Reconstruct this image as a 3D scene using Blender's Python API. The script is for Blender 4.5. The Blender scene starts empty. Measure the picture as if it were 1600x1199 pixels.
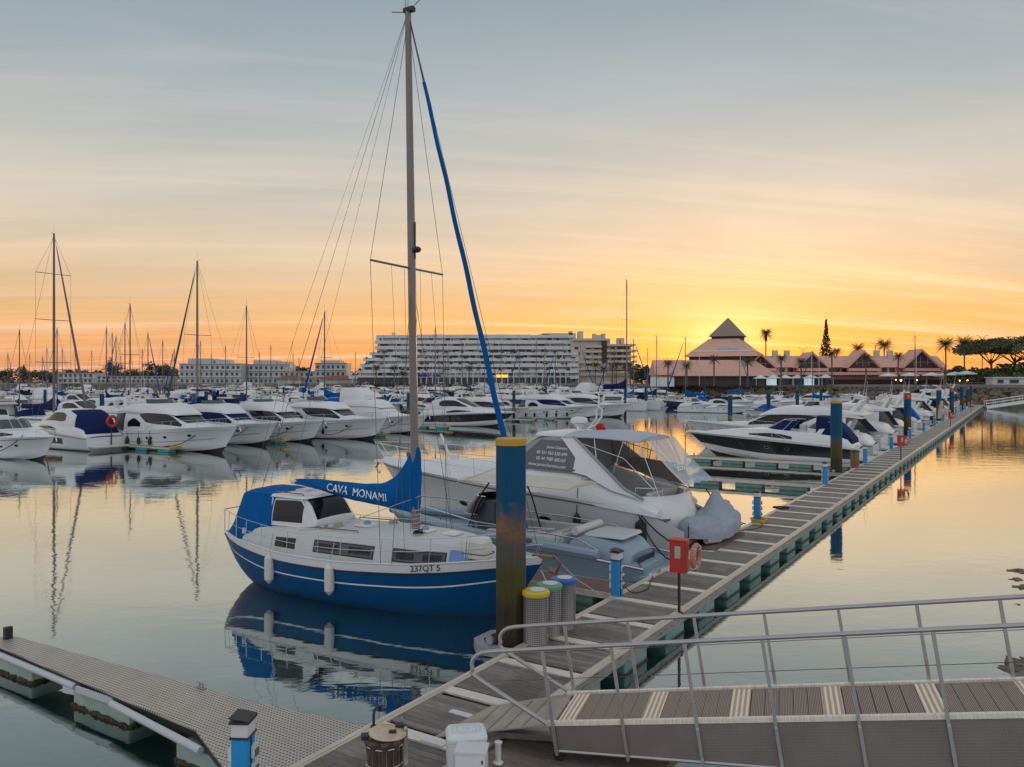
import bpy, math, random
from mathutils import Vector, Matrix, noise
R = math.radians
random.seed(7)
C = bpy.context.scene.collection
SC = bpy.context.scene

# ------------------------------------------------------------------ camera, sky, sun, exposure
cam_d = bpy.data.cameras.new('camera'); cam = bpy.data.objects.new('camera', cam_d); C.objects.link(cam)
cam.location = (0, 0, 6.0); cam.rotation_euler = (R(90), 0, 0)
cam_d.lens = 28.0; cam_d.sensor_width = 36.0; cam_d.shift_y = -0.0028
cam_d.clip_start = 0.1; cam_d.clip_end = 9000
SC.camera = cam
SC.view_settings.view_transform = 'Standard'; SC.view_settings.look = 'None'
SC.view_settings.exposure = 0.07; SC.view_settings.gamma = 1.0

SUN_AZ = math.atan2(328, 1245)          # to the right of +Y
SUN_EL = R(2.0)
SD = Vector((math.sin(SUN_AZ) * math.cos(SUN_EL), math.cos(SUN_AZ) * math.cos(SUN_EL), math.sin(SUN_EL)))

class NT:
    def __init__(s, tree): s.t = tree; s.n = tree.nodes; s.l = tree.links
    def new(s, typ, **kw):
        nd = s.n.new(typ)
        for k, v in kw.items():
            if k == 'ins':
                for a, b in v.items():
                    if hasattr(b, 'is_output') or isinstance(b, bpy.types.NodeSocket): s.l.new(b, nd.inputs[a])
                    else: nd.inputs[a].default_value = b
            else: setattr(nd, k, v)
        return nd
    def m(s, op, a, b=0.0, c=None, clamp=False):
        ins = {0: a, 1: b}
        if c is not None: ins[2] = c
        nd = s.new('ShaderNodeMath', operation=op, ins=ins); nd.use_clamp = clamp
        return nd.outputs[0]
    def vm(s, op, a, b=None, out=0):
        ins = {0: a}
        if b is not None: ins[1] = b
        return s.new('ShaderNodeVectorMath', operation=op, ins=ins).outputs[out]
    def ramp(s, fac, stops, interp='LINEAR'):
        nd = s.new('ShaderNodeValToRGB', ins={0: fac}); cr = nd.color_ramp; cr.interpolation = interp
        while len(cr.elements) < len(stops): cr.elements.new(0.5)
        for e, (p, c) in zip(cr.elements, stops):
            e.position = p; e.color = (c[0], c[1], c[2], 1) if not isinstance(c, float) else (c, c, c, 1)
        return nd.outputs[0]
    def mix(s, fac, a, b, mode='MIX'):
        nd = s.new('ShaderNodeMix', data_type='RGBA', blend_type=mode)
        for i, v in ((0, fac), (6, a), (7, b)):
            if isinstance(v, bpy.types.NodeSocket): s.l.new(v, nd.inputs[i])
            else: nd.inputs[i].default_value = v if i == 0 else (v[0], v[1], v[2], 1)
        return nd.outputs[2]
    def noise(s, vec, scale, detail=3, rough=.5, dist=0.0):
        return s.new('ShaderNodeTexNoise', ins={'Vector': vec, 'Scale': scale, 'Detail': detail, 'Roughness': rough, 'Distortion': dist}).outputs[0]

def build_world():
    w = bpy.data.worlds.new('World'); SC.world = w; w.use_nodes = True
    t = NT(w.node_tree); t.n.clear()
    d = t.new('ShaderNodeTexCoord').outputs['Generated']
    sp = t.new('ShaderNodeSeparateXYZ', ins={0: d}); X, Y, Z = sp.outputs
    z = t.m('MAXIMUM', Z, 0.0)
    away = t.ramp(z, [(0, (.79, .33, .17)), (.035, (.86, .40, .175)), (.075, (.85, .48, .215)), (.12, (.79, .56, .35)), (.17, (.70, .58, .44)),
                      (.23, (.55, .535, .475)), (.32, (.385, .44, .465)), (.45, (.25, .335, .39)), (1, (.46, .51, .56))], 'LINEAR')
    near = t.ramp(z, [(0, (.88, .23, .03)), (.03, (.94, .32, .05)), (.07, (.92, .44, .13)), (.12, (.89, .57, .30)), (.17, (.79, .60, .43)),
                      (.23, (.62, .565, .485)), (.32, (.42, .46, .475)), (.45, (.265, .345, .395)), (1, (.46, .51, .56))], 'LINEAR')
    sd = t.vm('DOT_PRODUCT', d, tuple(SD), out=1)
    f1 = t.m('POWER', t.m('MAXIMUM', sd, 0.0), 9.0)
    col = t.mix(f1, away, near)
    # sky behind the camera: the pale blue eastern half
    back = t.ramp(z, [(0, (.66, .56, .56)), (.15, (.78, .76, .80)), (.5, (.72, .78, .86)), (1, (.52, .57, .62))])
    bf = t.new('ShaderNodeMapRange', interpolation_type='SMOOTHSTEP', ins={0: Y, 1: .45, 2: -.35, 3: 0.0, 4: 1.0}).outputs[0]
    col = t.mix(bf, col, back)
    # thin high cloud in long streaks, following the dome
    zz = t.m('ADD', Z, .10)
    px = t.m('DIVIDE', X, zz); py = t.m('DIVIDE', Y, zz)
    pv = t.new('ShaderNodeCombineXYZ', ins={0: t.m('ADD', t.m('MULTIPLY', px, .50), t.m('MULTIPLY', py, .16)), 1: t.m('SUBTRACT', t.m('MULTIPLY', py, 1.15), t.m('MULTIPLY', px, .22)), 2: 1.7}).outputs[0]
    n1 = t.noise(pv, .55, 8, .55, 1.0)
    n2 = t.noise(pv, 1.7, 6, .6, .6)
    n3 = t.noise(t.vm('MULTIPLY', pv, (.42, 3.2, 1)), .9, 8, .62, .45)
    c1 = t.m('SUBTRACT', n1, .47)
    dark = t.new('ShaderNodeMapRange', ins={0: c1, 1: -.18, 2: .2, 3: .84, 4: 1.15}).outputs[0]
    col = t.mix(1.0, col, t.new('ShaderNodeCombineColor', ins={0: dark, 1: t.m('POWER', dark, .8), 2: t.m('POWER', dark, .7)}).outputs[0], 'MULTIPLY')
    st = t.new('ShaderNodeMapRange', interpolation_type='SMOOTHSTEP', ins={0: n3, 1: .47, 2: .70, 3: 0.0, 4: 1.0}).outputs[0]
    warm = t.new('ShaderNodeMapRange', ins={0: z, 1: .02, 2: .30, 3: .55, 4: .18}).outputs[0]
    col = t.mix(t.m('MULTIPLY', st, warm), col, t.mix(f1, (.95, .72, .55), (1.0, .80, .52)))
    st2 = t.new('ShaderNodeMapRange', interpolation_type='SMOOTHSTEP', ins={0: n2, 1: .52, 2: .74, 3: 0.0, 4: .26}).outputs[0]
    col = t.mix(st2, col, (.55, .56, .57))
    # glow round the low sun behind the pyramid roof
    df = t.vm('MULTIPLY', t.vm('SUBTRACT', d, tuple(SD + Vector((0, 0, .022)))), (1.0, 1.0, 2.1))
    ln = t.vm('LENGTH', df, out=1)
    wob = t.m('ADD', .65, t.m('MULTIPLY', n3, .7))
    g1 = t.m('MULTIPLY', t.m('EXPONENT', t.m('MULTIPLY', t.m('POWER', ln, 1.3), -60.0)), wob)
    g2 = t.m('MULTIPLY', t.m('EXPONENT', t.m('MULTIPLY', ln, -5.5)), wob)
    col = t.mix(1.0, col, t.mix(g1, (0, 0, 0), (.55, .42, .24)), 'ADD')
    col = t.mix(1.0, col, t.mix(g2, (0, 0, 0), (.12, .055, .01)), 'ADD')
    bel = t.new('ShaderNodeMapRange', ins={0: Z, 1: -.02, 2: 0.0, 3: 0.0, 4: 1.0}).outputs[0]
    col = t.mix(bel, (.05, .06, .06), col)
    sky = t.new('ShaderNodeTexSky', sky_type='NISHITA', sun_disc=False, sun_elevation=SUN_EL, sun_rotation=SUN_AZ)
    b1 = t.new('ShaderNodeBackground', ins={0: sky.outputs[0], 1: 0.02})
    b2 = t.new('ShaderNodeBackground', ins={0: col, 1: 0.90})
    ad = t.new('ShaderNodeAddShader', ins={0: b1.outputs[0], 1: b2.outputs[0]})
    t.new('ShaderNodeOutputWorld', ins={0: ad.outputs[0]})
build_world()
sun_d = bpy.data.lights.new('sun', 'SUN'); sun = bpy.data.objects.new('sun', sun_d); C.objects.link(sun)
sun_d.energy = 1.2; sun_d.angle = R(2); sun_d.color = (1.0, .62, .32)
sun.rotation_euler = (-SD).to_track_quat('-Z', 'Y').to_euler(); sun.location = (60, 200, 60)

# ------------------------------------------------------------------ frames
U = Vector((.537, .8436, 0)).normalized(); N = Vector((-U.y, U.x, 0)); O = Vector((2.64, 20.44, 0))
AU = math.atan2(U.y, U.x)               # pontoon frame: x along it (s), y to its left (t)
AN = math.atan2(N.y, N.x); AI = AN + math.pi
def W(s, t, z=0.0): return O + U * s + N * t + Vector((0, 0, z))
def pxd(px, D, z=0.0): return Vector(((px - 800) / 1245 * D, D, z))
def px_of(v): return 800 + 1245 * v.x / max(v.y, .1)
def lerp(a, b, t): return a + (b - a) * t
def interp(pts, x):                     # monotone cubic through (x, y) pairs
    n = len(pts)
    if x <= pts[0][0]: return pts[0][1]
    if x >= pts[-1][0]: return pts[-1][1]
    d = [(pts[i+1][1] - pts[i][1]) / (pts[i+1][0] - pts[i][0]) for i in range(n-1)]
    def tan(i):
        if i == 0: return d[0]
        if i == n-1: return d[-1]
        return 0 if d[i-1] * d[i] <= 0 else 2 * d[i-1] * d[i] / (d[i-1] + d[i])
    for i in range(n-1):
        if x <= pts[i+1][0]:
            h = pts[i+1][0] - pts[i][0]; u = (x - pts[i][0]) / h
            return ((2*u**3-3*u*u+1)*pts[i][1] + (u**3-2*u*u+u)*h*tan(i) + (-2*u**3+3*u*u)*pts[i+1][1] + (u**3-u*u)*h*tan(i+1))
def multi(st, x): return [interp([(r[0], r[k]) for r in st], x) for k in range(1, len(st[0]))]

# ------------------------------------------------------------------ materials
MT = {}
def mat(name, col, rough=.5, metal=0.0, var=.12, vscale=3.0, bump=0.0, bscale=30.0, stretch=(1, 1, 1), col2=None, spec=.5, coat=0.0, mixr=(.4, .6), emit=None, alpha=None, dirt=None, trans=0.0):
    m = bpy.data.materials.new(name); m.use_nodes = True; t = NT(m.node_tree); bs = t.n['Principled BSDF']
    tc = t.new('ShaderNodeTexCoord').outputs['Object']; v = t.vm('MULTIPLY', tc, stretch)
    n1 = t.noise(v, vscale, 5, .6)
    if col2 is None: c = t.mix(n1, tuple(k * (1 - var) for k in col), tuple(min(1, k * (1 + var)) for k in col))
    else: c = t.mix(t.new('ShaderNodeMapRange', ins={0: n1, 1: mixr[0], 2: mixr[1], 3: 0.0, 4: 1.0}).outputs[0], col, col2)
    if name.startswith('weathered') and 'planks' in name:
        ri = t.new('ShaderNodeNewGeometry').outputs['Random Per Island']; k = t.new('ShaderNodeMapRange', ins={0: ri, 1: 0.0, 2: 1.0, 3: .72, 4: 1.18}).outputs[0]
        c = t.mix(1.0, c, t.new('ShaderNodeCombineColor', ins={0: k, 1: k, 2: k}).outputs[0], 'MULTIPLY')
        sp_ = t.new('ShaderNodeMapRange', ins={0: t.noise(tc, 7.0, 2, .5), 1: .735, 2: .76, 3: 0.0, 4: .7}).outputs[0]; c = t.mix(sp_, c, (.55, .54, .50))
        wet = t.new('ShaderNodeMapRange', ins={0: t.noise(tc, .7, 4, .6), 1: .52, 2: .62, 3: 0.0, 4: .45}).outputs[0]; c = t.mix(wet, c, (.07, .06, .055))
    if dirt:                            # weathering with its own shape: (colour, object-space z0, z1)
        zz = t.new('ShaderNodeSeparateXYZ', ins={0: tc}).outputs[2]
        f = t.new('ShaderNodeMapRange', ins={0: t.m('ADD', zz, t.m('MULTIPLY', t.m('SUBTRACT', t.noise(t.vm('MULTIPLY', tc, (3, 3, .7)), 2.0, 5, .7), .5), dirt[3] if len(dirt) > 3 else .5)), 1: dirt[1], 2: dirt[2], 3: 1.0, 4: 0.0}).outputs[0]
        c = t.mix(f, c, dirt[0])
    t.l.new(c, bs.inputs['Base Color'])
    bs.inputs['Roughness'].default_value = rough; bs.inputs['Metallic'].default_value = metal
    rr = t.new('ShaderNodeMapRange', ins={0: n1, 1: .3, 2: .7, 3: max(.03, rough - .07), 4: min(1, rough + .09)}); t.l.new(rr.outputs[0], bs.inputs['Roughness'])
    bs.inputs['Specular IOR Level'].default_value = spec; bs.inputs['Coat Weight'].default_value = coat
    if trans: bs.inputs['Transmission Weight'].default_value = trans; bs.inputs['IOR'].default_value = 1.1
    if bump:
        b = t.new('ShaderNodeBump', ins={'Height': t.noise(v, bscale, 4, .6), 'Strength': bump, 'Distance': .02}); t.l.new(b.outputs[0], bs.inputs['Normal'])
    if emit: bs.inputs['Emission Color'].default_value = (*emit[0], 1); bs.inputs['Emission Strength'].default_value = emit[1]
    if alpha is not None: bs.inputs['Alpha'].default_value = alpha
    MT[name] = m; return m

white = mat('gelcoat white', (.69, .70, .71), .32, var=.04, vscale=.8, coat=.2)
cream = mat('gelcoat cream', (.68, .66, .60), .34, var=.05, vscale=.8, coat=.15)
greyhull = mat('gelcoat light grey', (.50, .53, .56), .34, var=.05, coat=.15)
deckm = mat('nonskid deck', (.56, .57, .56), .6, var=.06, vscale=5, bump=.15, bscale=90)
navy = mat('navy canvas', (.008, .018, .085), .8, spec=.15, var=.35, vscale=3, bump=.6, bscale=6)
bluecv = mat('royal blue canvas', (.001, .10, .33), .8, spec=.12, var=.3, vscale=2.5, bump=.7, bscale=4, stretch=(1, 1, .5))
greycv = mat('grey canvas', (.30, .31, .34), .75, var=.18, vscale=2.5, bump=.8, bscale=5)
creamcv = mat('cream canvas', (.58, .52, .43), .75, var=.12, vscale=2.5, bump=.5, bscale=5)
mintcv = mat('pale green canvas', (.42, .60, .55), .75, var=.12, bump=.5, bscale=5)
bluehull = mat('blue painted hull', (.001, .070, .205), .30, var=.22, vscale=1.2, coat=.0, spec=.22, dirt=((.012, .045, .09), -.1, .30, .25))
blackhull = mat('black painted hull', (.022, .019, .022), .15, var=.2, coat=.5)
glass = mat('tinted glass', (.010, .010, .012), .10, var=.3, spec=.35)
glassb = mat('grey tinted glass', (.05, .06, .075), .12, var=.2, spec=.6)
steel = mat('polished steel', (.62, .63, .65), .22, 1.0, var=.06)
alu = mat('weathered aluminium', (.42, .41, .42), .42, .85, var=.22, vscale=6)
mastm = mat('mast aluminium', (.22, .19, .18), .42, .3, var=.15, vscale=2, stretch=(4, 4, .3))
farmast = mat('far mast aluminium', (.15, .13, .14), .5, .2, var=.1)
wire = mat('wire rope', (.10, .10, .11), .5, .5, var=.1)
rope = mat('dark mooring rope', (.02, .02, .025), .9, var=.4, vscale=30, bump=.8, bscale=60)
ropew = mat('pale rope', (.5, .45, .36), .9, var=.25, vscale=40, bump=.8, bscale=60)
rubber = mat('black rubber', (.015, .015, .017), .6, var=.2)
fendw = mat('white vinyl fender', (.62, .61, .58), .45, var=.12, vscale=6)
teak = mat('brown deck matting', (.16, .10, .08), .8, var=.2, vscale=6, bump=.5, bscale=40)
wood = mat('weathered grey planks', (.14, .12, .105), .68, var=.2, vscale=3.5, stretch=(26, 1.4, 4), col2=(.31, .27, .235), mixr=(.35, .68), bump=.5, bscale=6)
woodb = mat('weathered brown planks', (.20, .155, .12), .68, var=.2, vscale=3.5, stretch=(26, 1.4, 4), col2=(.34, .27, .21), mixr=(.35, .68), bump=.5, bscale=6)
edge = mat('grooved aluminium edge', (.52, .44, .36), .42, .25, var=.16, vscale=2.2, stretch=(.6, 8, 3), col2=(.74, .64, .52), mixr=(.3, .7), bump=.5, bscale=4)  # warm reflection of the low sky is put into this base colour
bar = mat('pale deck crossbar', (.84, .77, .66), .45, .15, var=.1, vscale=4, stretch=(10, 1, 1), col2=(.55, .48, .41), mixr=(.4, .8), bump=.3, bscale=5)  # base colour raised warm to stand in for the sky's reflection
fascia = mat('weathered white fascia', (.33, .32, .30), .6, .2, vscale=5, col2=(.13, .12, .11), mixr=(.5, .72), stretch=(.8, 1, 2.5), bump=.3)
floatm = mat('teal concrete float', (.13, .28, .25), .7, vscale=2.5, col2=(.20, .34, .31), bump=.4, bscale=12, dirt=((.055, .05, .035), -.03, .10, .10))
floatb = mat('bright turquoise float', (.07, .42, .48), .6, vscale=2, var=.15, dirt=((.05, .06, .05), .0, .1, .1))
floatn = mat('pale green concrete float', (.27, .36, .33), .75, vscale=2.0, col2=(.35, .42, .38), bump=.5, bscale=12, dirt=((.085, .055, .035), -.02, .07, .08))
algae = mat('brown algae fringe', (.05, .035, .02), .9, vscale=12, col2=(.10, .075, .03), bump=1.0, bscale=30)
chk = None
pilem = None
yellow = mat('yellow painted collar', (.52, .30, .02), .5, var=.1, vscale=5)
redp = mat('red painted panel', (.50, .035, .025), .5, var=.2, vscale=8)
orangep = mat('faded orange ring', (.48, .17, .10), .5, col2=(.36, .21, .16), vscale=8)
pedb = mat('bright blue pedestal paint', (.01, .27, .62), .4, var=.08, vscale=6)
pedw = mat('pale plastic cap', (.62, .62, .64), .45, var=.06)
blk = mat('black plastic', (.02, .02, .022), .45, var=.2)
whitep = mat('white painted metal', (.70, .72, .74), .45, var=.08, vscale=5)
brownp = mat('brown plate', (.20, .12, .07), .35, .3, var=.25)
redflag = mat('red flag cloth', (.55, .02, .02), .8, var=.1)
yellowh = mat('yellow hose', (.65, .42, .03), .4, var=.1)
binb = None
rockm = mat('dark riprap rock', (.11, .085, .06), .9, vscale=1.2, col2=(.20, .16, .12), bump=1.0, bscale=6)
textw = mat('white lettering', (.80, .80, .80), .6, var=.02)
textb = mat('black lettering', (.02, .02, .025), .5, var=.02)
woodtrim = mat('varnished wood', (.20, .08, .03), .3, var=.25, vscale=3, stretch=(1, 12, 12))
beige = mat('beige cloth', (.50, .38, .28), .8, var=.1)
orangec = mat('orange cushion', (.70, .22, .05), .7, var=.15)
bluecush = mat('light blue cushion', (.16, .30, .62), .7, var=.15)
leather = mat('pale vinyl seat', (.60, .58, .55), .6, var=.06)

def checker_plate():
    m = bpy.data.materials.new('checker plate'); m.use_nodes = True; t = NT(m.node_tree); bs = t.n['Principled BSDF']
    tc = t.new('ShaderNodeTexCoord').outputs['Object']
    sp = t.new('ShaderNodeSeparateXYZ', ins={0: tc})
    S = 46.0
    hx = t.m('SINE', t.m('MULTIPLY', t.m('ADD', sp.outputs[0], sp.outputs[1]), S)); hy = t.m('SINE', t.m('MULTIPLY', t.m('SUBTRACT', sp.outputs[0], sp.outputs[1]), S))
    h = t.m('MULTIPLY', hx, hy); hh = t.new('ShaderNodeMapRange', ins={0: h, 1: .15, 2: .6, 3: 0.0, 4: 1.0}).outputs[0]
    n1 = t.noise(tc, 1.6, 5, .6)
    base = t.mix(n1, (.42, .36, .31), (.62, .54, .46))
    c = t.mix(hh, base, (.07, .085, .10))
    t.l.new(c, bs.inputs['Base Color']); bs.inputs['Roughness'].default_value = .45; bs.inputs['Metallic'].default_value = .35
    b = t.new('ShaderNodeBump', ins={'Height': hh, 'Strength': .4, 'Distance': .006}); t.l.new(b.outputs[0], bs.inputs['Normal'])
    return m
chk = checker_plate()
def plate_side():
    m = bpy.data.materials.new('embossed side plate'); m.use_nodes = True; t = NT(m.node_tree); bs = t.n['Principled BSDF']
    tc = t.new('ShaderNodeTexCoord').outputs['Object']; sp = t.new('ShaderNodeSeparateXYZ', ins={0: tc}); S = 80.0
    h = t.m('MULTIPLY', t.m('SINE', t.m('MULTIPLY', t.m('ADD', sp.outputs[0], sp.outputs[2]), S)), t.m('SINE', t.m('MULTIPLY', t.m('SUBTRACT', sp.outputs[0], sp.outputs[2]), S)))
    hh = t.new('ShaderNodeMapRange', ins={0: h, 1: .1, 2: .7, 3: 0.0, 4: 1.0}).outputs[0]
    n1 = t.noise(tc, 1.3, 5, .6)
    c = t.mix(n1, (.15, .13, .12), (.30, .255, .23)); c = t.mix(t.m('MULTIPLY', hh, t.m('MULTIPLY', n1, .9)), c, (.26, .23, .215))
    t.l.new(c, bs.inputs['Base Color']); bs.inputs['Roughness'].default_value = .42; bs.inputs['Metallic'].default_value = .45
    b = t.new('ShaderNodeBump', ins={'Height': hh, 'Strength': .3, 'Distance': .003}); t.l.new(b.outputs[0], bs.inputs['Normal'])
    return m
sidep = plate_side()
def groove_mat(name, base, n=11.0, per=.14, light=(.36, .28, .22), dk=(.13, .10, .085)):
    m = bpy.data.materials.new(name); m.use_nodes = True; t = NT(m.node_tree); bs = t.n['Principled BSDF']
    tc = t.new('ShaderNodeTexCoord').outputs['Object']; sp = t.new('ShaderNodeSeparateXYZ', ins={0: tc})
    h = t.m('SINE', t.m('MULTIPLY', sp.outputs[0], 2 * math.pi * n / per / 1.0)); hh = t.new('ShaderNodeMapRange', ins={0: h, 1: -.3, 2: .5, 3: 0.0, 4: 1.0}).outputs[0]
    n1 = t.noise(t.vm('MULTIPLY', tc, (12, 1.5, 1)), 3.0, 4, .6)
    c = t.mix(hh, dk, t.mix(n1, light, tuple(k * 1.35 for k in light)))
    t.l.new(c, bs.inputs['Base Color']); bs.inputs['Roughness'].default_value = .7
    b = t.new('ShaderNodeBump', ins={'Height': hh, 'Strength': .7, 'Distance': .004}); t.l.new(b.outputs[0], bs.inputs['Normal'])
    return m
grv = groove_mat('grooved gangway board', None, n=9, per=.19)
grvbar = groove_mat('ribbed pale tread', None, n=2, light=(.78, .64, .49), dk=(.46, .36, .27))
def pile_mat(rusty=True):
    m = bpy.data.materials.new('painted steel pile'); m.use_nodes = True; t = NT(m.node_tree); bs = t.n['Principled BSDF']
    tc = t.new('ShaderNodeTexCoord').outputs['Object']; z = t.new('ShaderNodeSeparateXYZ', ins={0: tc}).outputs[2]
    n = t.noise(t.vm('MULTIPLY', tc, (2, 2, 1.0)), 1.6, 6, .65); nf = t.noise(t.vm('MULTIPLY', tc, (5, 5, .8)), 4.0, 5, .6)
    zz = t.m('ADD', z, t.m('MULTIPLY', t.m('SUBTRACT', n, .5), .9)); zs = t.m('ADD', z, t.m('MULTIPLY', t.m('SUBTRACT', nf, .5), .5))
    blue = t.mix(nf, (.001, .052, .125), (.003, .082, .18))
    rust = t.mix(n, (.16, .12, .10), (.34, .12, .04))
    grey = t.mix(nf, (.06, .058, .052), (.12, .105, .09))
    alg = t.mix(nf, (.055, .055, .012), (.085, .075, .022)); low = t.mix(nf, (.030, .024, .015), (.055, .042, .026))
    f = lambda a, b, q=zz: t.new('ShaderNodeMapRange', ins={0: q, 1: a, 2: b, 3: 0.0, 4: 1.0}).outputs[0]
    c = t.mix(f(1.15, 1.55, zs), low, alg); c = t.mix(f(1.9, 2.4, zs), c, grey); c = t.mix(f(3.0, 3.35) if rusty else f(2.2, 2.8), c, blue)
    ring = t.m('MULTIPLY', f(2.55, 2.85), t.new('ShaderNodeMapRange', ins={0: zz, 1: 3.15, 2: 3.5, 3: 1.0, 4: 0.0}).outputs[0])
    ring = t.m('MULTIPLY', ring, t.new('ShaderNodeMapRange', ins={0: t.noise(tc, 1.3, 4, .7), 1: .46, 2: .58, 3: .12, 4: .85}).outputs[0])
    if rusty: c = t.mix(ring, c, rust)
    t.l.new(c, bs.inputs['Base Color']); bs.inputs['Roughness'].default_value = .5; bs.inputs['Specular IOR Level'].default_value = .2
    b = t.new('ShaderNodeBump', ins={'Height': nf, 'Strength': .25, 'Distance': .02}); t.l.new(b.outputs[0], bs.inputs['Normal'])
    return m
pilem = pile_mat(); pilef = pile_mat(False)
def perf_mat():
    m = bpy.data.materials.new('perforated steel'); m.use_nodes = True; t = NT(m.node_tree); bs = t.n['Principled BSDF']
    tc = t.new('ShaderNodeTexCoord').outputs['Object']; sp = t.new('ShaderNodeSeparateXYZ', ins={0: tc})
    a = t.m('ARCTAN2', sp.outputs[1], sp.outputs[0])
    h = t.m('MULTIPLY', t.m('SINE', t.m('ADD', t.m('MULTIPLY', a, 22.0), t.m('MULTIPLY', sp.outputs[2], 75.0))), t.m('SINE', t.m('SUBTRACT', t.m('MULTIPLY', a, 22.0), t.m('MULTIPLY', sp.outputs[2], 75.0))))
    hh = t.new('ShaderNodeMapRange', ins={0: h, 1: .05, 2: .35, 3: 0.0, 4: 1.0}).outputs[0]
    c = t.mix(hh, (.33, .31, .31), (.07, .065, .065))
    t.l.new(c, bs.inputs['Base Color']); bs.inputs['Roughness'].default_value = .4; bs.inputs['Metallic'].default_value = .5
    return m
binb = perf_mat()
def water_mat():
    m = bpy.data.materials.new('harbour water'); m.use_nodes = True; t = NT(m.node_tree); t.n.clear()
    g = t.new('ShaderNodeNewGeometry'); p = g.outputs['Position']
    a = t.noise(t.vm('MULTIPLY', p, (1.0, 1.9, 1)), .55, 3, .55, .4)
    b = t.noise(t.vm('MULTIPLY', p, (1.0, 1.7, 1)), 2.6, 3, .5, .2)
    c = t.noise(t.vm('MULTIPLY', p, (1, 1.3, 1)), .035, 3, .5)
    gust = t.new('ShaderNodeMapRange', ins={0: c, 1: .42, 2: .62, 3: .5, 4: 1.7}).outputs[0]
    h = t.m('ADD', t.m('MULTIPLY', a, 1.0), t.m('MULTIPLY', b, t.m('MULTIPLY', gust, .16)))
    bp = t.new('ShaderNodeBump', ins={'Height': h, 'Strength': .5, 'Distance': .016})
    gl = t.new('ShaderNodeBsdfGlossy', ins={0: (.86, .91, .89, 1), 1: .035, 'Normal': bp.outputs[0]})
    df = t.new('ShaderNodeBsdfDiffuse', ins={0: (.008, .032, .028, 1)})
    lw = t.new('ShaderNodeLayerWeight', ins={0: .5})
    f = t.ramp(lw.outputs['Facing'], [(.3, .20), (.52, .30), (.60, .43), (.69, .58), (.78, .76), (.85, .89), (.95, .96), (1, .98)])
    mx = t.new('ShaderNodeMixShader', ins={0: f, 1: df.outputs[0], 2: gl.outputs[0]})
    t.new('ShaderNodeOutputMaterial', ins={0: mx.outputs[0]})
    return m
waterm = water_mat()

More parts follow.
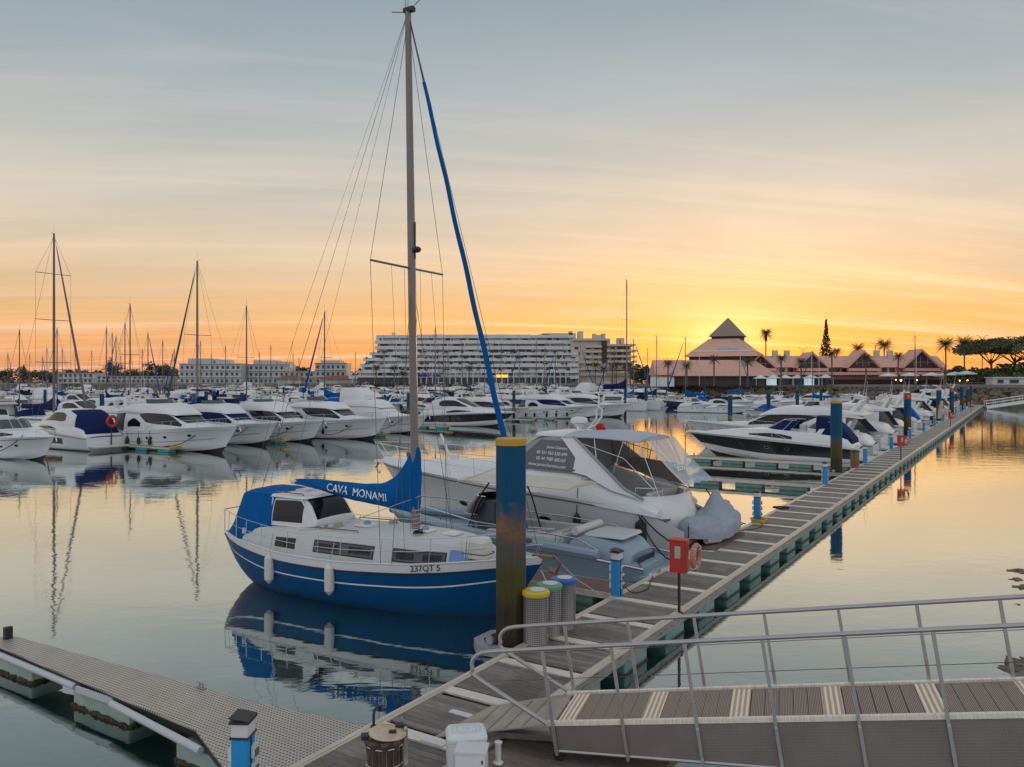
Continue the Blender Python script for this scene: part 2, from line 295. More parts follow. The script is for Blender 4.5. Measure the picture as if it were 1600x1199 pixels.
# ------------------------------------------------------------------ mesh building
class MB:
    def __init__(s): s.v = []; s.f = []; s.m = []
    def add(s, vs, fs, mi=0):
        o = len(s.v); s.v += [tuple(p) for p in vs]
        for f in fs: s.f.append(tuple(i + o for i in f)); s.m.append(mi)
    def box(s, c, d, mi=0, rz=0.0, M=None, taper=1.0):
        x, y, z = d[0]/2, d[1]/2, d[2]/2
        vs = [Vector((a*x*(taper if k > 0 else 1), b*y*(taper if k > 0 else 1), k*z)) for k in (-1, 1) for a, b in ((-1, -1), (1, -1), (1, 1), (-1, 1))]
        T = M or (Matrix.Rotation(rz, 3, 'Z'))
        s.add([T @ p + Vector(c) for p in vs], [(0, 3, 2, 1), (4, 5, 6, 7), (0, 1, 5, 4), (1, 2, 6, 5), (2, 3, 7, 6), (3, 0, 4, 7)], mi)
    def rbox(s, c, d, r=.03, mi=0, rz=0.0, n=3):
        # box with rounded vertical corners and softened top
        pts = []
        for cx, cy, a0 in ((d[0]/2-r, d[1]/2-r, 0), (-d[0]/2+r, d[1]/2-r, 90), (-d[0]/2+r, -d[1]/2+r, 180), (d[0]/2-r, -d[1]/2+r, 270)):
            for k in range(n+1):
                a = R(a0 + 90*k/n); pts.append((cx, cy, math.cos(a), math.sin(a)))
        T = Matrix.Rotation(rz, 3, 'Z'); rings = []
        for z, rr in ((-d[2]/2, r), (d[2]/2-r*.6, r), (d[2]/2-r*.15, r*.7), (d[2]/2, r*.2)):
            rings.append([T @ Vector((p[0]+p[2]*rr, p[1]+p[3]*rr, z)) + Vector(c) for p in pts])
        s.loft(rings, mi, closed=True, caps=True)
    def loft(s, rings, mi=0, closed=False, caps=False, mf=None):
        n = len(rings[0]); o = len(s.v)
        for r in rings: s.v += [tuple(p) for p in r]
        k = n if closed else n-1
        for i in range(len(rings)-1):
            for j in range(k):
                a = o+i*n+j; b = o+i*n+(j+1) % n
                s.f.append((a, b, b+n, a+n)); s.m.append(mf(i, j) if mf else mi)
        if caps:
            s.f.append(tuple(o+j for j in range(n))[::-1]); s.m.append(mi)
            s.f.append(tuple(o+(len(rings)-1)*n+j for j in range(n))); s.m.append(mi)
    def tube(s, pts, r, mi=0, n=6, closed=False):
        pts = [Vector(p) for p in pts]; L = len(pts); rings = []
        rr = r if isinstance(r, (list, tuple)) else [r]*L
        up = None
        for i, p in enumerate(pts):
            if closed: d = pts[(i+1) % L] - pts[i-1]
            else: d = pts[min(i+1, L-1)] - pts[max(i-1, 0)]
            d.normalize()
            if up is None:
                up = Vector((0, 0, 1)) if abs(d.z) < .9 else Vector((1, 0, 0))
            a = d.cross(up)
            if a.length < 1e-5: a = d.cross(Vector((1, 0, 0)))
            a.normalize(); b = a.cross(d).normalized(); up = b
            rings.append([p + a*math.cos(2*math.pi*k/n)*rr[i] + b*math.sin(2*math.pi*k/n)*rr[i] for k in range(n)])
        if closed: rings.append(rings[0])
        s.loft(rings, mi, closed=True, caps=not closed)
    def lathe(s, prof, n=16, c=(0, 0, 0), mi=0, M=None, mf=None):
        c = Vector(c); rings = []
        for r, z in prof:
            ring = [Vector((math.cos(2*math.pi*k/n)*r, math.sin(2*math.pi*k/n)*r, z)) for k in range(n)]
            rings.append([(M @ p if M else p) + c for p in ring])
        s.loft(rings, mi, closed=True, caps=True, mf=mf)
    def ext(s, poly, vec, mi=0):
        n = len(poly); vec = Vector(vec); a = [Vector(p) for p in poly]; b = [p + vec for p in a]
        s.add(a + b, [tuple(range(n))[::-1], tuple(range(n, 2*n))] + [(i, (i+1) % n, (i+1) % n+n, i+n) for i in range(n)], mi)
    def sphere(s, c, r, mi=0, n=12, m=8, jit=0.0, seed=0):
        if not isinstance(r, (list, tuple)): r = (r, r, r)
        rings = []
        for i in range(m+1):
            a = math.pi*i/m - math.pi/2; ring = []
            for k in range(n):
                b = 2*math.pi*k/n; d = Vector((math.cos(a)*math.cos(b), math.cos(a)*math.sin(b), math.sin(a)))
                q = 1 + (jit * noise.noise(d*1.7 + Vector((seed*3.1, seed, 0))) if jit else 0)
                ring.append(Vector((d.x*r[0]*q, d.y*r[1]*q, d.z*r[2]*q)) + Vector(c))
            rings.append(ring)
        s.loft(rings, mi, closed=True, caps=True)
    def build(s, name, mats, parent=None, smooth=True, ang=32):
        me = bpy.data.meshes.new(name); me.from_pydata(s.v, [], s.f)
        if not isinstance(mats, (list, tuple)): mats = [mats]
        for m in mats: me.materials.append(m)
        me.polygons.foreach_set('material_index', s.m)
        if smooth:
            me.polygons.foreach_set('use_smooth', [True]*len(me.polygons))
        me.update(); me.validate()
        if smooth: me.set_sharp_from_angle(angle=R(ang))
        o = bpy.data.objects.new(name, me); C.objects.link(o)
        if parent: o.parent = parent
        return o

def tag(o, label=None, cat=None, group=None, kind=None):
    if label: o['label'] = label
    if cat: o['category'] = cat
    if group: o['group'] = group
    if kind: o['kind'] = kind
    return o
def thing(name, loc, rz, label, cat, group=None):
    o = bpy.data.objects.new(name, None); C.objects.link(o); o.empty_display_size = .3
    o.location = loc; o.rotation_euler = (0, 0, rz)
    return tag(o, label, cat, group)
def kids(o): return [c for c in ALLC.get(o.name, [])]
def copy_tree(o, loc, rz, label=None, group=None, cat=None, scale=None):
    def rec(a, par):
        c = a.copy(); C.objects.link(c); c.parent = par
        for ch in list(a.children): rec(ch, c)
        return c
    c = rec(o, None); c.location = loc; c.rotation_euler = (0, 0, rz)
    if scale: c.scale = (scale*random.uniform(.94, 1.06), scale*random.uniform(.97, 1.03), scale*random.uniform(.9, 1.08)) if 'mast' not in ' '.join(q.name for q in o.children) else (scale,)*3
    if label: c['label'] = label
    if cat: c['category'] = cat
    if group: c['group'] = group
    elif 'group' in c and group is not None: del c['group']
    return c
def text(body, size, m, parent, pos, xdir, ydir, name='lettering', depth=.004, shear=0.0, align='CENTER', wsx=1.0, bend=None):
    cu = bpy.data.curves.new(name, 'FONT'); cu.body = body; cu.size = size; cu.extrude = depth; cu.align_x = align; cu.shear = shear; cu.resolution_u = 3; cu.space_line = 1.0
    tmp = bpy.data.objects.new(name, cu); C.objects.link(tmp)
    bpy.context.view_layer.update()
    me = bpy.data.meshes.new_from_object(tmp.evaluated_get(bpy.context.evaluated_depsgraph_get()))
    bpy.data.objects.remove(tmp); bpy.data.curves.remove(cu)
    x = Vector(xdir).normalized() * wsx; y = Vector(ydir); y = (y - x*(y.dot(x)/x.dot(x))).normalized(); z = x.cross(y).normalized()
    for v in me.vertices:
        p = v.co; q = Vector(pos) + x*p.x + y*p.y + z*p.z
        v.co = bend(q) if bend else q
    me.materials.clear(); me.materials.append(m)
    o = bpy.data.objects.new(name, me); C.objects.link(o); o.parent = parent; me.name = name
    return o

# ------------------------------------------------------------------ boat shapes (x forward from stern, z up from waterline)
class Hull:
    def __init__(s, L, B, sheer, beam, rake=1.0, keel=-.45, cz=.12, cbow=.75, cf=.9, cfb=.22, round_=False, over=None, flare=1.0):
        s.L, s.B, s.sheer, s.beam, s.rake, s.keel, s.cz, s.cbow, s.cf, s.cfb, s.round, s.over, s.flare = L, B, sheer, beam, rake, keel, cz, cbow, cf, cfb, round_, over, flare
    def zs(s, f): return interp(s.sheer, f)
    def hb(s, f): return interp(s.beam, f) * s.B / 2
    def zk(s, f):
        if s.over: return interp(s.over, f)
        return interp([(0, s.keel), (.7, s.keel), (.93, s.keel*.6), (1, 0.0)], f)
    def pt(s, f, r, side=1, out=0.0):
        b = s.hb(f); zs = s.zs(f); zk = s.zk(f)
        if s.round:
            a = r * math.pi/2
            y = b * math.cos(a)**.62; z = zs - (zs-zk)*math.sin(a)**1.25
            if r < .001: y = b
        else:
            cb = b * interp([(0, s.cf), (.5, s.cf), (.8, lerp(s.cf, s.cfb, .5)), (1, s.cfb)], f)
            zc = interp([(0, s.cz), (.55, s.cz), (.85, lerp(s.cz, s.cbow, .45)), (1, s.cbow)], f)
            if r <= .7:
                q = r/.7; y = cb + (b-cb)*(1-q)**(1+s.flare*f); z = zs + (zc-zs)*q
            else:
                q = (r-.7)/.3; y = cb*(1-q); z = zc + (zk-zc)*q
        Lw = s.L - s.rake; hz = (z - s.zk(1)) / max(.1, s.zs(1) - s.zk(1))
        x = f*Lw + s.rake * (f**4) * max(0, min(1, hz))
        return Vector((x, side*(y+out), z))
    def body(s, name, mats, parent, bands=((1.01, 0),), nx=26, nr=14):
        mb = MB(); brk = sorted(set([i/nr for i in range(nr+1)] + [b[0] for b in bands if b[0] < 1]))
        for side in (1, -1):
            rings = []
            for i in range(nx+1):
                f = (i/nx)**.85 if not s.round else 1-(1-i/nx)**1.0
                rings.append([s.pt(f, r, side) for r in brk])
            if side < 0: rings = rings[::-1]
            def mf(i, j):
                rm = (brk[j]+brk[j+1])/2
                for b, m in bands:
                    if rm < b: return m
                return bands[-1][1]
            mb.loft(rings, mf=mf)
        # transom
        a = [s.pt(0, r, 1) for r in brk]; b = [s.pt(0, r, -1) for r in brk][::-1]
        mb.add(a + b[1:], [tuple(range(len(a)+len(b)-1))[::-1]], bands[0][1])
        return mb.build(name, mats, parent)
    def deck(s, name, m, parent, f0=0.0, f1=1.0, crown=.06, drop=.02, inset=.015, nx=22):
        mb = MB(); rings = []
        for i in range(nx+1):
            f = lerp(f0, f1, i/nx); e = s.pt(f, 0, 1); y = max(.005, e.y - inset)
            rings.append([Vector((e.x, y*k, s.zs(f) - drop + crown*(1-k*k))) for k in (-1, -.7, -.35, 0, .35, .7, 1)])
        mb.loft(rings[::-1]); return mb.build(name, m, parent)
    def rail(s, name, parent, f0, f1, h=.6, inset=.12, n=6, rows=(1.0,), r=.014, m=None, lean=.0, pul=.25):
        mb = MB(); m = m or steel
        tops = {}
        for side in (1, -1):
            for row in rows:
                pts = []
                for i in range(25):
                    f = lerp(f0, f1, i/24); e = s.pt(f, 0, side); hh = h*row*(min(1, (i/24)*4+.25) if f0 > .05 else 1)
                    pts.append(Vector((e.x + pul*(f**6)*row, side*max(.04, abs(e.y) - inset + lean*row), e.z + hh)))
                mb.tube(pts, r, 0, 5); tops[(side, row)] = pts
            for k in range(n):
                i = round(24*k/(n-1)); f = lerp(f0, f1, i/24); e = s.pt(f, 0, side)
                mb.tube([Vector((e.x - .05, side*max(.03, abs(e.y)-inset), e.z-.03)), tops[(side, rows[0])][i]], r*.9, 0, 5)
        for row in rows: mb.tube([tops[(1, row)][-1], (tops[(1, row)][-1] + tops[(-1, row)][-1])/2 + Vector((.06, 0, 0)), tops[(-1, row)][-1]], r, 0, 5)
        return mb.build(name, m, parent)
    def stripe(s, name, m, parent, r0, r1, f0=0.0, f1=1.0, off=.006, n=24):
        mb = MB()
        for side in (1, -1):
            rings = [[s.pt(lerp(f0, f1, i/n), q, side, off) for q in (r0, r1)] for i in range(n+1)]
            if side < 0: rings = rings[::-1]
            mb.loft(rings)
        return mb.build(name, m, parent)
    def strake(s, name, m, parent, r=.0, rad=.03, f0=0.0, f1=1.0, n=28):
        mb = MB()
        a = [s.pt(lerp(f0, f1, i/n), r, 1, rad*.3) for i in range(n+1)]; b = [s.pt(lerp(f0, f1, i/n), r, -1, rad*.3) for i in range(n+1)]
        mb.tube(a + b[::-1][1:], rad, 0, 6); return mb.build(name, m, parent)
    def port(s, parent, f, r, w=.22, h=.11, m=None, sides=(1, -1)):
        for side in sides:
            mb = MB(); c = s.pt(f, r, side, .008); t1 = (s.pt(f+.01, r, side) - s.pt(f-.01, r, side)).normalized(); t2 = (s.pt(f, r-.03, side) - s.pt(f, r+.03, side)).normalized()
            nn = t1.cross(t2).normalized() * (1 if t1.cross(t2).y*side > 0 else -1)
            for k, (q, mi, dz) in enumerate(((1.28, 1, .0), (1.0, 0, .006))):
                ring = [c + t1*math.cos(a*math.pi/8)*w*q + t2*math.sin(a*math.pi/8)*h*q + nn*dz for a in range(16)]
                back = [p - nn*.02 for p in ring]
                mb.add(ring+back, [tuple(range(16))] + [(i, (i+1) % 16, (i+1) % 16+16, i+16) for i in range(16)], mi)
            mb.build('porthole', [glass, steel], parent, smooth=False)

class Sup:                              # superstructure: stations (x, z_bottom, halfwidth_bottom, z_top, halfwidth_top, crown)
    def __init__(s, st): s.st = st
    def pt(s, x, q, off=0.0):
        zb, wb, zt, wt, cr = multi(s.st, x); a = abs(q); sg = 1 if q >= 0 else -1
        if a >= 1: t = min(1, 2-a); k = t + .10*math.sin(math.pi*t); y = wb + (wt-wb)*t + (abs(wb)*.04)*math.sin(math.pi*t); z = zb + (zt-zb)*t
        else:
            k = a; y = wt * (1-(1-k)**1.0); z = zt + cr*(1-a**3)
        return Vector((x, sg*y, z))
    def nrm(s, x, q):
        e = .03; x0, x1 = s.st[0][0], s.st[-1][0]
        a = s.pt(min(x1, x+e), q) - s.pt(max(x0, x-e), q); b = s.pt(x, q+.03) - s.pt(x, q-.03)
        n = a.cross(b); n = n.normalized() if n.length > 1e-9 else Vector((0, 0, 1))
        c = Vector((0, 0, -.5)) 
        o = s.pt(x, q) - Vector((x, 0, multi(s.st, x)[0]))
        if n.dot(o) < 0: n = -n
        return n
    def body(s, name, m, parent, nx=26, caps=True, q0=-2, q1=2, nq=20):
        mb = MB(); x0, x1 = s.st[0][0], s.st[-1][0]
        qs = [q0 + (q1-q0)*k/nq for k in range(nq+1)]
        rings = [[s.pt(lerp(x0, x1, i/nx), q) for q in qs] for i in range(nx+1)]
        mb.loft(rings)
        if caps:
            n = len(qs); mb.add(rings[0], [tuple(range(n))]); mb.add(rings[-1], [tuple(range(n))[::-1]])
        return mb.build(name, m, parent)
    def patch(s, name, m, parent, rows, off=.012, n=14, nq=6, mirror=False):
        out = []
        for sg in ((1, -1) if mirror else (1,)):
            mb = MB(); rings = []
            for i in range(n+1):
                x = lerp(rows[0][0], rows[-1][0], i/n)
                a = interp([(r[0], r[1]) for r in rows], x); b = interp([(r[0], r[2]) for r in rows], x)
                rings.append([s.pt(x, lerp(a, b, k/nq)*sg) + s.nrm(x, lerp(a, b, k/nq)*sg)*off for k in range(nq+1)])
            mb.loft(rings if sg > 0 else rings[::-1]); out.append(mb.build(name, m, parent))
        return out

def fender(parent, p, L=.75, r=.13, m=None, top=None, ropem=None):
    mb = MB(); p = Vector(p)
    prof = [(r*.15, L/2+.07), (r*.3, L/2+.03), (r*.45, L/2), (r*.95, L/2-.09), (r, L/4), (r, -L/4), (r*.95, -L/2+.09), (r*.4, -L/2), (r*.15, -L/2-.03)]
    mb.lathe([(a, b) for a, b in prof][::-1], 12, p); f = mb.build('fender', m or fendw, parent)
    if top:
        rb = MB(); rb.tube([p + Vector((0, 0, L/2)), Vector(top)], .014, 0, 5); rb.build('fender_rope', ropem or ropew, f)
    return f
BEAM_M = [(0, .86), (.3, .98), (.5, 1.0), (.7, .90), (.85, .62), (.95, .28), (1, .03)]
BEAM_S = [(0, .52), (.12, .70), (.3, .94), (.5, 1.0), (.7, .84), (.85, .52), (.95, .20), (1, .02)]

def arch(parent, xb, xt, zb, zt, wb, wt, c=.28, th=.07, m=None, name='radar_arch'):
    mb = MB(); pts = [(-1, 0), (-.92, .55), (-.72, .9), (-.4, 1), (0, 1.02), (.4, 1), (.72, .9), (.92, .55), (1, 0)]
    rings = []
    for a, h in pts:
        y = lerp(wb, wt, min(1, h))*a/abs(a) if abs(a) > .71 else wt*a/.72*1.0
        x = lerp(xb, xt, h); z = lerp(zb, zt, h); cc = lerp(c*1.6, c, h)
        rings.append([Vector((x-cc, y, z-th/2)), Vector((x+cc, y, z-th/2)), Vector((x+cc*.8, y*.97, z+th/2)), Vector((x-cc*.8, y*.97, z+th/2))])
    mb.loft(rings, closed=True, caps=True); return mb.build(name, m or white, parent, ang=40)
def dome(parent, p, r=.28, name='radar_dome'):
    mb = MB(); mb.lathe([(r*.5, -r*.5), (r*.55, -.05), (r*.98, 0), (r, r*.25), (r*.92, r*.5), (r*.4, r*.66), (.02, r*.68)], 14, p); return mb.build(name, white, parent)
def whip(parent, p, h=2.4, lean=(0, 0)):
    mb = MB(); p = Vector(p); mb.tube([p, p + Vector((lean[0], lean[1], h))], [.02, .008], 0, 5); return mb.build('antenna', whitep, parent)

def flybridge_yacht(label, L=14.0, B=4.3, hullm=None, cov=None, wind=glass, group=None, bimini=None, fend=False, radar=True, high=1.0, enclosed=None):
    t = thing('motor_yacht', (0, 0, 0), 0, label, 'yacht', group); k = L/14.0; hm = hullm or white
    H = Hull(L, B, [(0, 1.35), (.3, 1.5), (.7, 1.85), (1, 2.15)], BEAM_M, rake=1.9*k)
    h = H.body('hull', [hm, blk, white], t, ((.80, 0), (1.01, 1)))
    H.deck('deck', deckm, t, .16, 1.0, .10, .0)
    H.strake('rub_rail', steel if hm is white else white, t, .10, .028)
    H.stripe('hull_stripe', blk, t, .42, .435, .05, .92)
    for f, r in ((.46, .28), (.50, .28), (.62, .27), (.78, .26)): H.port(t, f, r, .16*k, .10)
    mb = MB(); mb.rbox((-.35, 0, .32), (1.2, B*.74, .14), .05); mb.rbox((.6*k, 0, .95), (.5, B*.7, .6), .1); mb.build('swim_platform', deckm, t)
    X = lambda v: v*k
    S = Sup([(X(2.2), 1.40, B*.43, 3.0, B*.375, .06), (X(5.5), 1.5, B*.43, 3.12, B*.36, .08), (X(7.2), 1.62, B*.40, 3.02, B*.32, .10), (X(8.2), 1.72, B*.36, 2.65, B*.28, .10), (X(9.3), 1.80, B*.30, 2.22, B*.22, .06), (X(11.3), 1.95, B*.16, 2.12, B*.10, .02)])
    S.body('cabin', hm, t)
    S.patch('side_window', wind, t, [(X(4.1), 1.12, 1.16), (X(5.2), 1.08, 1.52), (X(6.6), 1.08, 1.62), (X(7.8), 1.05, 1.64), (X(8.9), 1.3, 1.60)], mirror=True)
    S.patch('side_window', wind, t, [(X(2.7), 1.50, 1.74), (X(3.4), 1.30, 1.72), (X(4.4), 1.55, 1.74)], mirror=True, n=8)
    S.patch('windscreen', wind, t, [(X(7.35), -.93, .93), (X(8.2), -.95, .95), (X(9.2), -.92, .92)], n=12, nq=10)
    F = Sup([(X(.9), 3.02, B*.37, 3.14, B*.36, .02), (X(2.0), 3.0, B*.40, 3.45*high, B*.37, .0), (X(4.0), 3.02, B*.41, 3.78*high, B*.35, .02), (X(6.0), 3.02, B*.39, 3.72*high, B*.32, .06), (X(7.3), 2.98, B*.35, 3.40, B*.26, .08), (X(8.15), 2.86, B*.29, 2.92, B*.24, .06)])
    F.body('flybridge', hm, t)
    mb = MB(); mb.add([F.pt(X(x), q, .0) + Vector((0, 0, .012)) for x in (1.6, 2.4, 3.4, 4.6) for q in (-.85, 0, .85)], [(3*i+j, 3*i+j+1, 3*i+j+4, 3*i+j+3) for i in range(3) for j in range(2)]); mb.build('flybridge_well', greyhull if not cov else cov, t)
    mb = MB(); 
    for y in (-.7, .7): mb.rbox((X(3.9), y, 3.98), (.5, .5, .5), .12); mb.rbox((X(3.65), y, 4.25), (.14, .5, .45), .05)
    mb.rbox((X(2.3), 0, 3.68), (.9, B*.55, .35), .12); mb.build('flybridge_seat', cov or leather, t)
    mb = MB(); rg = []
    for i in range(9):
        a = math.pi*(i/8-.5); rg.append([Vector((X(4.5)+math.cos(a)*X(.9), math.sin(a)*B*.30, 3.75)), Vector((X(4.2)+math.cos(a)*X(.8), math.sin(a)*B*.28, 4.12))])
    mb.loft(rg); mb.build('wind_deflector', glassb, t)
    if radar:
        a = arch(t, X(1.9), X(1.3), 3.4, 4.35, B*.35, B*.29, .13, .07, hm); dome(a, (X(1.3), 0, 4.5), .24); whip(t, (X(1.3), .7, 4.35), 2.2, (-.3, 0)); whip(t, (X(1.3), -.7, 4.35), 1.6, (-.2, 0))
    if bimini:
        mb = MB(); mb.loft([[Vector((X(1.6)+2.6*k*i/6, B*.33*(j/4), 5.05 + .12*math.sin(math.pi*i/6) - .12*abs(j/4)**2)) for j in range(-4, 5)] for i in range(7)]); bb = mb.build('bimini', bimini, t)
        mb = MB()
        for sx in (1.8, 3.8):
            for sy in (-1, 1): mb.tube([(X(2.8), sy*B*.34, 3.6), (X(sx), sy*B*.33, 4.95)], .018)
        mb.build('bimini_frame', steel, bb)
    if enclosed:
        E = Sup([(X(1.9), 3.5, B*.35, 5.0, B*.29, .1), (X(4.0), 3.75, B*.34, 5.1, B*.28, .1), (X(5.3), 3.7, B*.28, 4.3, B*.2, .05)]); E.body('flybridge_cover', enclosed, t, nx=8)
    for sy in (-1, 1): mb = MB(); mb.ext([(X(.6), sy*B*.40, 1.5), (X(2.4), sy*B*.42, 1.5), (X(2.4), sy*B*.37, 3.0), (X(1.6), sy*B*.37, 2.9)], (0, -.02*sy, 0)); mb.build('cockpit_screen', navy if cov is navy else glassb, t)
    if not fend and label and not enclosed:
        for f in random.sample([.14, .25, .38, .5, .6], 3):
            for sg in (1, -1): p = H.pt(f, .45, sg, .14); fender(t, (p.x, p.y, .75), .55, .13, random.choice((fendw, navy, blk)), H.pt(f, 0, sg), rope)
    H.rail('bow_rail', t, .44, .99, .62, .13, 8)
    if fend:
        for f in (.2, .33, .5, .62, .74): p = H.pt(f, .5, -1, .16); fender(t, p, .6, .15, navy if fend == 2 else blk, H.pt(f, 0, -1))
    mb = MB(); mb.box((L-.15, 0, 2.12), (.7, .22, .12)); mb.tube([(L+.15, 0, 2.05), (L+.3, 0, 1.75), (L+.05, 0, 1.5)], .05); mb.build('anchor', steel, t)
    return t

def express_cruiser(label, L=12.0, B=3.9, band=None, cover=None, hard=False, group=None, wscover=None, win=glass, hullm=None, canopy=None, hullwin=False):
    t = thing('motor_cruiser', (0, 0, 0), 0, label, 'cruiser', group); k = L/12.0; hm = hullm or white; X = lambda v: v*k
    H = Hull(L, B, [(0, 1.15), (.25, 1.38), (.6, 1.65), (1, 1.85)], BEAM_M, rake=2.1*k, flare=1.3)
    if band: H.body('hull', [white, band, blk], t, ((.08, 0), (.52, 1), (.80, 0), (1.01, 2)))
    else: H.body('hull', [hm, blk], t, ((.82, 0), (1.01, 1)))
    H.deck('deck', white, t, .0, 1.0, .12, .0); H.strake('rub_rail', blk, t, .085, .022)
    S = Sup([(X(.3), 1.15, B*.40, 1.25, B*.36, .0), (X(.9), 1.25, B*.44, 1.85, B*.38, .0), (X(3.5), 1.4, B*.44, 2.15, B*.38, .02), (X(5.8), 1.55, B*.42, 2.30, B*.35, .05), (X(8), 1.65, B*.33, 2.15, B*.24, .1), (X(10.3), 1.75, B*.2, 1.95, B*.1, .05), (X(11.2), 1.8, B*.08, 1.83, B*.04, .01)])
    S.body('coachroof', hm, t)
    S.patch('hull_window' , win, t, [(X(4.2), 1.5, 1.75), (X(5.2), 1.35, 1.75), (X(7.2), 1.45, 1.6)], mirror=True, n=8)
    mb = MB(); mb.rbox((-.35, 0, .38), (1.2, B*.76, .14), .06); mb.build('swim_platform', deckm, t)
    if hard:
        T = Sup([(X(1.9), 1.9, B*.38, 3.05, B*.33, .06), (X(3.2), 2.1, B*.39, 3.42, B*.32, .10), (X(4.8), 2.2, B*.38, 3.40, B*.29, .12), (X(6.2), 2.25, B*.34, 2.85, B*.26, .10), (X(7.5), 2.2, B*.24, 2.30, B*.2, .04)])
        T.body('hardtop', hm, t)
        T.patch('side_window', win, t, [(X(3.1), 1.3, 1.65), (X(3.8), 1.15, 1.75), (X(5.4), 1.15, 1.75), (X(6.6), 1.35, 1.6)], mirror=True)
        T.patch('windscreen', win, t, [(X(5.1), -.93, .93), (X(6.2), -.94, .94), (X(7.3), -.9, .9)], n=10, nq=10)
    else:
        rg = []
        for i in range(13):
            a = math.pi*(i/12-.5)*1.04; q = math.cos(a)
            rg.append([Vector((X(4.5)+q*X(1.9), math.sin(a)*B*.37, 2.22)), Vector((X(4.0)+q*X(1.05), math.sin(a)*B*.34, 3.0))])
        mb = MB(); mb.loft(rg); ws = mb.build('windscreen', wscover or glassb, t)
        mb = MB(); mb.tube([r[1] for r in rg], .025); mb.tube([r[0] for r in rg], .02); [mb.tube(rg[i], .018) for i in (1, 4, 6, 8, 11)]; mb.build('windscreen_frame', steel, ws)
        mb = MB(); mb.rbox((X(2.2), 0, 1.95), (1.2*k, B*.6, .5), .15); mb.rbox((X(3.9), -.6, 2.3), (.5, .5, .7), .1); mb.build('seat', leather, t)
        arch(t, X(2.6), X(1.9), 2.0, 3.1, B*.38, B*.32, .13, .06, hm)
    if cover:
        V = Sup([(X(.45), 1.3, B*.37, 1.75, B*.31, .05), (X(1.3), 1.7, B*.37, 2.75, B*.31, .08), (X(2.1), 1.9, B*.36, 3.25, B*.31, .08), (X(2.7), 2.0, B*.36, 3.42 if hard else 3.3, B*.31, .05)]); V.body('cockpit_cover', cover, t, nx=8)
    if canopy:
        V = Sup([(X(1.0), 3.2, B*.33, 3.22, B*.32, .04), (X(2.4), 3.3, B*.34, 3.34, B*.33, .08), (X(3.9), 3.1, B*.33, 3.14, B*.32, .05)]); V.body('bimini', canopy, t, nx=8)
    if hullwin: H.stripe('hull_window', glass, t, .22, .48, .30, .56, .01)
    for f in (.45, .58, .74): H.port(t, f, .30, .15, .08)
    H.rail('bow_rail', t, .45, .99, .55, .12, 7)
    mb = MB(); mb.box((L-.1, 0, 1.85), (.5, .18, .1)); mb.tube([(L+.1, 0, 1.8), (L+.22, 0, 1.5), (L, 0, 1.35)], .045); mb.build('anchor', steel, t)
    return t

def runabout(label, L=7.0, B=2.5, cover=None, hm=None, engine=True, cabin=False):
    t = thing('motor_boat', (0, 0, 0), 0, label, 'motor boat'); hm = hm or white; k = L/7
    H = Hull(L, B, [(0, .8), (.5, .95), (1, 1.2)], BEAM_M, rake=1.1*k, keel=-.25, cz=.08, cbow=.45)
    H.body('hull', [hm, blk], t, ((.85, 0), (1.01, 1)), nx=16, nr=8); H.deck('deck', deckm, t, .0, 1, .12, .03, nx=12); H.strake('rub_rail', blk, t, .04, .03)
    if cover:
        V = Sup([(.3*k, .85, B*.44, .95, B*.4, .1), (2.4*k, .95, B*.46, 1.55, B*.3, .25), (3.7*k, 1.0, B*.44, 1.9, B*.25, .2), (5.4*k, 1.1, B*.3, 1.3, B*.15, .05)]); V.body('boat_cover', cover, t, nx=12)
    elif cabin:
        S = Sup([(2.0*k, .9, B*.40, 2.35, B*.33, .06), (4.0*k, 1.0, B*.40, 2.45, B*.33, .08), (4.9*k, 1.05, B*.35, 1.6, B*.28, .06), (6.1*k, 1.15, B*.2, 1.3, B*.12, .03)]); S.body('cabin', hm, t, nx=14)
        S.patch('side_window', glass, t, [(2.3*k, 1.2, 1.6), (3.9*k, 1.15, 1.6), (4.5*k, 1.35, 1.5)], mirror=True, n=6); S.patch('windscreen', glass, t, [(4.1*k, -.9, .9), (4.8*k, -.9, .9)], n=4)
    else:
        rg = [[Vector((3.6*k+math.cos(a)*.8, math.sin(a)*B*.36, 1.1)), Vector((3.3*k+math.cos(a)*.5, math.sin(a)*B*.33, 1.65))] for a in [math.pi*(i/8-.5) for i in range(9)]]
        mb = MB(); mb.loft(rg); mb.tube([r[1] for r in rg], .02); mb.build('windscreen', glassb, t)
        mb = MB(); mb.rbox((1.2*k, 0, 1.0), (.7, B*.6, .4), .1); mb.rbox((2.6*k, .4, 1.15), (.45, .45, .6), .1); mb.build('seat', leather, t)
    H.rail('bow_rail', t, .55, .98, .35, .1, 5)
    if engine: mb = MB(); mb.rbox((-.3, 0, 1.05), (.5, .42, .55), .12); mb.box((-.32, 0, .45), (.2, .14, .9)); mb.build('outboard_engine', blk, t)
    return t

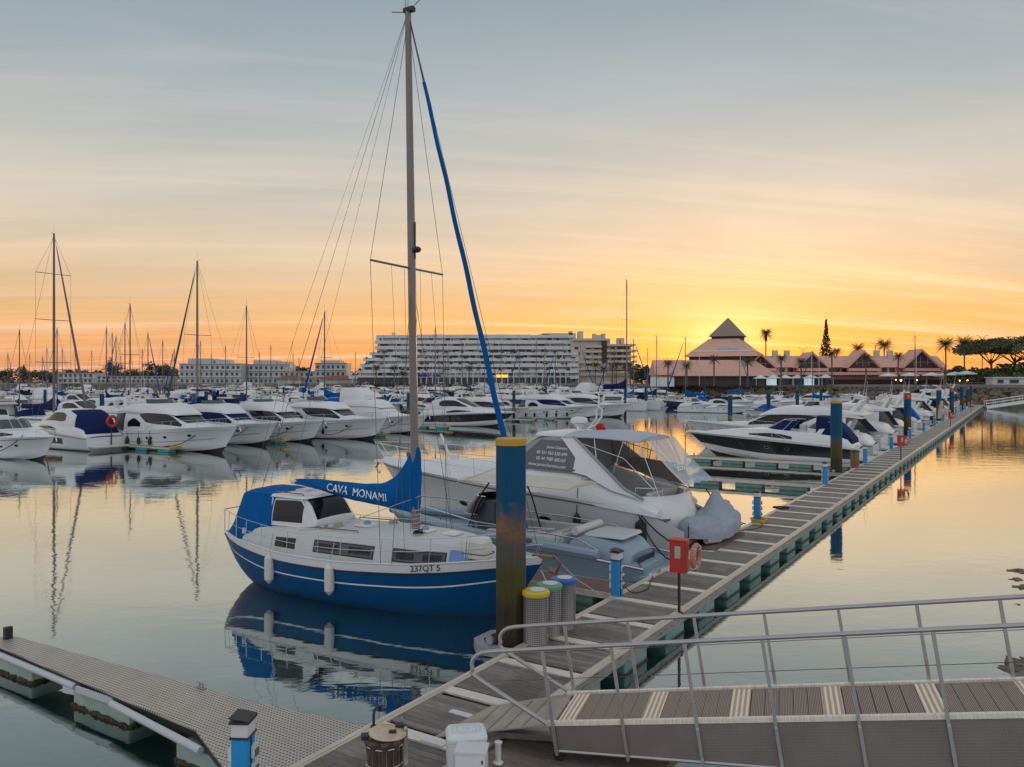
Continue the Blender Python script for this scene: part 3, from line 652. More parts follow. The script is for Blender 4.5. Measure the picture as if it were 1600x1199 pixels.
def rig(t, x, z0, h, L, B, r=.09, boom=True, cov=None, m=None, furl=None, bowx=None, sternx=0.0, bz=1.2, spreads=(.5,), tilt=(0, 0), sprx=1.5, thick=.014, boomz=1.1, wm=None):
    m = m or farmast; wm = wm or m
    top = Vector((x + tilt[0], tilt[1], z0 + h)); base = Vector((x, 0, z0))
    mb = MB(); mb.tube([base, lerp(base, top, .5), top], [r, r, r*.75], 0, 8); mast = mb.build('mast', m, t)
    mb = MB(); mb.tube([top, top + Vector((0, 0, .9))], .012, 0, 4); mb.tube([top + Vector((-.05, 0, 0)), top + Vector((-.55, 0, .12))], .015, 0, 4); mb.build('masthead_antenna', m, mast)
    mb = MB()
    for s in spreads:
        p = lerp(base, top, s)
        for sy in (-1, 1): mb.tube([p, p + Vector((-.1, sy*sprx, .03))], .03, 0, 4)
    mb.build('spreader', m, mast)
    mb = MB(); 
    for sy in (-1, 1):
        prev = Vector((x, sy*B*.46, bz))
        for s in spreads:
            p = lerp(base, top, s) + Vector((-.1, sy*sprx, .03)); mb.tube([prev, p], thick, 0, 3); prev = p
        mb.tube([prev, lerp(base, top, .985)], thick, 0, 3); mb.tube([Vector((x+.3, sy*B*.44, bz)), lerp(base, top, spreads[0]*.97)], thick, 0, 3)
    mb.tube([Vector((sternx, 0, bz)), top], thick, 0, 3); mb.tube([Vector((bowx, 0, bz+.2)), top], thick, 0, 3); mb.build('rigging', wm, t)
    if furl:
        a = Vector((bowx, 0, bz+.3)); d = top - a; mb = MB(); mb.tube([a + d*.03, a + d*.1, a + d*.5, a + d*.88, a + d*.93], [.05, .13, .11, .06, .03], 0, 6); mb.build('furled_sail', furl, t)
    if boom:
        bx = lerp(x, sternx, .8); mb = MB(); mb.tube([(x-.1, 0, z0+boomz), (bx, 0, z0+boomz+.05)], .06, 0, 6); b = mb.build('boom', m, t)
        if cov:
            mb = MB(); rg = []
            for i in range(9):
                u = i/8; hh = .24 + .5*(1-u)**5; cx = lerp(x-.02, bx+.3, u); rg.append([Vector((cx, math.cos(a)*(.16-.04*u), z0+boomz+hh*.6+math.sin(a)*hh)) for a in [2*math.pi*k/8 for k in range(8)]])
            mb.loft(rg, closed=True, caps=True); mb.build('sail_cover', cov, b)
    return mast
def sail_yacht(label, L=11.0, hm=None, cov=None, furl=None, h=14.0, spreads=(.5,), r=.09, group=None, boot=None, mastmat=None):
    B = L*.31; t = thing('sailing_yacht', (0, 0, 0), 0, label, 'sailing boat', group); hm = hm or white
    H = Hull(L, B, [(0, .98), (.4, .95), (1, 1.3)], BEAM_S, rake=1.0, round_=True, over=[(0, .35), (.12, -.1), (.3, -.4), (.9, -.3), (1, .1)])
    H.body('hull', [hm, boot or navy], t, ((.55, 0), (.62, 1), (1.01, 0)), nx=16, nr=8); H.deck('deck', deckm, t, 0, 1, .08, nx=12)
    S = Sup([(L*.2, .98, B*.30, 1.35, B*.24, .05), (L*.3, .98, B*.34, 1.5, B*.26, .06), (L*.6, 1.0, B*.28, 1.42, B*.2, .06), (L*.74, 1.1, B*.12, 1.2, B*.08, .02)]); S.body('cabin', white, t, nx=12)
    S.patch('side_window', glass, t, [(L*.3, 1.3, 1.6), (L*.56, 1.3, 1.6)], mirror=True, n=4)
    V = Sup([(L*.2, 1.2, B*.27, 1.9, B*.22, .08), (L*.29, 1.3, B*.27, 2.1, B*.22, .08), (L*.34, 1.4, B*.2, 1.5, B*.16, .02)]); V.body('spray_hood', cov or navy, t, nx=6)
    H.rail('guard_rail', t, .03, .99, .6, .08, 9, rows=(1.0, .5), r=.012)
    rig(t, L*.56, 1.4, h-1.4, L, B, r, True, cov or navy, mastmat, furl, L-.25, .1, 1.1, spreads, sprx=B*.38, boomz=.9)
    return t

def catamaran(label, L=13.0, h=19.0):
    t = thing('catamaran', (0, 0, 0), 0, label, 'catamaran'); B = 7.0
    for sy in (-1, 1):
        H = Hull(L, 1.7, [(0, 1.2), (.3, 1.75), (1, 1.9)], [(0, .8), (.4, 1), (.8, .8), (1, .06)], rake=.35, keel=-.3, cz=.1, cbow=.3, cf=.75, cfb=.5)
        h_ = H.body('hull', [white, greyhull], t, ((.74, 0), (1.01, 1)), nx=14, nr=6); h_.location = (0, sy*2.6, 0); d = H.deck('deck', deckm, t, 0, 1, .04, nx=8); d.location = (0, sy*2.6, 0)
        for f in (.35, .6): 
            mb = MB(); mb.box((L*f, sy*(2.6+.86), 1.1), (1.1, .05, .25)); mb.build('hull_window', glass, t)
    mb = MB(); mb.box((L*.36, 0, 1.4), (L*.62, 4.4, .5)); mb.build('bridge_deck', white, t)
    S = Sup([(L*.18, 1.6, 2.6, 3.1, 2.3, .1), (L*.5, 1.6, 2.5, 3.15, 2.1, .1), (L*.62, 1.6, 1.9, 2.2, 1.6, .08)]); S.body('saloon', white, t, nx=10)
    S.patch('side_window', glassb, t, [(L*.22, 1.25, 1.75), (L*.48, 1.25, 1.75), (L*.56, 1.3, 1.6)], mirror=True, n=6); S.patch('windscreen', glassb, t, [(L*.515, -.9, .9), (L*.6, -.9, .9)], n=4, nq=8)
    rig(t, L*.5, 3.1, h-3.1, L, B, .14, True, None, mastm, None, L*.95, .3, 1.8, (.35, .65), sprx=1.6, boomz=1.2)
    mb = MB(); mb.tube([(L*.5, 0, 4.5), (L*.05, 0, 4.4)], .2); rg = []
    for i in range(9):
        u = i/8; hh = .38 + .75*(1-u)**4; rg.append([Vector((lerp(L*.49, L*.07, u), math.cos(a)*.28, 4.6+hh*.7+math.sin(a)*hh)) for a in [2*math.pi*k/8 for k in range(8)]])
    mb.loft(rg, closed=True, caps=True); mb.build('sail_cover', navy, t)
    return t

# ------------------------------------------------------------------ water and land
mb = MB(); mb.add([(-1600, -60, 0), (1600, -60, 0), (1600, 900, 0), (-1600, 900, 0)], [(0, 1, 2, 3)])
tag(mb.build('water', waterm, smooth=False), kind='structure')
mb = MB(); mb.add([(-4000, -300, -2.5), (4000, -300, -2.5), (4000, 7000, -2.5), (-4000, 7000, -2.5)], [(0, 1, 2, 3)])
tag(mb.build('seabed', mat('seabed mud', (.05, .05, .035), .9), smooth=False), kind='structure')
pave = mat('quay paving', (.24, .21, .18), .8, vscale=.2, var=.2)
quayw = mat('quay wall masonry', (.13, .10, .085), .9, vscale=.5, col2=(.22, .18, .15), stretch=(1, 1, 2))
SHORE = [(-1500, 560), (-420, 520), (-150, 455), (20, 425), (48, 350), (70, 300), (130, 285), (168, 250), (176, 205), (420, 190), (1500, 190)]
mb = MB(); n = len(SHORE); top = 4.3
vs = [(x, y, top) for x, y in SHORE] + [(1500, 6000, top), (-1500, 6000, top)]
mb.add(vs, [tuple(range(n+2))])
tag(mb.build('land', pave, smooth=False), kind='structure')
mb = MB()
for (a, b), (c, d) in zip(SHORE, SHORE[1:]):
    mb.add([(a, b, -2.4), (c, d, -2.4), (c, d, top-.01), (a, b, top-.01)], [(0, 1, 2, 3)], 0)
    k = Vector((c-a, d-b, 0)).normalized(); q = Vector((k.y, -k.x, 0))
    mb.add([Vector((a, b, top-.6)), Vector((c, d, top-.6)), Vector((c, d, top+.35)), Vector((a, b, top+.35))] + [Vector((x, y, z)) + q*.25 for x, y, z in ((a, b, top-.6), (c, d, top-.6), (c, d, top+.35), (a, b, top+.35))], [(4, 5, 6, 7), (0, 4, 7, 3), (1, 2, 6, 5), (2, 3, 7, 6), (0, 1, 5, 4)], 1)
tag(mb.build('quay_wall', [quayw, pave], smooth=False), kind='structure')
# loose rock bank in front of the restaurant quay
random.seed(3); mb = MB()
for i in range(900):
    k = random.random(); a, b = Vector((52, 340)), Vector((168, 250))
    j = random.randint(4, 6); a = Vector(SHORE[j]); b = Vector(SHORE[j+1]); p = a.lerp(b, k); dd = (b-a).normalized(); q = Vector((dd.y, -dd.x)); u = random.random(); p2 = p + q*(u*7)
    mb.sphere((p2.x, p2.y, lerp(3.4, -.4, u)), (random.uniform(.6, 1.3), random.uniform(.6, 1.1), random.uniform(.5, .9)), 0, 6, 4, .5, i)
tag(mb.build('rock_bank', rockm), 'bank of loose brown rocks below the restaurant quay', 'rock bank', kind='stuff')

# ------------------------------------------------------------------ main pontoon
DZ = .5
def planks(mb, s0, s1, t0, t1, z=DZ, w=.142, gap=.008, th=.035, skip=(), mi=0):
    s = s0
    while s < s1 - w:
        if not any(a - w < s < b for a, b in skip): mb.box(((s + w/2), (t0+t1)/2, z - th/2 + random.uniform(-.0015, .0015)), (w-gap, t1-t0, th), mi)
        s += w
pt = thing('floating_pontoon', O, AU, 'long grey planked floating walkway running away to the far right', 'pontoon')
BARS = [s for s in [-12.6 + 1.77*k for k in range(116)]]
mb = MB(); planks(mb, -13.5, 190, -1.86, -.14, skip=[(b-.11, b+.13) for b in BARS]); mb.build('plank_deck', wood, pt, smooth=False)
mb = MB()
for b in BARS:
    for k in range(3): mb.box((b + .01 + (k-1)*.086, -1.0, DZ-.012), (.078, 1.72, .035))
mb.build('crossbar', bar, pt, smooth=False)
mb = MB()
for t in (-.07, -1.93):
    for k in range(3): mb.box((88, t + (k-1)*.058, DZ-.006 + (.004 if k == 1 else 0)), (203, .05, .045))
mb.build('edge_profile', edge, pt, smooth=False)
mb = MB()
for t in (-.025, -1.985): mb.box((88, t, DZ-.14), (203, .04, .20)); mb.box((88, t + (.03 if t > -1 else -.03), DZ-.07), (203, .03, .04))
mb.box((88, -1, DZ-.17), (203, 1.9, .03)); mb.build('side_fascia', fascia, pt, smooth=False)
def float_bm(l, w, m=floatm, h=.62):
    mb = MB(); mb.rbox((0, 0, h/2-.42), (l, w, h), .03, 0); return mb
fl = float_bm(1.15, 1.98, h=.74).build('float', floatm, pt); fl.location = (-12.2, -1.0, 0)
fs = [-12.2 + 2.25*k for k in range(90)]
for s in fs[1:46]:
    c = fl.copy(); C.objects.link(c); c.location = (s, -1.0, 0)
mb = MB()
for s in fs[46:]: mb.box((s, -1, -.03), (1.15, 1.98, .7))
tag(mb.build('float_row', floatm, pt), kind='stuff')
mb = MB()
for s in fs: 
    mb.box((s, -1.99, .0), (1.17, .03, .06)); 
tag(mb.build('algae_fringe', algae, pt), kind='stuff')

def finger(s, L, w=.75, label='', deckmat=None, nf=4, fm=None, taper=1.0, sgn=1, t0=.02, org=None, rz=None, group=None, edgem=None):
    o = org if org is not None else W(s, 0); f = thing('mooring_finger', o, AU if rz is None else rz, label, 'mooring finger', group)
    dm = deckmat or woodb; fm = fm or floatm
    mb = MB(); y = t0; k = 0
    while y < L:
        ww = lerp(w, w*taper, y/L); mb.box((0, sgn*(y+.068), DZ-.09), (ww, .13, .03)); y += .14
    mb.build('plank_deck', dm, f, smooth=False)
    mb = MB()
    for sx in (-1, 1): mb.ext([(sx*w/2, sgn*t0, DZ-.08), (sx*w*taper/2, sgn*L, DZ-.08), (sx*w*taper/2, sgn*L, DZ-.24), (sx*w/2, sgn*t0, DZ-.24)], (sx*.04, 0, 0))
    mb.box((0, sgn*(L+.02), DZ-.16), (w*taper+.08, .04, .17)); mb.build('side_beam', edgem or edge, f, smooth=False)
    for i in range(nf):
        y = lerp(1.6, L-1.0, i/(nf-1)) if nf > 1 else L/2; mb = MB(); mb.rbox((0, 0, -.02), (max(.55, w*.9), 1.5, .56), .03); b = mb.build('float', fm, f); b.location = (0, sgn*y, 0)
    mb = MB(); 
    mb.tube([(w*.35, sgn*(L-.3), DZ-.07), (w*.35, sgn*(L-.3), DZ+.12)], .045); mb.build('end_bollard', blk, f)
    return f
random.seed(11)
finger(.95, 9.5, 1.15, 'wide brown matted mooring finger beside the blue yacht bow', teak, 3)
finger(26.4, 9.9, .75, 'bare mooring finger on teal floats, nearer of the two empty ones')
finger(38.5, 12.0, .75, 'bare mooring finger on teal floats beneath the black sided cruiser', nf=5)
GF = 'mooring fingers farther along the pontoon'
for i, s in enumerate((50, 62, 74, 86, 98, 110, 122, 136, 150)): finger(s, 10, .75, ('narrow mooring finger just beyond the black sided cruiser', 'narrow mooring finger behind the large flybridge yacht', 'narrow mooring finger past the red banded pile', 'narrow mooring finger before the beige flag', 'narrow mooring finger at the beige flag', 'narrow mooring finger past the beige flag', 'narrow mooring finger left of the small red topped pile', 'second last narrow finger of the long pontoon', 'last narrow finger of the long pontoon')[i], group=GF, nf=3)

# near finger with checker plate deck, lower left
nf_ = thing('mooring_finger', W(0, 0), AU, 'tapering checker plate mooring finger at the lower left corner', 'mooring finger')
P4 = [(-11.45, .02), (-8.95, .02), (-9.45, 2.4), (-9.62, 4.6), (-9.98, 9.6), (-10.36, 9.6), (-10.75, 2.4)]
P4 = [(-11.6, .02), (-9.2, .02), (-9.5, 2.2), (-9.95, 9.7), (-10.42, 9.7), (-10.75, 2.2)]
mb = MB(); mb.ext([(a, b, DZ-.035) for a, b in P4], (0, 0, .03)); mb.build('checker_plate_deck', chk, nf_, smooth=False)
mb = MB(); mb.ext([(a, b, DZ-.125) for a, b in P4], (0, 0, .085)); mb.build('frame', blk, nf_, smooth=False)
mb = MB()
for a, b in (((-10.46, 9.6), (-10.58, 5.9)), ((-10.66, 4.6), (-10.95, 1.75))):
    d = Vector((b[0]-a[0], b[1]-a[1], 0)); q = Vector((a[0], a[1], DZ-.13)) 
    mb.tube([q + d*(i/6) + Vector((-.035, 0, 0)) for i in range(7)], .062, 0, 10)
for y in (9.65,): mb.tube([(-10.0, y, DZ-.13), (-10.45, y+.05, DZ-.13)], .062, 0, 8)
mb.build('tube_fender', greyhull, nf_)
mb = MB(); mb.box((-10.66, 5.2, DZ-.12), (.04, 1.1, .11), rz=.03); mb.build('frame_plate', greyhull, nf_)
mb = MB(); mb.tube([(-10.53, 5.95, DZ-.13), (-10.60, 5.72, DZ-.13)], .07, 0, 8); mb.build('pipe_end', blk, nf_)
for y, l, wd in ((8.55, 1.7, .62), (5.1, 1.75, .85), (1.6, 1.75, 1.15)):
    mb = MB(); mb.rbox((-10.18 - .0 - (.15 if y < 5 else 0), y, -.02), (wd, l, .62), .025); fo = mb.build('float', floatn, nf_)
    mb = MB(); random.seed(int(y*10))
    for i in range(120):
        a = random.choice((0, 1, 2)); hx = wd/2+.015; cx = -10.18 - (.15 if y < 5 else 0)
        p = (cx-hx, y+random.uniform(-l/2, l/2)) if a < 2 else (cx+random.uniform(-hx, hx), y-l/2-.015)
        mb.sphere((p[0], p[1], random.uniform(-.03, .05)), (random.uniform(.02, .05), random.uniform(.03, .09), random.uniform(.02, .045)), 0, 5, 3, .6, i)
    mb.build('algae_fringe', algae, fo)
def cleat(loc, rz, label, m=alu, parent=None):
    mb = MB(); mb.rbox((0, 0, .012), (.2, .08, .024), .01); 
    for sx in (-1, 1): mb.tube([(sx*.05, 0, .02), (sx*.045, 0, .085)], .017)
    mb.tube([(-.16, 0, .085), (-.08, 0, .098), (.08, 0, .098), (.16, 0, .085)], [.012, .018, .018, .012])
    o = mb.build('mooring_cleat', m); o.location = loc; o.rotation_euler = (0, 0, rz); return tag(o, label, 'cleat')
cleat(W(-9.62, 3.6, DZ-.004), AU+1.5, 'aluminium cleat on the checker plate finger', alu)
mb = MB(); mb.rbox((0, 0, .12), (.16, .12, .26), .02); o = mb.build('end_bollard', blk, nf_); o.location = (-10.1, 9.45, DZ)
for s, l in ((21.6, 'pair-horned cleat on the pontoon edge below the near empty finger'), (2.8, 'small cleat on the pontoon edge beside the grey speedboat platform'), (5.9, 'cleat with black rope on the pontoon edge at the white cruiser stern')): cleat(W(s, -.07, DZ+.02), AU, l, alu)

# ------------------------------------------------------------------ mooring piles
def pile(loc, r=.335, top=4.78, label='', cap='yellow', group=None, n=10, bracket=False):
    t = thing('mooring_pile', (loc[0], loc[1], 0), AU*0 + R(18), label, 'mooring pile', group)
    mb = MB(); c = .93; mb.lathe([(r, -2.4), (r, top-.16)], n); mb.build('shaft', pilem if 'large blue' in label else pilef, t, ang=20)
    mb = MB(); mb.lathe([(r*1.045, top-.15), (r*1.045, top-.02), (r*.98, top)], n if cap != 'none' else n); mb.build('collar', yellow if cap == 'yellow' else (redp if cap == 'red' else pilem), t, ang=20)
    if cap == 'red':
        mb = MB(); mb.lathe([(r*1.02, top-.62), (r*1.02, top-.2)], n); mb.build('red_band', redp, t, ang=20)
        mb = MB(); mb.box((-r*.6, -r*.9, top-.33), (.26, .06, .26), rz=.2); mb.build('number_plate', yellow, t)
    return t
big = pile((-.02, 16.95), label='large blue pile with yellow collar and algae stain beside the blue yacht bow', n=8)
mb = MB(); oct_ = []
for k in range(24):
    a = 2*math.pi*k/24; q = (abs(math.cos(a))**6 + abs(math.sin(a))**6)**(-1/6); oct_.append((math.cos(a)*q, math.sin(a)*q))
bracket_m = mat('galvanised bracket', (.34, .35, .36), .5, .4, var=.2, vscale=6)
def pile_guide(s, t, parent_label, sc=1.0):
    g = thing('pile_guide', W(s, t), AU, parent_label, 'pile guide'); mb = MB()
    poly = [(-.62, -.45), (-.62, .38), (-.32, .66), (.32, .66), (.62, .38), (.62, -.45)]; inn = [(a*.72, b*.72) for a, b in poly]
    for i in range(5):
        a, b = poly[i], poly[i+1]; c, d = inn[i], inn[i+1]
        mb.ext([(a[0]*sc, a[1]*sc, DZ-.2), (b[0]*sc, b[1]*sc, DZ-.2), (d[0]*sc, d[1]*sc, DZ-.2), (c[0]*sc, c[1]*sc, DZ-.2)], (0, 0, .2))
    mb.build('bracket', bracket_m, g, smooth=False)
    mb = MB()
    for x in (-.5, .45): mb.lathe([(.01, -.04), (.09, -.04), (.09, .04), (.01, .04)], 10, (x, .12, DZ+.1), M=Matrix.Rotation(R(90), 3, 'Y'))
    mb.build('roller', alu, g); return g
pile_guide(-4.42, .42, 'galvanised collar bracket round the foot of the large blue pile')
pile(W(32.4, .55), label='blue pile with yellow collar between the two empty fingers and the black sided cruiser')
pile_guide(32.4, .5, 'bracket round the foot of the second blue pile')
pile(W(69.3, .6), cap='red', label='blue pile with a red painted band beside the large flybridge yacht')
pile(W(106, .6), label='blue pile with yellow collar behind the beige feather flag')
pile(W(131, .6), cap='red', label='blue pile with red top just right of the beige feather flag')
pile(W(158, .6), cap='none', label='plain blue pile, third from the far end of the pontoon'); pile(W(180, .6), cap='red', label='blue pile with red top near the far gangway')
pile(W(196, .8), cap='none', label='blue pile at the very end of the pontoon')
for px, D, lb in ((1141, 84, 'slim blue pile before the pyramid building, leftmost of four at the finger ends'), (1201, 95, 'slim blue pile before the restaurant tents, second of four at the finger ends'),
    (1246, 117, 'slim blue pile behind the white flybridge bow, third of four at the finger ends'), (1283, 133, 'slim blue pile by the tall sailing mast, rightmost of four at the finger ends'),
    (159, 88, 'broad blue pile behind the navy covered cruiser'), (214, 118, 'blue pile between the cabin cruisers at left'), (70, 128, 'blue pile at far left beside the tall two-spreader mast'),
    (322, 106, 'left one of the twin blue piles below the white apartment block'), (334, 112, 'right one of the twin blue piles below the white apartment block'), (378, 96, 'blue pile below the second white apartment block'),
    (638, 103, 'blue pile half hidden behind the big mast'), (977, 148, 'blue pile in front of the white catamaran'), (1009, 170, 'blue pile just right of the catamaran'), (803, 118, 'short blue pile left of the yacht with blue fenders'),
    (433, 175, 'thin blue pile behind the pale green covered yacht'), (443, 190, 'thin blue pile just right of another behind the pale green covered yacht'), (579, 185, 'thin blue pile below the left end of the terraced hotel'), (1101, 190, 'thin blue pile before the pyramid building, leftmost'), (1222, 225, 'thin blue pile at the rock bank')):
    pile(pxd(px, D), .24, 4.55 if D < 200 else 4.2, lb, cap='yellow' if px in (638, 1141) else 'none', n=10)

# ------------------------------------------------------------------ service pedestals, bins, life rings
def pedestal(loc, rz=AU, label='', group=None, first=None):
    t = thing('service_pedestal', loc, rz, label, 'service pedestal', group)
    mb = MB(); mb.rbox((0, 0, .46), (.26, .22, .92), .02); mb.build('body', pedb, t)
    mb = MB(); mb.box((.135, -.02, .46), (.012, .035, .9)); mb.box((-.02, -.115, .46), (.035, .012, .9)); mb.build('groove', blk, t)
    mb = MB(); mb.rbox((0, 0, 1.03), (.265, .225, .17), .02); mb.build('light_cap', pedw, t)
    mb = MB(); mb.box((0, 0, .935), (.29, .25, .025)); mb.build('lower_rim', blk, t); mb = MB(); mb.box((0, 0, 1.135), (.31, .26, .03)); mb.ext([(-.155, -.13, 1.15), (.155, -.13, 1.15), (.155, .13, 1.19), (-.155, .13, 1.19)], (0, 0, .012)); mb.build('rim', blk, t)
    for z in (.72, .5, .28):
        for side in (1, -1):
            mb = MB(); mb.box((side*.04, -.135 if side > 0 else .135, z), (.15, .05, .15)); mb.box((side*.04, -.165 if side > 0 else .165, z-.02), (.12, .02, .09), 1); mb.build('socket', [pedw, brownp], t, smooth=False)
    return t
p0 = pedestal(W(-11.85, -.3, DZ), AU+.5, 'bright blue power pedestal with white cap at the bottom edge by the checker plate finger')
names = {0: 'blue power pedestal beside the brown matted finger', 1: 'blue power pedestal standing in a coil of yellow hose', 2: 'blue power pedestal at the root of the nearer empty finger',
         3: 'blue power pedestal beside the dark bin and the black sided cruiser', 4: 'blue power pedestal just behind the second life ring'}
for i in range(0, 15):
    lab = names.get(i); c = copy_tree(p0, W(-.05 + 12.95*i, -.08, DZ), AU, lab or ('small blue power pedestal, %s one beyond the second life ring' % ('next', 'second', 'third', 'fourth', 'fifth', 'sixth', 'seventh', 'eighth', 'ninth', 'last')[i-5]))
    c['group'] = 'service pedestals along the pontoon'
p0['group'] = 'service pedestals along the pontoon'
mb = MB(); pts = []
for k in range(70): a = k*2*math.pi/14; rr = .27 + .03*math.sin(k*.9) + .012*(k//14); pts.append((math.cos(a)*rr*1.25, math.sin(a)*rr, .025 + .028*(k//14) + .008*math.sin(k*1.7)))
mb.tube(pts, .016, 0, 6); o = mb.build('water_hose', yellowh); o.location = W(12.55, -.22, DZ+.01); o.rotation_euler = (0, 0, AU); tag(o, 'coiled yellow water hose round the second pedestal', 'hose')
mb = MB(); mb.tube([Vector((math.cos(k*.55)*(.22+.07*math.sin(k)), math.sin(k*.55)*(.34), .03+.03*math.sin(k*1.3)**2)) for k in range(60)], .02, 0, 5); o = mb.build('mooring_rope', rope); o.location = W(16.4, -.12, DZ+.01); o.rotation_euler = (0, 0, AU+.6); tag(o, 'dark rope coiled on the pontoon edge past the yellow hose', 'rope')

lidm = {}
for nm, c in (('yellow', (.60, .46, .02)), ('green', (.12, .32, .17)), ('blue', (.01, .12, .42))): lidm[nm] = mat(nm + ' bin lid', c, .4, var=.08)
for nm, x, y in (('yellow', .50, 16.75), ('green', .80, 17.28), ('blue', 1.15, 17.78)):
    t = thing('recycling_bin', (x, y, DZ), R(20), 'perforated steel recycling bin with %s lid' % nm, 'recycling bin', 'recycling bins behind the big pile')
    mb = MB(); mb.lathe([(.275, 0), (.275, .02), (.27, .03), (.27, 1.0), (.275, 1.02)], 32); mb.build('body', binb, t)
    mb = MB(); 
    a = R(-50); mb.box((math.cos(a)*.275, math.sin(a)*.275, .5), (.012, .03, 1.0), rz=a)
    mb.build('seam', steel, t)
    mb = MB(); mb.lathe([(.29, 1.0), (.295, 1.02), (.295, 1.07), (.27, 1.10), (.1, 1.115), (.005, 1.115)], 32); l = mb.build('lid', lidm[nm], t)
    mb = MB(); mb.lathe([(.17, 1.112), (.17, 1.126), (.01, 1.128)], 24, (.02, -.03, 0)); mb.build('lid_plate', pedw, l)

def life_ring_post(loc, rz, label, group=None, h=1.72):
    t = thing('life_ring_post', loc, rz, label, 'life ring post', group)
    mb = MB(); mb.tube([(0, 0, 0), (0, 0, 1.0)], .035, 0, 10); mb.lathe([(.1, 0), (.1, .015), (.03, .02)], 10); mb.build('post', blk, t)
    mb = MB(); mb.rbox((0, 0, 1.34), (.40, .26, .74), .02); mb.build('box', redp, t)
    mb = MB(); mb.box((0, -.134, 1.45), (.14, .008, .28)); mb.build('notice', mat('faded notice', (.42, .45, .38), .6) if 'faded notice' not in MT else MT['faded notice'], t)
    mb = MB(); mb.box((0, 0, 1.73), (.44, .30, .03)); mb.build('lid', redp, t)
    mb = MB(); ring = [(.40, math.cos(a)*.27, 1.36+math.sin(a)*.27) for a in [2*math.pi*k/28 for k in range(28)]]; mb.tube(ring, .062, 0, 10, closed=True); rg = mb.build('life_ring', orangep, t)
    mb = MB()
    for a in (.785, 2.36, 3.93, 5.5): 
        c = Vector((.40, math.cos(a)*.27, 1.36+math.sin(a)*.27)); mb.tube([c + Vector((math.cos(b)*.068, math.sin(b)*.068*math.cos(a), math.sin(b)*.068*math.sin(a))) for b in [2*math.pi*k/10 for k in range(10)]], .012, 0, 4, closed=True)
    mb.build('reflective_band', pedw, rg)
    mb = MB(); mb.tube([(.2, 0, 1.5), (.36, 0, 1.5), (.40, 0, 1.6)], .02); mb.build('hook', alu, t)
    return t
LR = life_ring_post(W(-.6, -1.95, DZ), AU-1.5, 'red box and faded orange ring on a black post, nearest on the pontoon')
for s, lb in ((41.9, 'red life buoy box with ring, second along the pontoon edge'), (89, 'red life buoy box with ring, third along the pontoon edge'), (137, 'small red life buoy box, fourth along the pontoon edge'), (182, 'tiny red life buoy box by the far gangway')):
    copy_tree(LR, W(s, -1.9, DZ), AU-.9, lb)

# bottom foreground: bagged litter bin, white cabinet and fittings
t = thing('litter_bin', (-1.76, 11.0, DZ), R(15), 'wire litter basket with a brown bag and cream round lid', 'litter bin')
bagm = mat('brown translucent bag', (.055, .035, .025), .25, var=.35, vscale=7, bump=.9, bscale=7, stretch=(3, 3, .6), coat=.3)
mb = MB(); rgs = []
for i, (z, r) in enumerate(((.02, .16), (.06, .22), (.25, .235), (.45, .23), (.52, .262), (.56, .275), (.60, .262), (.58, .20))):
    rgs.append([Vector((math.cos(a)*(r*(1+.05*math.sin(a*9+i))), math.sin(a)*(r*(1+.05*math.sin(a*9+i))), z)) for a in [2*math.pi*k/48 for k in range(48)]])
mb.loft(rgs, closed=True, caps=True); mb.build('bag', bagm, t)
mb = MB()
for a in [2*math.pi*k/16 for k in range(16)]: mb.tube([(math.cos(a)*.25, math.sin(a)*.25, 0), (math.cos(a)*.25, math.sin(a)*.25, .50)], .005, 0, 4)
for z in (.02, .25, .5): mb.tube([(math.cos(a)*.25, math.sin(a)*.25, z) for a in [2*math.pi*k/24 for k in range(24)]], .007, 0, 5, closed=True)
mb.box((.29, 0, .42), (.05, .10, .5)); mb.build('wire_basket', steel, t)
mb = MB(); mb.lathe([(.25, .615), (.262, .63), (.25, .655), (.12, .68), (.005, .685)], 36, M=Matrix.Rotation(R(4), 3, 'Y')); mb.build('lid', mat('cream bin lid', (.52, .36, .22), .3, .2, vscale=3, col2=(.62, .50, .38)), t)
mb = MB(); mb.rbox((-.27, .0, .62), (.1, .13, .06), .02); mb.rbox((.22, .1, .68), (.12, .10, .05), .02); mb.rbox((.1, -.1, .69), (.1, .06, .03), .01); mb.build('hinge', blk, t)
mb = MB(); mb.tube([(-.05, 0, 0), (-.05, 0, .20), (-.02, 0, .255), (.05, 0, .275), (.12, 0, .26), (.15, 0, .20)], .022, 0, 8); mb.lathe([(.05, .0), (.05, .02), (.02, .03)], 10, (-.05, 0, 0)); mb.lathe([(.045, .18), (.05, .2), (.02, .21)], 10, (.15, 0, 0))
o = mb.build('ladder_handle', blk); o.location = W(-9.15, -.12, DZ+.02); o.rotation_euler = (0, 0, AU+.2); tag(o, 'black bent handle bar on the pontoon edge behind the litter bin', 'handle')
mb = MB(); mb.tube([(0, 0, 0), (.0, .0, .12), (.05, 0, .16), (.16, 0, .16), (.2, 0, .10), (.2, 0, 0)], .018, 0, 8); o = mb.build('tie_hoop', alu); o.location = W(-11.3, -.15, DZ+.01); o.rotation_euler = (0, 0, AU); tag(o, 'aluminium hoop bar beside the near blue pedestal', 'handle')
t = thing('hose_box', (-.64, 11.25, DZ), R(8), 'white cabinet with a domed grooved lid at the bottom edge', 'storage box')
mb = MB(); mb.rbox((0, .08, .30), (.56, .46, .36), .09, n=5); mb.build('body', whitep, t)
mb = MB(); mb.rbox((0, .08, .50), (.58, .48, .10), .1, n=5); lid = mb.build('lid', whitep, t)
mb = MB(); 
for k, q in enumerate((.20, .14)): mb.tube([(math.copysign(abs(math.cos(a))**.5, math.cos(a))*q, .08+math.copysign(abs(math.sin(a))**.5, math.sin(a))*q*.75, .553) for a in [2*math.pi*j/24 for j in range(24)]], .009, 0, 5, closed=True)
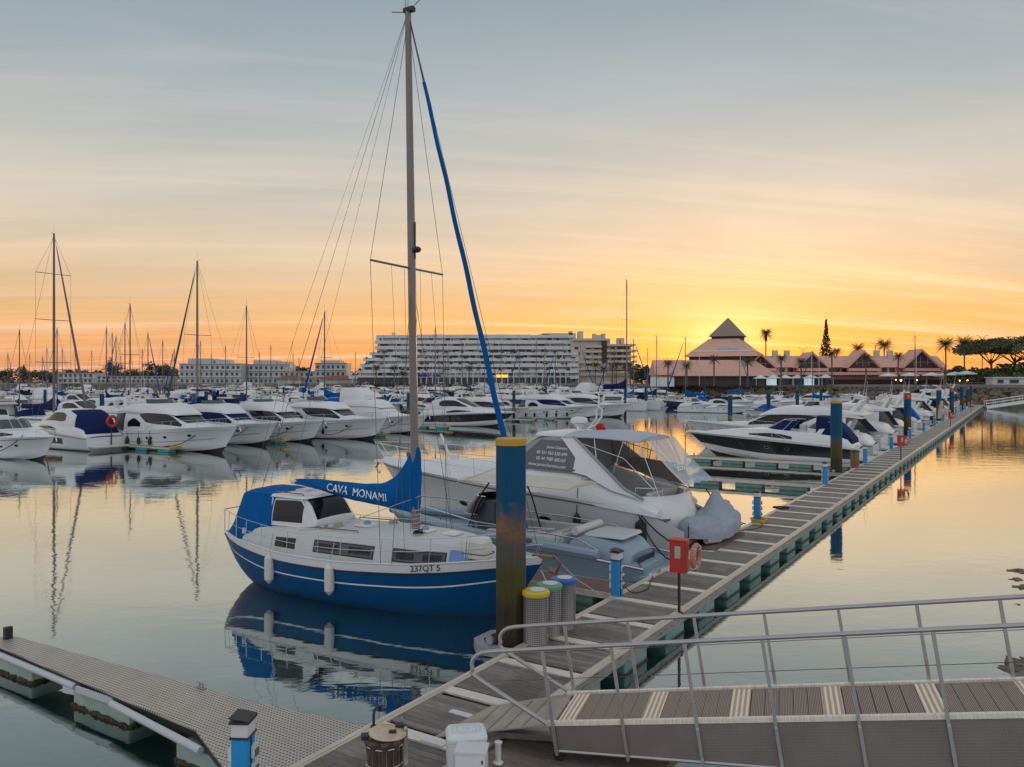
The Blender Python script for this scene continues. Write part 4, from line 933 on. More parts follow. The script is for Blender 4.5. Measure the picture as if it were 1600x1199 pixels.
mb.rbox((0, .08, .56), (.09, .06, .02), .02); mb.build('lid_moulding', pedw, lid)
mb = MB(); 
for sx in (-1, 1): mb.box((sx*.2, -.08, .08), (.06, .06, .16))
mb.build('foot', beige, t)
t = thing('meter_cabinet', (-.54, 10.72, DZ), R(-6), 'grey white upright cabinet in front of the domed box', 'cabinet')
mb = MB(); mb.box((0, 0, .27), (.40, .30, .54)); mb.build('body', whitep, t, smooth=False)
mb = MB(); mb.box((0, 0, .55), (.43, .33, .03)); mb.build('top', pedw, t, smooth=False)
mb = MB(); mb.box((.16, -.152, .44), (.02, .012, .05)); mb.build('latch', blk, t)
mb = MB(); mb.lathe([(.075, 0), (.075, .02), (.045, .035), (.045, .27), (.05, .28), (.05, .31), (.005, .315)], 16); mb.box((.03, 0, .3), (.06, .03, .03)); o = mb.build('stub_post', whitep); o.location = (-.20, 11.45, DZ); tag(o, 'short white stub post right of the cabinets', 'post')
for i, (x, y) in enumerate(((-1.02, 11.95), (-1.32, 12.45))):
    mb = MB(); mb.box((0, 0, .012), (.42, .13, .02)); o = mb.build('number_plate', pedw, smooth=False); o.location = W(-9.3+1.05*i*1.0+.2, -1.25+.25*i, DZ+.006); o.rotation_euler = (0, 0, AU+R(90)); tag(o, ('blank white plate on the planks nearer the domed box', 'blank white plate on the planks beside the ramp edge')[i], 'plate')

# landing stage under the gangway
ls = thing('landing_stage', W(-9.0, -2.05), AU, 'lower planked landing stage under the gangway foot', 'landing stage')
mb = MB(); planks(mb, -4.6, 2.35, -2.45, -.05, z=DZ-.02); mb.build('plank_deck', woodb, ls, smooth=False)
mb = MB(); mb.box((-1.1, -2.5, DZ-.03), (7.0, .1, .06)); mb.box((2.4, -1.25, DZ-.03), (.1, 2.5, .06)); mb.box((-1.1, -1.2, DZ-.2), (6.9, 2.4, .2)); mb.build('edge_profile', edge, ls, smooth=False)
mb = MB(); mb.box((-1.1, -1.25, -.1), (5.5, 2.0, .6)); mb.build('float', floatm, ls)
mb = MB(); mb.box((1.0, -.75, DZ+.05), (.14, 3.0, .09), rz=R(25)); mb.box((1.25, -.70, DZ+.01), (.42, 3.0, .03), rz=R(25)); mb.build('wheel_track', alu, ls, smooth=False)

# ------------------------------------------------------------------ gangway
GS = math.atan(.155); GY = math.atan2(-1.9, 5.63)
gw = thing('gangway', (.52, 11.62, 1.0), 0, 'aluminium gangway with tube handrails sloping up to the right', 'gangway')
gw.rotation_euler = (0, -GS, GY)        # x up the slope, y away from the camera
GL, GWd = 12.0, 1.12
mb = MB(); x = .42; k = 0; bars_ = []
while x < GL:
    for j in range(5): 
        mb.box((x+.095, GWd/2, .0), (.182, GWd-.08, .03)); x += .19
    bars_.append(x); x += .27; k += 1
mb.build('tread_board', grv, gw, smooth=False)
mb = MB(); 
for x in [.15] + bars_: mb = MB(); mb.box((x+.13, GWd/2, .006), (.26, GWd-.08, .03)); mb.build('ribbed_tread', grvbar, gw, smooth=False)
mb = MB()
for y in (-.02, GWd+.02): mb.box((GL/2, y, .01), (GL, .07, .06)); 
mb.build('top_chord', bar, gw, smooth=False)
mb = MB(); 
for y in (-.03, GWd+.03): mb.ext([(0.02, y-.01, -.03), (GL, y-.01, -.03), (GL, y-.01, -.95), (4, y-.01, -.70), (.06, y-.01, -.38)], (0, .02, 0))
mb.build('side_plate', sidep, gw, smooth=False)
mb = MB()
for y in (-.03, GWd+.03): mb.tube([(.06, y, -.38), (4, y, -.70), (GL, y, -.95)], .025)
mb.build('bottom_chord', alu, gw)
PX = [.10 + 1.03*k for k in range(12)]
for y, off in ((-.07, 0), (GWd+.07, 0)):
    for k, x in enumerate(PX):
        mb = MB(); zb = -interp([(0, .42), (4, .72), (12, .95)], x) if y < 0 else -.1; mb.box((x, y, (1.08+zb)/2), (.045, .035, 1.08-zb)); hp = mb.build('handrail_post', alu, gw, smooth=False)
        if y < 0:
            for zq in (-.08, zb+.10): mb = MB(); mb.lathe([(.002, -.03), (.016, -.03), (.018, 0), (.002, 0)], 8, (x, y-.02, zq), M=Matrix.Rotation(R(90), 3, 'X')); mb.build('bolt', steel, hp)
    mb = MB(); r = .032
    pts = [(GL, y, 1.1), (.1, y, 1.1), (-.55, y, 1.1), (-.86, y, 1.08), (-1.0, y, .99), (-1.03, y, .86), (-.95, y, .70), (.02, y, .02)]
    P_ = [Vector(p) for p in pts]; sm = [P_[0], P_[1], P_[2]]
    for i in range(2, 7):
        for q in (.2, .4, .6, .8, 1.0):
            p0, p1, p2, p3 = P_[i-1], P_[i], P_[i+1], P_[min(i+2, 7)]
            if i >= 6: sm.append(p1.lerp(p2, q)); continue
            sm.append(.5*((2*p1) + (p2-p0)*q + (2*p0-5*p1+4*p2-p3)*q*q + (3*p1-p0-3*p2+p3)*q**3))
    mb.tube(sm, r, 0, 10); mb.build('handrail', alu, gw)
    mb = MB(); 
    for z in (.66,): mb.tube([(-.95, y, z), (GL, y, z)], .005, 0, 4)
    mb.build('guard_cable', wire, gw)
mb = MB()
for y in (.02, GWd): 
    mb.lathe([(.02, -.03), (.08, -.03), (.085, 0), (.08, .03), (.02, .03)], 14, (.1, y, -.46), M=Matrix.Rotation(R(90), 3, 'X'))
mb.build('wheel', rubber, gw)
rm = thing('ramp_plate', (.52, 11.62, 1.0), 0, 'pale checker plate ramp bridging gangway and pontoon', 'ramp'); rm.rotation_euler = (0, -R(15.5), GY)
mb = MB(); mb.ext([(-1.95, .12, -.02), (.1, -.04, -.02), (.1, GWd+.04, -.02), (-1.35, GWd+.04, -.02)], (0, 0, .02)); mb.build('plate', mat('pale checker plate', (.40, .35, .29), .45, .35, vscale=2, col2=(.50, .44, .36), bump=1.0, bscale=60), rm, smooth=False)
mb = MB()
for x in (-1.25, -.95, -.65, -.35): mb.box((x, GWd/2, .008), (.03, GWd-.1, .014), rz=-.12)
mb.build('grip_bar', alu, rm, smooth=False)

# far gangway at the end of the pontoon
fg = thing('gangway', (100.5, 169, DZ), 0, 'distant lattice sided gangway at the end of the long pontoon', 'gangway'); e = Vector((22, -7, 4.0)); fg.rotation_euler = (0, -math.atan2(e.z, math.hypot(e.x, e.y)), math.atan2(e.y, e.x)); LL = e.length
mb = MB(); mb.box((LL/2, 0, 0), (LL, 1.6, .2)); mb.build('deck', bar, fg, smooth=False)
mb = MB(); mb.box((LL/2, -.82, -.2), (LL, .06, .55)); mb.build('side_plate', whitep, fg, smooth=False)
mb = MB()
for y in (-.8, .8):
    for z in (.6, 1.15): mb.tube([(0, y, z), (LL, y, z)], .05, 0, 5)
    for k in range(15): mb.tube([(LL*k/14, y, 0), (LL*k/14+.15, y, 1.15)], .04, 0, 5)
mb.build('handrail', whitep, fg)

# ------------------------------------------------------------------ the blue sailing yacht
a0 = W(-2.2, 11.55); a1 = W(-1.65, 1.1); dr = (a1-a0)
Y = thing('sailing_yacht', a0, math.atan2(dr.y, dr.x), 'blue hulled white decked sailing yacht with blue sail cover, lettered along the boom', 'sailing yacht')
YL = dr.length
YH = Hull(YL, 3.25, [(0, 1.46), (.15, 1.36), (.4, 1.25), (.7, 1.34), (1, 1.66)], [(0, .50), (.06, .66), (.16, .82), (.35, .98), (.52, 1.0), (.7, .86), (.85, .55), (.95, .22), (1, .02)], rake=1.0, round_=True,
          over=[(0, .86), (.03, .48), (.07, .12), (.12, -.15), (.25, -.5), (.8, -.5), (.93, -.2), (1, .15)])
YH.body('hull', [white, bluehull], Y, ((.125, 0), (1.01, 1)), nx=40, nr=24)
YH.deck('deck', deckm, Y, 0, 1, .05, .03, .03, nx=30)
YH.strake('rubbing_strake', blk, Y, .13, .022, 0, 1)
YH.stripe('hull_stripe', textw, Y, .262, .277, .012, .97, .004, 40)
YH.strake('toe_rail', white, Y, 0.0, .022)
T = Sup([(1.1, 1.2, 1.14, 1.55, 1.02, .03), (1.9, 1.18, 1.22, 1.78, 1.05, .05), (3.4, 1.15, 1.26, 1.84, 1.06, .08), (6.0, 1.14, 1.24, 1.88, 1.02, .12), (7.4, 1.15, 1.10, 1.86, .90, .12), (8.0, 1.2, .92, 1.84, .74, .12), (8.6, 1.25, .66, 1.74, .50, .10), (9.15, 1.35, .40, 1.50, .28, .05)])
T.body('coachroof', deckm, Y, nx=40)
for rows in ([(2.55, 1.40, 1.68), (3.25, 1.38, 1.70)], [(4.0, 1.34, 1.70), (6.0, 1.34, 1.70)], [(6.65, 1.32, 1.68), (8.05, 1.34, 1.68)]):
    T.patch('window_gasket', blk, Y, [(rows[0][0]-.04, rows[0][1]-.05, rows[0][2]+.05), (rows[1][0]+.04, rows[1][1]-.05, rows[1][2]+.05)], .004, 12, 4, mirror=True)
    wf = T.patch('side_window', glassb if rows[0][0] > 3.9 else glass, Y, rows, .008, 12, 4, mirror=True)
    if rows[0][0] > 3.9:
        L0, L1 = rows[0][0], rows[1][0]; m1 = lerp(L0, L1, .42); m2 = lerp(L0, L1, .60)
        for sg in (1, -1):
            for u0, u1 in ((L0+.08, m1), (m2, L1-.08)):
                mb = MB(); mb.loft([[T.pt(lerp(u0, u1, i/6), q*sg) + T.nrm(lerp(u0, u1, i/6), q*sg)*.014 for q in (1.40, 1.50, 1.62)][::sg] for i in range(7)]); mb.build('pane', glass, wf[0 if sg > 0 else 1])
T.patch('side_window', bluecush, Y, [(8.15, 1.15, 1.65), (8.5, 1.18, 1.68), (8.75, 1.4, 1.62)], .01, 8, 4, mirror=True)
Dg = Sup([(2.0, 1.84, .92, 2.60, .76, .03), (3.1, 1.86, .90, 2.64, .74, .03), (3.35, 1.88, .87, 2.50, .74, .03), (3.68, 1.92, .84, 2.02, .78, .03)])
Dg.body('doghouse', white, Y, nx=18)
Dg.patch('side_window', glass, Y, [(2.1, 1.08, 1.84), (2.9, 1.08, 1.84), (3.22, 1.10, 1.84)], .008, 8, 4, mirror=True)
Dg.patch('windscreen', glass, Y, [(3.17, -.9, .9), (3.64, -.93, .93)], .01, 6, 8)
mb = MB(); mb.rbox((2.58, 0, 2.68), (1.42, 1.66, .07), .12); rf = mb.build('doghouse_roof', white, Y)
mb = MB(); mb.rbox((2.3, .25, 2.74), (.45, .5, .05), .04); mb.build('roof_hatch', pedw, rf)
mb = MB(); 
for y in (-.75, .75): mb = MB(); mb.tube([(2.0, y*.92, 2.72), (2.05, y*.92, 2.77), (3.05, y*.92, 2.77), (3.1, y*.92, 2.72)], .018); mb.build('grab_rail', woodtrim, rf)
mb = MB(); 
for y in (-1, 1): mb.tube([(3.12, y*.80, 2.64), (3.66, y*.84, 1.95)], .028); mb.tube([(3.12, y*.30, 2.66), (3.68, y*.33, 2.0)], .02); mb.tube([(2.02, y*.92, 1.84), (2.02, y*.8, 2.62)], .028); 
mb.build('window_frame', white, Y)
Tn = Sup([(.05, 1.40, .72, 1.52, .62, .03), (.30, 1.38, .84, 1.95, .62, .06), (.62, 1.36, .98, 2.42, .74, .08), (.85, 1.34, 1.05, 2.68, .80, .08), (1.4, 1.32, 1.08, 2.72, .80, .10), (2.05, 1.32, 1.08, 2.68, .78, .06)])
Tb = Tn.body('cockpit_tent', bluecv, Y, nx=26)
me = Tb.data
for v in me.vertices:
    q = noise.noise(v.co*2.3)*.045 + noise.noise(v.co*5 + Vector((5, 0, 0)))*.02; v.co.y += q*(1 if v.co.y > 0 else -1); v.co.z += q*.5
mb = MB()
for y0 in (-1.1, .95): mb.box((1.15, y0, 1.62), (.10, .05, .16))
mb.build('tent_buckle', pedw, Tb)
# mast, boom, cover with lettering
m_ = rig(Y, 6.52, 1.9, 14.15, YL, 3.25, .112, False, None, mastm, None, YL-.12, .15, 1.35, (.505,), tilt=(-.26, 0), sprx=1.62, thick=.009, wm=wire)
mb = MB(); mb.tube([(6.54+.11*math.cos(k*.5), .11*math.sin(k*.5), 1.95+.009*k) for k in range(70)], .014, 0, 5); mb.build('halyard_rope', ropew, m_)
top = Vector((6.26, 0, 16.05))
mb = MB(); mb.rbox((6.3, 0, 16.1), (.34, .16, .12), .03); mb.tube([(6.35, 0, 16.1), (6.8, 0, 16.38), (6.9, 0, 16.40)], .012, 0, 5); mb.tube([(6.9, 0, 16.5), (6.9, 0, 16.28)], .03); mb.tube([(6.84, .05, 16.3), (6.96, -.05, 16.3)], .03); mb.tube([(6.18, 0, 16.1), (6.16, 0, 16.6)], .009, 0, 4); mb.build('masthead_instrument', blk, m_)
mb = MB(); mb.sphere((6.55, 0, 9.55), (.13, .13, .09), 0, 10, 6); mb.tube([(6.50, 0, 9.3), (6.50, 0, 10.3)], .02); mb.build('steaming_light', blk, m_)
mb = MB()                               # lines beside the mast
for a, b in (((6.6, .35, 1.95), (6.45, .3, 9.0)), ((6.65, -.4, 1.95), (6.4, -.35, 9.0)), ((.3, .5, 1.5), (2.0, 0, 7.2)), ((.3, -.5, 1.5), (2.0, 0, 7.2)), ((2.0, 0, 7.2), (6.26, 0, 16.05)), ((1.9, 0, 3.0), (6.26, 0, 16.05)), ((7.0, 1.1, 1.3), (6.4, .9, 9.05)), ((7.0, -1.1, 1.3), (6.4, -.9, 9.05))): mb.tube([a, b], .006, 0, 3)
mb.build('halyard', wire, m_)
fs0 = Vector((YL-.42, 0, 1.66)); fd = top - fs0
mb = MB(); ring = []
for i in range(41):
    u = lerp(.045, .86, i/40); w = (.086 - .042*u)*(1 + .12*noise.noise(Vector((u*23, 1, 0)))); p = fs0 + fd*u + Vector((0, .02*math.sin(u*40), 0)); ring.append((p, w))
mb.tube([p for p, w in ring], [w for p, w in ring], 0, 9); fu = mb.build('furled_genoa', bluecv, Y)
mb = MB(); mb.tube([fs0 + fd*.86, fs0 + fd*.99], .022); mb.lathe([(.05, .0), (.11, .02), (.11, .10), (.05, .12)], 12, fs0 + fd*.02); mb.build('furling_gear', wire, fu)
mb = MB(); mb.tube([(6.4, 0, 2.66), (1.95, 0, 2.98)], .065, 0, 10); bo = mb.build('boom', cream, Y)
mb = MB(); rg = []
for i in range(49):
    u = i/48; x = lerp(2.12, 6.20, u)
    zt = interp([(2.1, 3.08), (2.9, 3.12), (4.4, 3.10), (5.0, 3.14), (5.45, 3.34), (5.8, 3.75), (6.0, 4.10), (6.2, 4.22)], x); zb_ = interp([(2.1, 2.92), (2.9, 2.82), (4.0, 2.62), (5.2, 2.50), (5.9, 2.42), (6.2, 2.30)], x)
    wd = interp([(2.1, .06), (3, .12), (5, .19), (6.0, .20), (6.2, .15)], x); ring = []
    for k in range(28):
        a = 2*math.pi*k/28; cz = (zt+zb_)/2; hz = (zt-zb_)/2; yy = math.cos(a); zz = math.sin(a)
        ww = wd*(.55+.45*(1-max(0, zz)*.8)); nz = noise.noise(Vector((x*2.6, zz*2.0, yy)))*.05 + noise.noise(Vector((x*7+zz*5, zz*3, 9)))*.018
        ring.append(Vector((x + nz*.4, yy*ww + (nz if abs(yy) > .3 else 0)*math.copysign(1, yy), cz + zz*hz + nz*.3)))
    rg.append(ring)
mb.loft(rg, closed=True, caps=True); cv = mb.build('sail_cover', bluecv, Y)
for v in cv.data.vertices: v.co.x += .10*(v.co.x - 2.1)
def on_cover(q):
    x, z = q.x, q.z
    zt = interp([(2.1, 3.08), (2.9, 3.12), (4.4, 3.10), (5.0, 3.14), (5.45, 3.34), (5.8, 3.75), (6.0, 4.10), (6.2, 4.22)], x); zb_ = interp([(2.1, 2.92), (2.9, 2.82), (4.0, 2.62), (5.2, 2.50), (5.9, 2.42), (6.2, 2.30)], x)
    wd = interp([(2.1, .06), (3, .12), (5, .19), (6.0, .20), (6.2, .15)], x); cz = (zt+zb_)/2; hz = (zt-zb_)/2; zz = max(-.97, min(.97, (z-cz)/hz)); yy = -math.sqrt(1-zz*zz)
    ww = wd*(.55+.45*(1-max(0, zz)*.8)); nz = noise.noise(Vector((x*2.6, zz*2.0, yy)))*.05 + noise.noise(Vector((x*7+zz*5, zz*3, 9)))*.018
    return Vector((x + .10*(x-2.1), yy*ww - abs(nz) - .022 + (q.y+.3)*.2, z))
text('CAVA  MONAMI', .31, textw, cv, (4.36, -.3, 2.76), (1, 0, -.075), (0, 0, 1), shear=-.10, depth=.03, wsx=.9, bend=on_cover)
text('237QT 5', .215, textb, Y, YH.pt(.782, .075, -1, .014) + Vector((0, 0, -.055)), YH.pt(.82, .075, -1) - YH.pt(.75, .075, -1), (0, 0, 1), depth=.006, name='registration_number')
# deck gear
for x, y, s in ((5.05, -.25, .52), (6.95, -.15, .46), (7.75, -.05, .46)):
    mb = MB(); mb.rbox((x, y, T.pt(x, .2).z + .03), (s, s, .05), .05); h_ = mb.build('deck_hatch', cream, Y)
    if x < 7.5: mb = MB(); mb.sphere((x, y, T.pt(x, .2).z + .07), (.11, .11, .07), 0, 12, 6); mb.build('vent', pedb if False else bluecush, h_)
mb = MB()
for x0, x1, y in ((3.75, 5.3, -.92), (3.75, 5.3, .92)): mb = MB(); mb.tube([(x0, y, T.pt(x0, .95).z+.02), (x0+.05, y, T.pt(x0, .95).z+.07), (x1-.05, y, T.pt(x1, .95).z+.07), (x1, y, T.pt(x1, .95).z+.02)], .016); mb.build('grab_rail', woodtrim, Y)
mb = MB(); mb.rbox((8.72, -.38, 1.80), (.72, .55, .52), .2, n=6); rft = mb.build('life_raft', cream, Y)
mb = MB(); mb.tube([(8.75+.37*math.copysign(abs(math.cos(a))**.4, math.cos(a)), -.38+.285*math.copysign(abs(math.sin(a))**.4, math.sin(a)), 1.66) for a in [2*math.pi*k/24 for k in range(24)]], .012, 0, 5, closed=True); mb.build('raft_strap', blk, rft)
mb = MB(); mb.rbox((8.72, -.38, 1.50), (.6, .45, .08), .05); mb.build('raft_cradle', brownp, rft)
YH.rail('guard_rail', Y, .03, .985, .62, .07, 10, rows=(1.0, .5), r=.009, pul=.15)
mb = MB()
for sy in (-1, 1): 
    a, b, c = YH.pt(.86, 0, sy), YH.pt(.94, 0, sy), YH.pt(1, 0, sy)
    mb.tube([a + Vector((0, -sy*.06, 0)), a + Vector((.05, -sy*.06, .62)), b + Vector((0, 0, .66)), c + Vector((.22, 0, .70))], .016)
    mb.tube([b, b + Vector((.03, 0, .66))], .014)
mb.tube([YH.pt(1, 0, 1) + Vector((.22, 0, .70)), YH.pt(1, 0, -1) + Vector((.22, 0, .70))], .016); mb.build('pulpit', steel, Y)
mb = MB()
for sy in (-1, 1):
    a, b = YH.pt(.0, 0, sy), YH.pt(.09, 0, sy)
    mb.tube([b + Vector((0, -sy*.05, 0)), b + Vector((0, -sy*.05, .62)), a + Vector((0, 0, .66)), Vector((-.05, 0, 1.46+.66))], .016); mb.tube([a, a + Vector((0, 0, .66))], .014)
mb.tube([(-.05, .0, 2.12), (-.05, 0, 2.12)], .016) if False else mb.tube([YH.pt(0, 0, -1) + Vector((0, 0, .66)), YH.pt(0, 0, 1) + Vector((0, 0, .66))], .016)
mb.build('pushpit', steel, Y)
mb = MB(); mb.rbox((YL-.05, 0, 1.66), (.6, .16, .08), .03); mb.tube([(YL+.2, 0, 1.72), (YL+.42, 0, 1.55), (YL+.30, 0, 1.30)], .035); mb.ext([(YL+.18, -.16, 1.33), (YL+.42, 0, 1.2), (YL+.18, .16, 1.33), (YL+.1, 0, 1.40)], (0, 0, .04)); mb.build('anchor', brownp, Y)
mb = MB(); mb.lathe([(.09, 0), (.09, .03), (.055, .06), (.06, .12), (.08, .13)], 12, (3.0+1.0, -.75, 1.86)); mb.lathe([(.07, 0), (.07, .06), (.04, .10)], 12, (3.75, .75, 1.86)); mb.build('winch', steel, Y)
for x_f, lab in ((.278, 0), (.518, 1)):
    p = YH.pt(x_f, .34, -1, .15); tp = YH.pt(x_f+.004, 0, -1); fender(Y, (p.x, p.y, .78), .78, .135, fendw, tp + Vector((0, .1, .45)), ropew)
mb = MB(); a = YH.pt(.6, 0, -1); mb.tube([Vector((3.4, -1.2, 1.85)), Vector((4.3, -.7, 1.95)), Vector((9.3, .55, 3.9))], .009, 0, 4); mb.build('jib_sheet', ropew, Y)
mb = MB(); pts = [W(-1.5, .75, 1.5), W(-1.0, .55, 1.02), W(-.6, .1, .62)]; mb.tube(pts, .014, 0, 5); mb.tube([W(-2.2, .9, 1.45), W(-2.6, .3, .95), W(-2.9, -.05, .6)], .014, 0, 5); tag(mb.build('mooring_rope', ropew), 'pale mooring lines from the blue yacht bow to the pontoon', 'rope')

# ------------------------------------------------------------------ white charter cruiser
J = thing('motor_cruiser', W(8.2, .5), AN, 'white open cruiser with grey lettered window cover and canvas bimini moored stern to the pontoon', 'cruiser')
JH = Hull(14.6, 4.4, [(0, 1.05), (.06, 1.35), (.13, 1.62), (.3, 1.85), (.6, 2.12), (.85, 2.34), (1, 2.42)], [(0, .84), (.3, .97), (.5, 1.0), (.7, .90), (.85, .66), (.95, .36), (1, .05)], rake=1.9, flare=1.4, cbow=.9)
JH.body('hull', [white, white, blk], J, ((.70, 0), (.86, 1), (1.01, 2)), nx=40, nr=20)
JH.deck('foredeck', white, J, .42, 1, .22, 0, nx=24)
JH.strake('rub_rail', teak, J, .045, .026, .125, 1)
mb = MB(); mb.box((3.3, 0, 1.30), (5.2, 3.6, .05)); mb.build('cockpit_floor', teak, J)
# cockpit coaming: open behind, swelling forward into the deck
co = [(.9, 1.45, 2.02, 1.66, 1.80), (1.6, 1.52, 2.05, 2.02, 1.80), (2.6, 1.62, 2.10, 2.24, 1.78), (3.6, 1.72, 2.12, 2.56, 1.72), (4.3, 1.78, 2.12, 2.70, 1.68), (6.0, 1.9, 2.10, 2.72, 1.62)]
mb = MB()
for sg in (1, -1):
    rings = []
    for i in range(21):
        x = lerp(.9, 6.0, i/20); zb, wb, zt, wt = multi(co, x); rings.append([Vector((x, sg*wb, zb)), Vector((x, sg*(lerp(wb, wt, .4)+.05), lerp(zb, zt, .5))), Vector((x, sg*(wt+.03), zt-.06)), Vector((x, sg*(wt-.05), zt)), Vector((x, sg*(wt-.25), zt)), Vector((x, sg*(wt-.30), zt-.06)), Vector((x, sg*(wt-.32), 1.3))])
    mb.loft(rings if sg > 0 else rings[::-1], caps=True)
mb.build('cockpit_coaming', white, J)
FD = Sup([(5.9, 1.9, 2.05, 2.72, 1.60, .04), (7.2, 2.0, 1.80, 2.72, 1.40, .10), (9.0, 2.12, 1.35, 2.66, .95, .16), (11.2, 2.24, .85, 2.60, .5, .12), (13.2, 2.34, .35, 2.48, .2, .04)])
FD.body('coachroof', white, J, nx=30)
# raised stern moulding
mb = MB(); rings = []
for i in range(17):
    a = math.pi*(i/16-.5); cx = 1.75 - math.cos(a)*1.15; y = math.sin(a)*1.82
    rings.append([Vector((cx-.42*math.cos(a), y*1.02, .75)), Vector((cx-.20*math.cos(a), y*1.03, 1.45)), Vector((cx-.02, y*1.0, 1.95)), Vector((cx+.06, y*.96, 2.06)), Vector((cx+.20, y*.88, 2.04)), Vector((cx+.22, y*.86, 1.3))])
mb.loft(rings[::-1]); mb.build('transom_moulding', white, J)
mb = MB(); rings = [Vector((1.78 - math.cos(a)*1.1, math.sin(a)*1.70, 2.34)) for a in [math.pi*(i/16-.5) for i in range(17)]]; mb.tube(rings, .018)
for i in (0, 4, 8, 12, 16): mb.tube([rings[i] - Vector((0, 0, .3)), rings[i]], .014)
mb.build('stern_rail', steel, J)
mb = MB(); mb.rbox((-.25, 0, .46), (1.7, 3.9, .16), .3, n=6); pl_ = mb.build('swim_platform', white, J); mb = MB(); mb.rbox((-.25, 0, .55), (1.5, 3.6, .02), .25, n=6); mb.build('platform_mat', teak, pl_)
mb = MB(); mb.rbox((1.7, 0, 1.68), (.6, 2.6, .5), .15); mb.rbox((1.5, 0, 1.98), (.22, 2.6, .3), .1); mb.rbox((3.2, 1.0, 1.7), (1.6, .55, .5), .12); mb.rbox((4.9, -.8, 1.95), (.6, 1.0, .9), .15); mb.build('cockpit_seat', leather, J)
mb = MB(); mb.rbox((5.7, -.8, 2.2), (.5, 1.2, .9), .15); mb.tube([(5.4+.02*math.cos(a), -.8+.2*math.cos(a), 2.5+.2*math.sin(a)) for a in [2*math.pi*k/16 for k in range(16)]], .018, 0, 6, closed=True); mb.build('helm_console', blk, J)
# windscreen house with its fabric covers
WH = Sup([(4.15, 2.66, 1.70, 3.86, 1.34, .10), (5.3, 2.66, 1.66, 3.92, 1.30, .12), (6.0, 2.68, 1.60, 3.80, 1.24, .12), (7.5, 2.70, 1.25, 2.76, 1.05, .08)])
WH.body('windscreen_house', greycv, J, nx=20)
WH.patch('windscreen', glassb, J, [(6.05, -.9, .9), (7.35, -.88, .88)], .01, 8, 10)
def wy(x, z): return 1.80 - (z-2.78)*.32 - (x-4.1)*.07
mb = MB()
for sg in (1, -1):
    v = [(x, sg*wy(x, z), z) for x, z in ((4.05, 2.78), (4.02, 3.32), (4.5, 3.80), (5.72, 3.82), (6.9, 2.80))]; mb.ext(v if sg > 0 else v[::-1], (0, -sg*.02, 0))
lc = mb.build('window_cover', mat('slate window mesh', (.145, .145, .165), .8, var=.15, vscale=3, bump=.3), J, smooth=False)
nrm_ = Vector((0, .935, .355))
for k, (s, sz, x0) in enumerate((('James Charters', .175, 4.95), ('00 351 963 630 699', .20, 5.15), ('00 44 7980 685163', .20, 5.15), ('www.jamescharters.com', .20, 5.28))):
    z = 3.56 - .215*k; y = wy(x0, z-.05) + .012
    text(s, sz*.86, textw, lc, (x0, y, z-.05), (-1, .07, -.035), (0, -.32, 1), depth=.004, shear=.12, wsx=.95)
mb = MB(); mb.rbox((5.35, 0, 4.04), (1.5, 2.55, .10), .25, n=6); mb.build('hardtop', white, J)
# sweeping side arms
mb = MB()
for sg in (1, -1):
    A = [(4.85, 1.32, 3.95), (4.35, 1.34, 3.95), (3.35, 1.55, 3.20), (2.2, 1.76, 2.30), (1.5, 1.84, 1.98), (2.6, 1.84, 2.22), (3.6, 1.78, 2.66), (4.15, 1.73, 2.74), (4.1, 1.62, 3.25)]
    mb.ext([(x, sg*(y+.0), z) for x, y, z in A], (0, sg*.07, 0))
mb.build('side_arm', white, J)
text('MT', .26, textb, J, (3.45, 2.17, 2.40), (-1, .02, 0), (0, -.3, 1), depth=.004, name='hull_lettering')
mb = MB()                               # grey edge trim of the arms
for sg in (1, -1): mb.tube([(4.3, sg*1.42, 3.98), (3.3, sg*1.63, 3.22), (2.15, sg*1.84, 2.32), (1.4, sg*1.9, 2.0)], .05, 0, 8)
mb.build('arm_trim', greycv, J)
BM = Sup([(1.75, 3.86, 1.42, 3.93, 1.30, .10), (2.4, 3.90, 1.44, 4.00, 1.32, .14), (3.6, 3.95, 1.44, 4.06, 1.32, .12), (4.75, 3.92, 1.42, 4.02, 1.30, .08)])
bimc = mat('pale grey canvas', (.42, .46, .52), .7, var=.12, vscale=2, bump=.6, bscale=4)
BM.body('bimini', bimc, J, nx=16)
mb = MB()
for sg in (1, -1):
    for x0, x1, zt in ((2.9, 2.35, 3.95), (3.2, 3.5, 3.98), (.95, 1.8, 3.92)): mb.tube([(x0, sg*1.62, 2.1), (x1, sg*1.38, zt)], .018)
    mb.tube([(1.1, sg*1.66, 2.3), (2.3, sg*1.5, 3.3), (4.2, sg*1.4, 3.8)], .018)
mb.build('bimini_frame', steel, J)
scr = mat('clear vinyl screen', (.38, .47, .55), .12, var=.3, vscale=5, stretch=(1, 4, 1), alpha=.72, spec=.8)
mb = MB(); rg = []
for i in range(9):
    u = i/8; rg.append([Vector((lerp(1.78, .30, u) + .10*math.sin(u*math.pi) - .25*abs(k/8)**2, (k/8)*lerp(1.32, 1.30, u), lerp(3.92, 2.42, u) - .03*math.sin(k*1.9))) for k in range(-8, 9)])
mb.loft(rg); vs_ = mb.build('aft_screen', scr, J)
text('S650', .42, textw, vs_, (.72, .10, 2.86), (0, -1, 0), (.62, 0, .80), depth=.003, shear=.1)
mb = MB(); mb.add([(1.0, -1.50, 2.1), (4.1, -1.5, 2.7), (4.2, -1.38, 3.85), (1.9, -1.38, 3.86)], [(0, 1, 2, 3)]); mb.build('side_screen', mat('amber lit vinyl', (.45, .36, .28), .15, var=.2, alpha=.45, spec=.8), J, smooth=False)
mb = MB(); mb.ext([(1.0, -1.52, 2.1), (4.0, -1.52, 2.7), (3.2, -1.46, 3.1), (1.2, -1.46, 2.9)], (0, .02, 0)); mb.build('side_curtain', greycv, J, smooth=False)
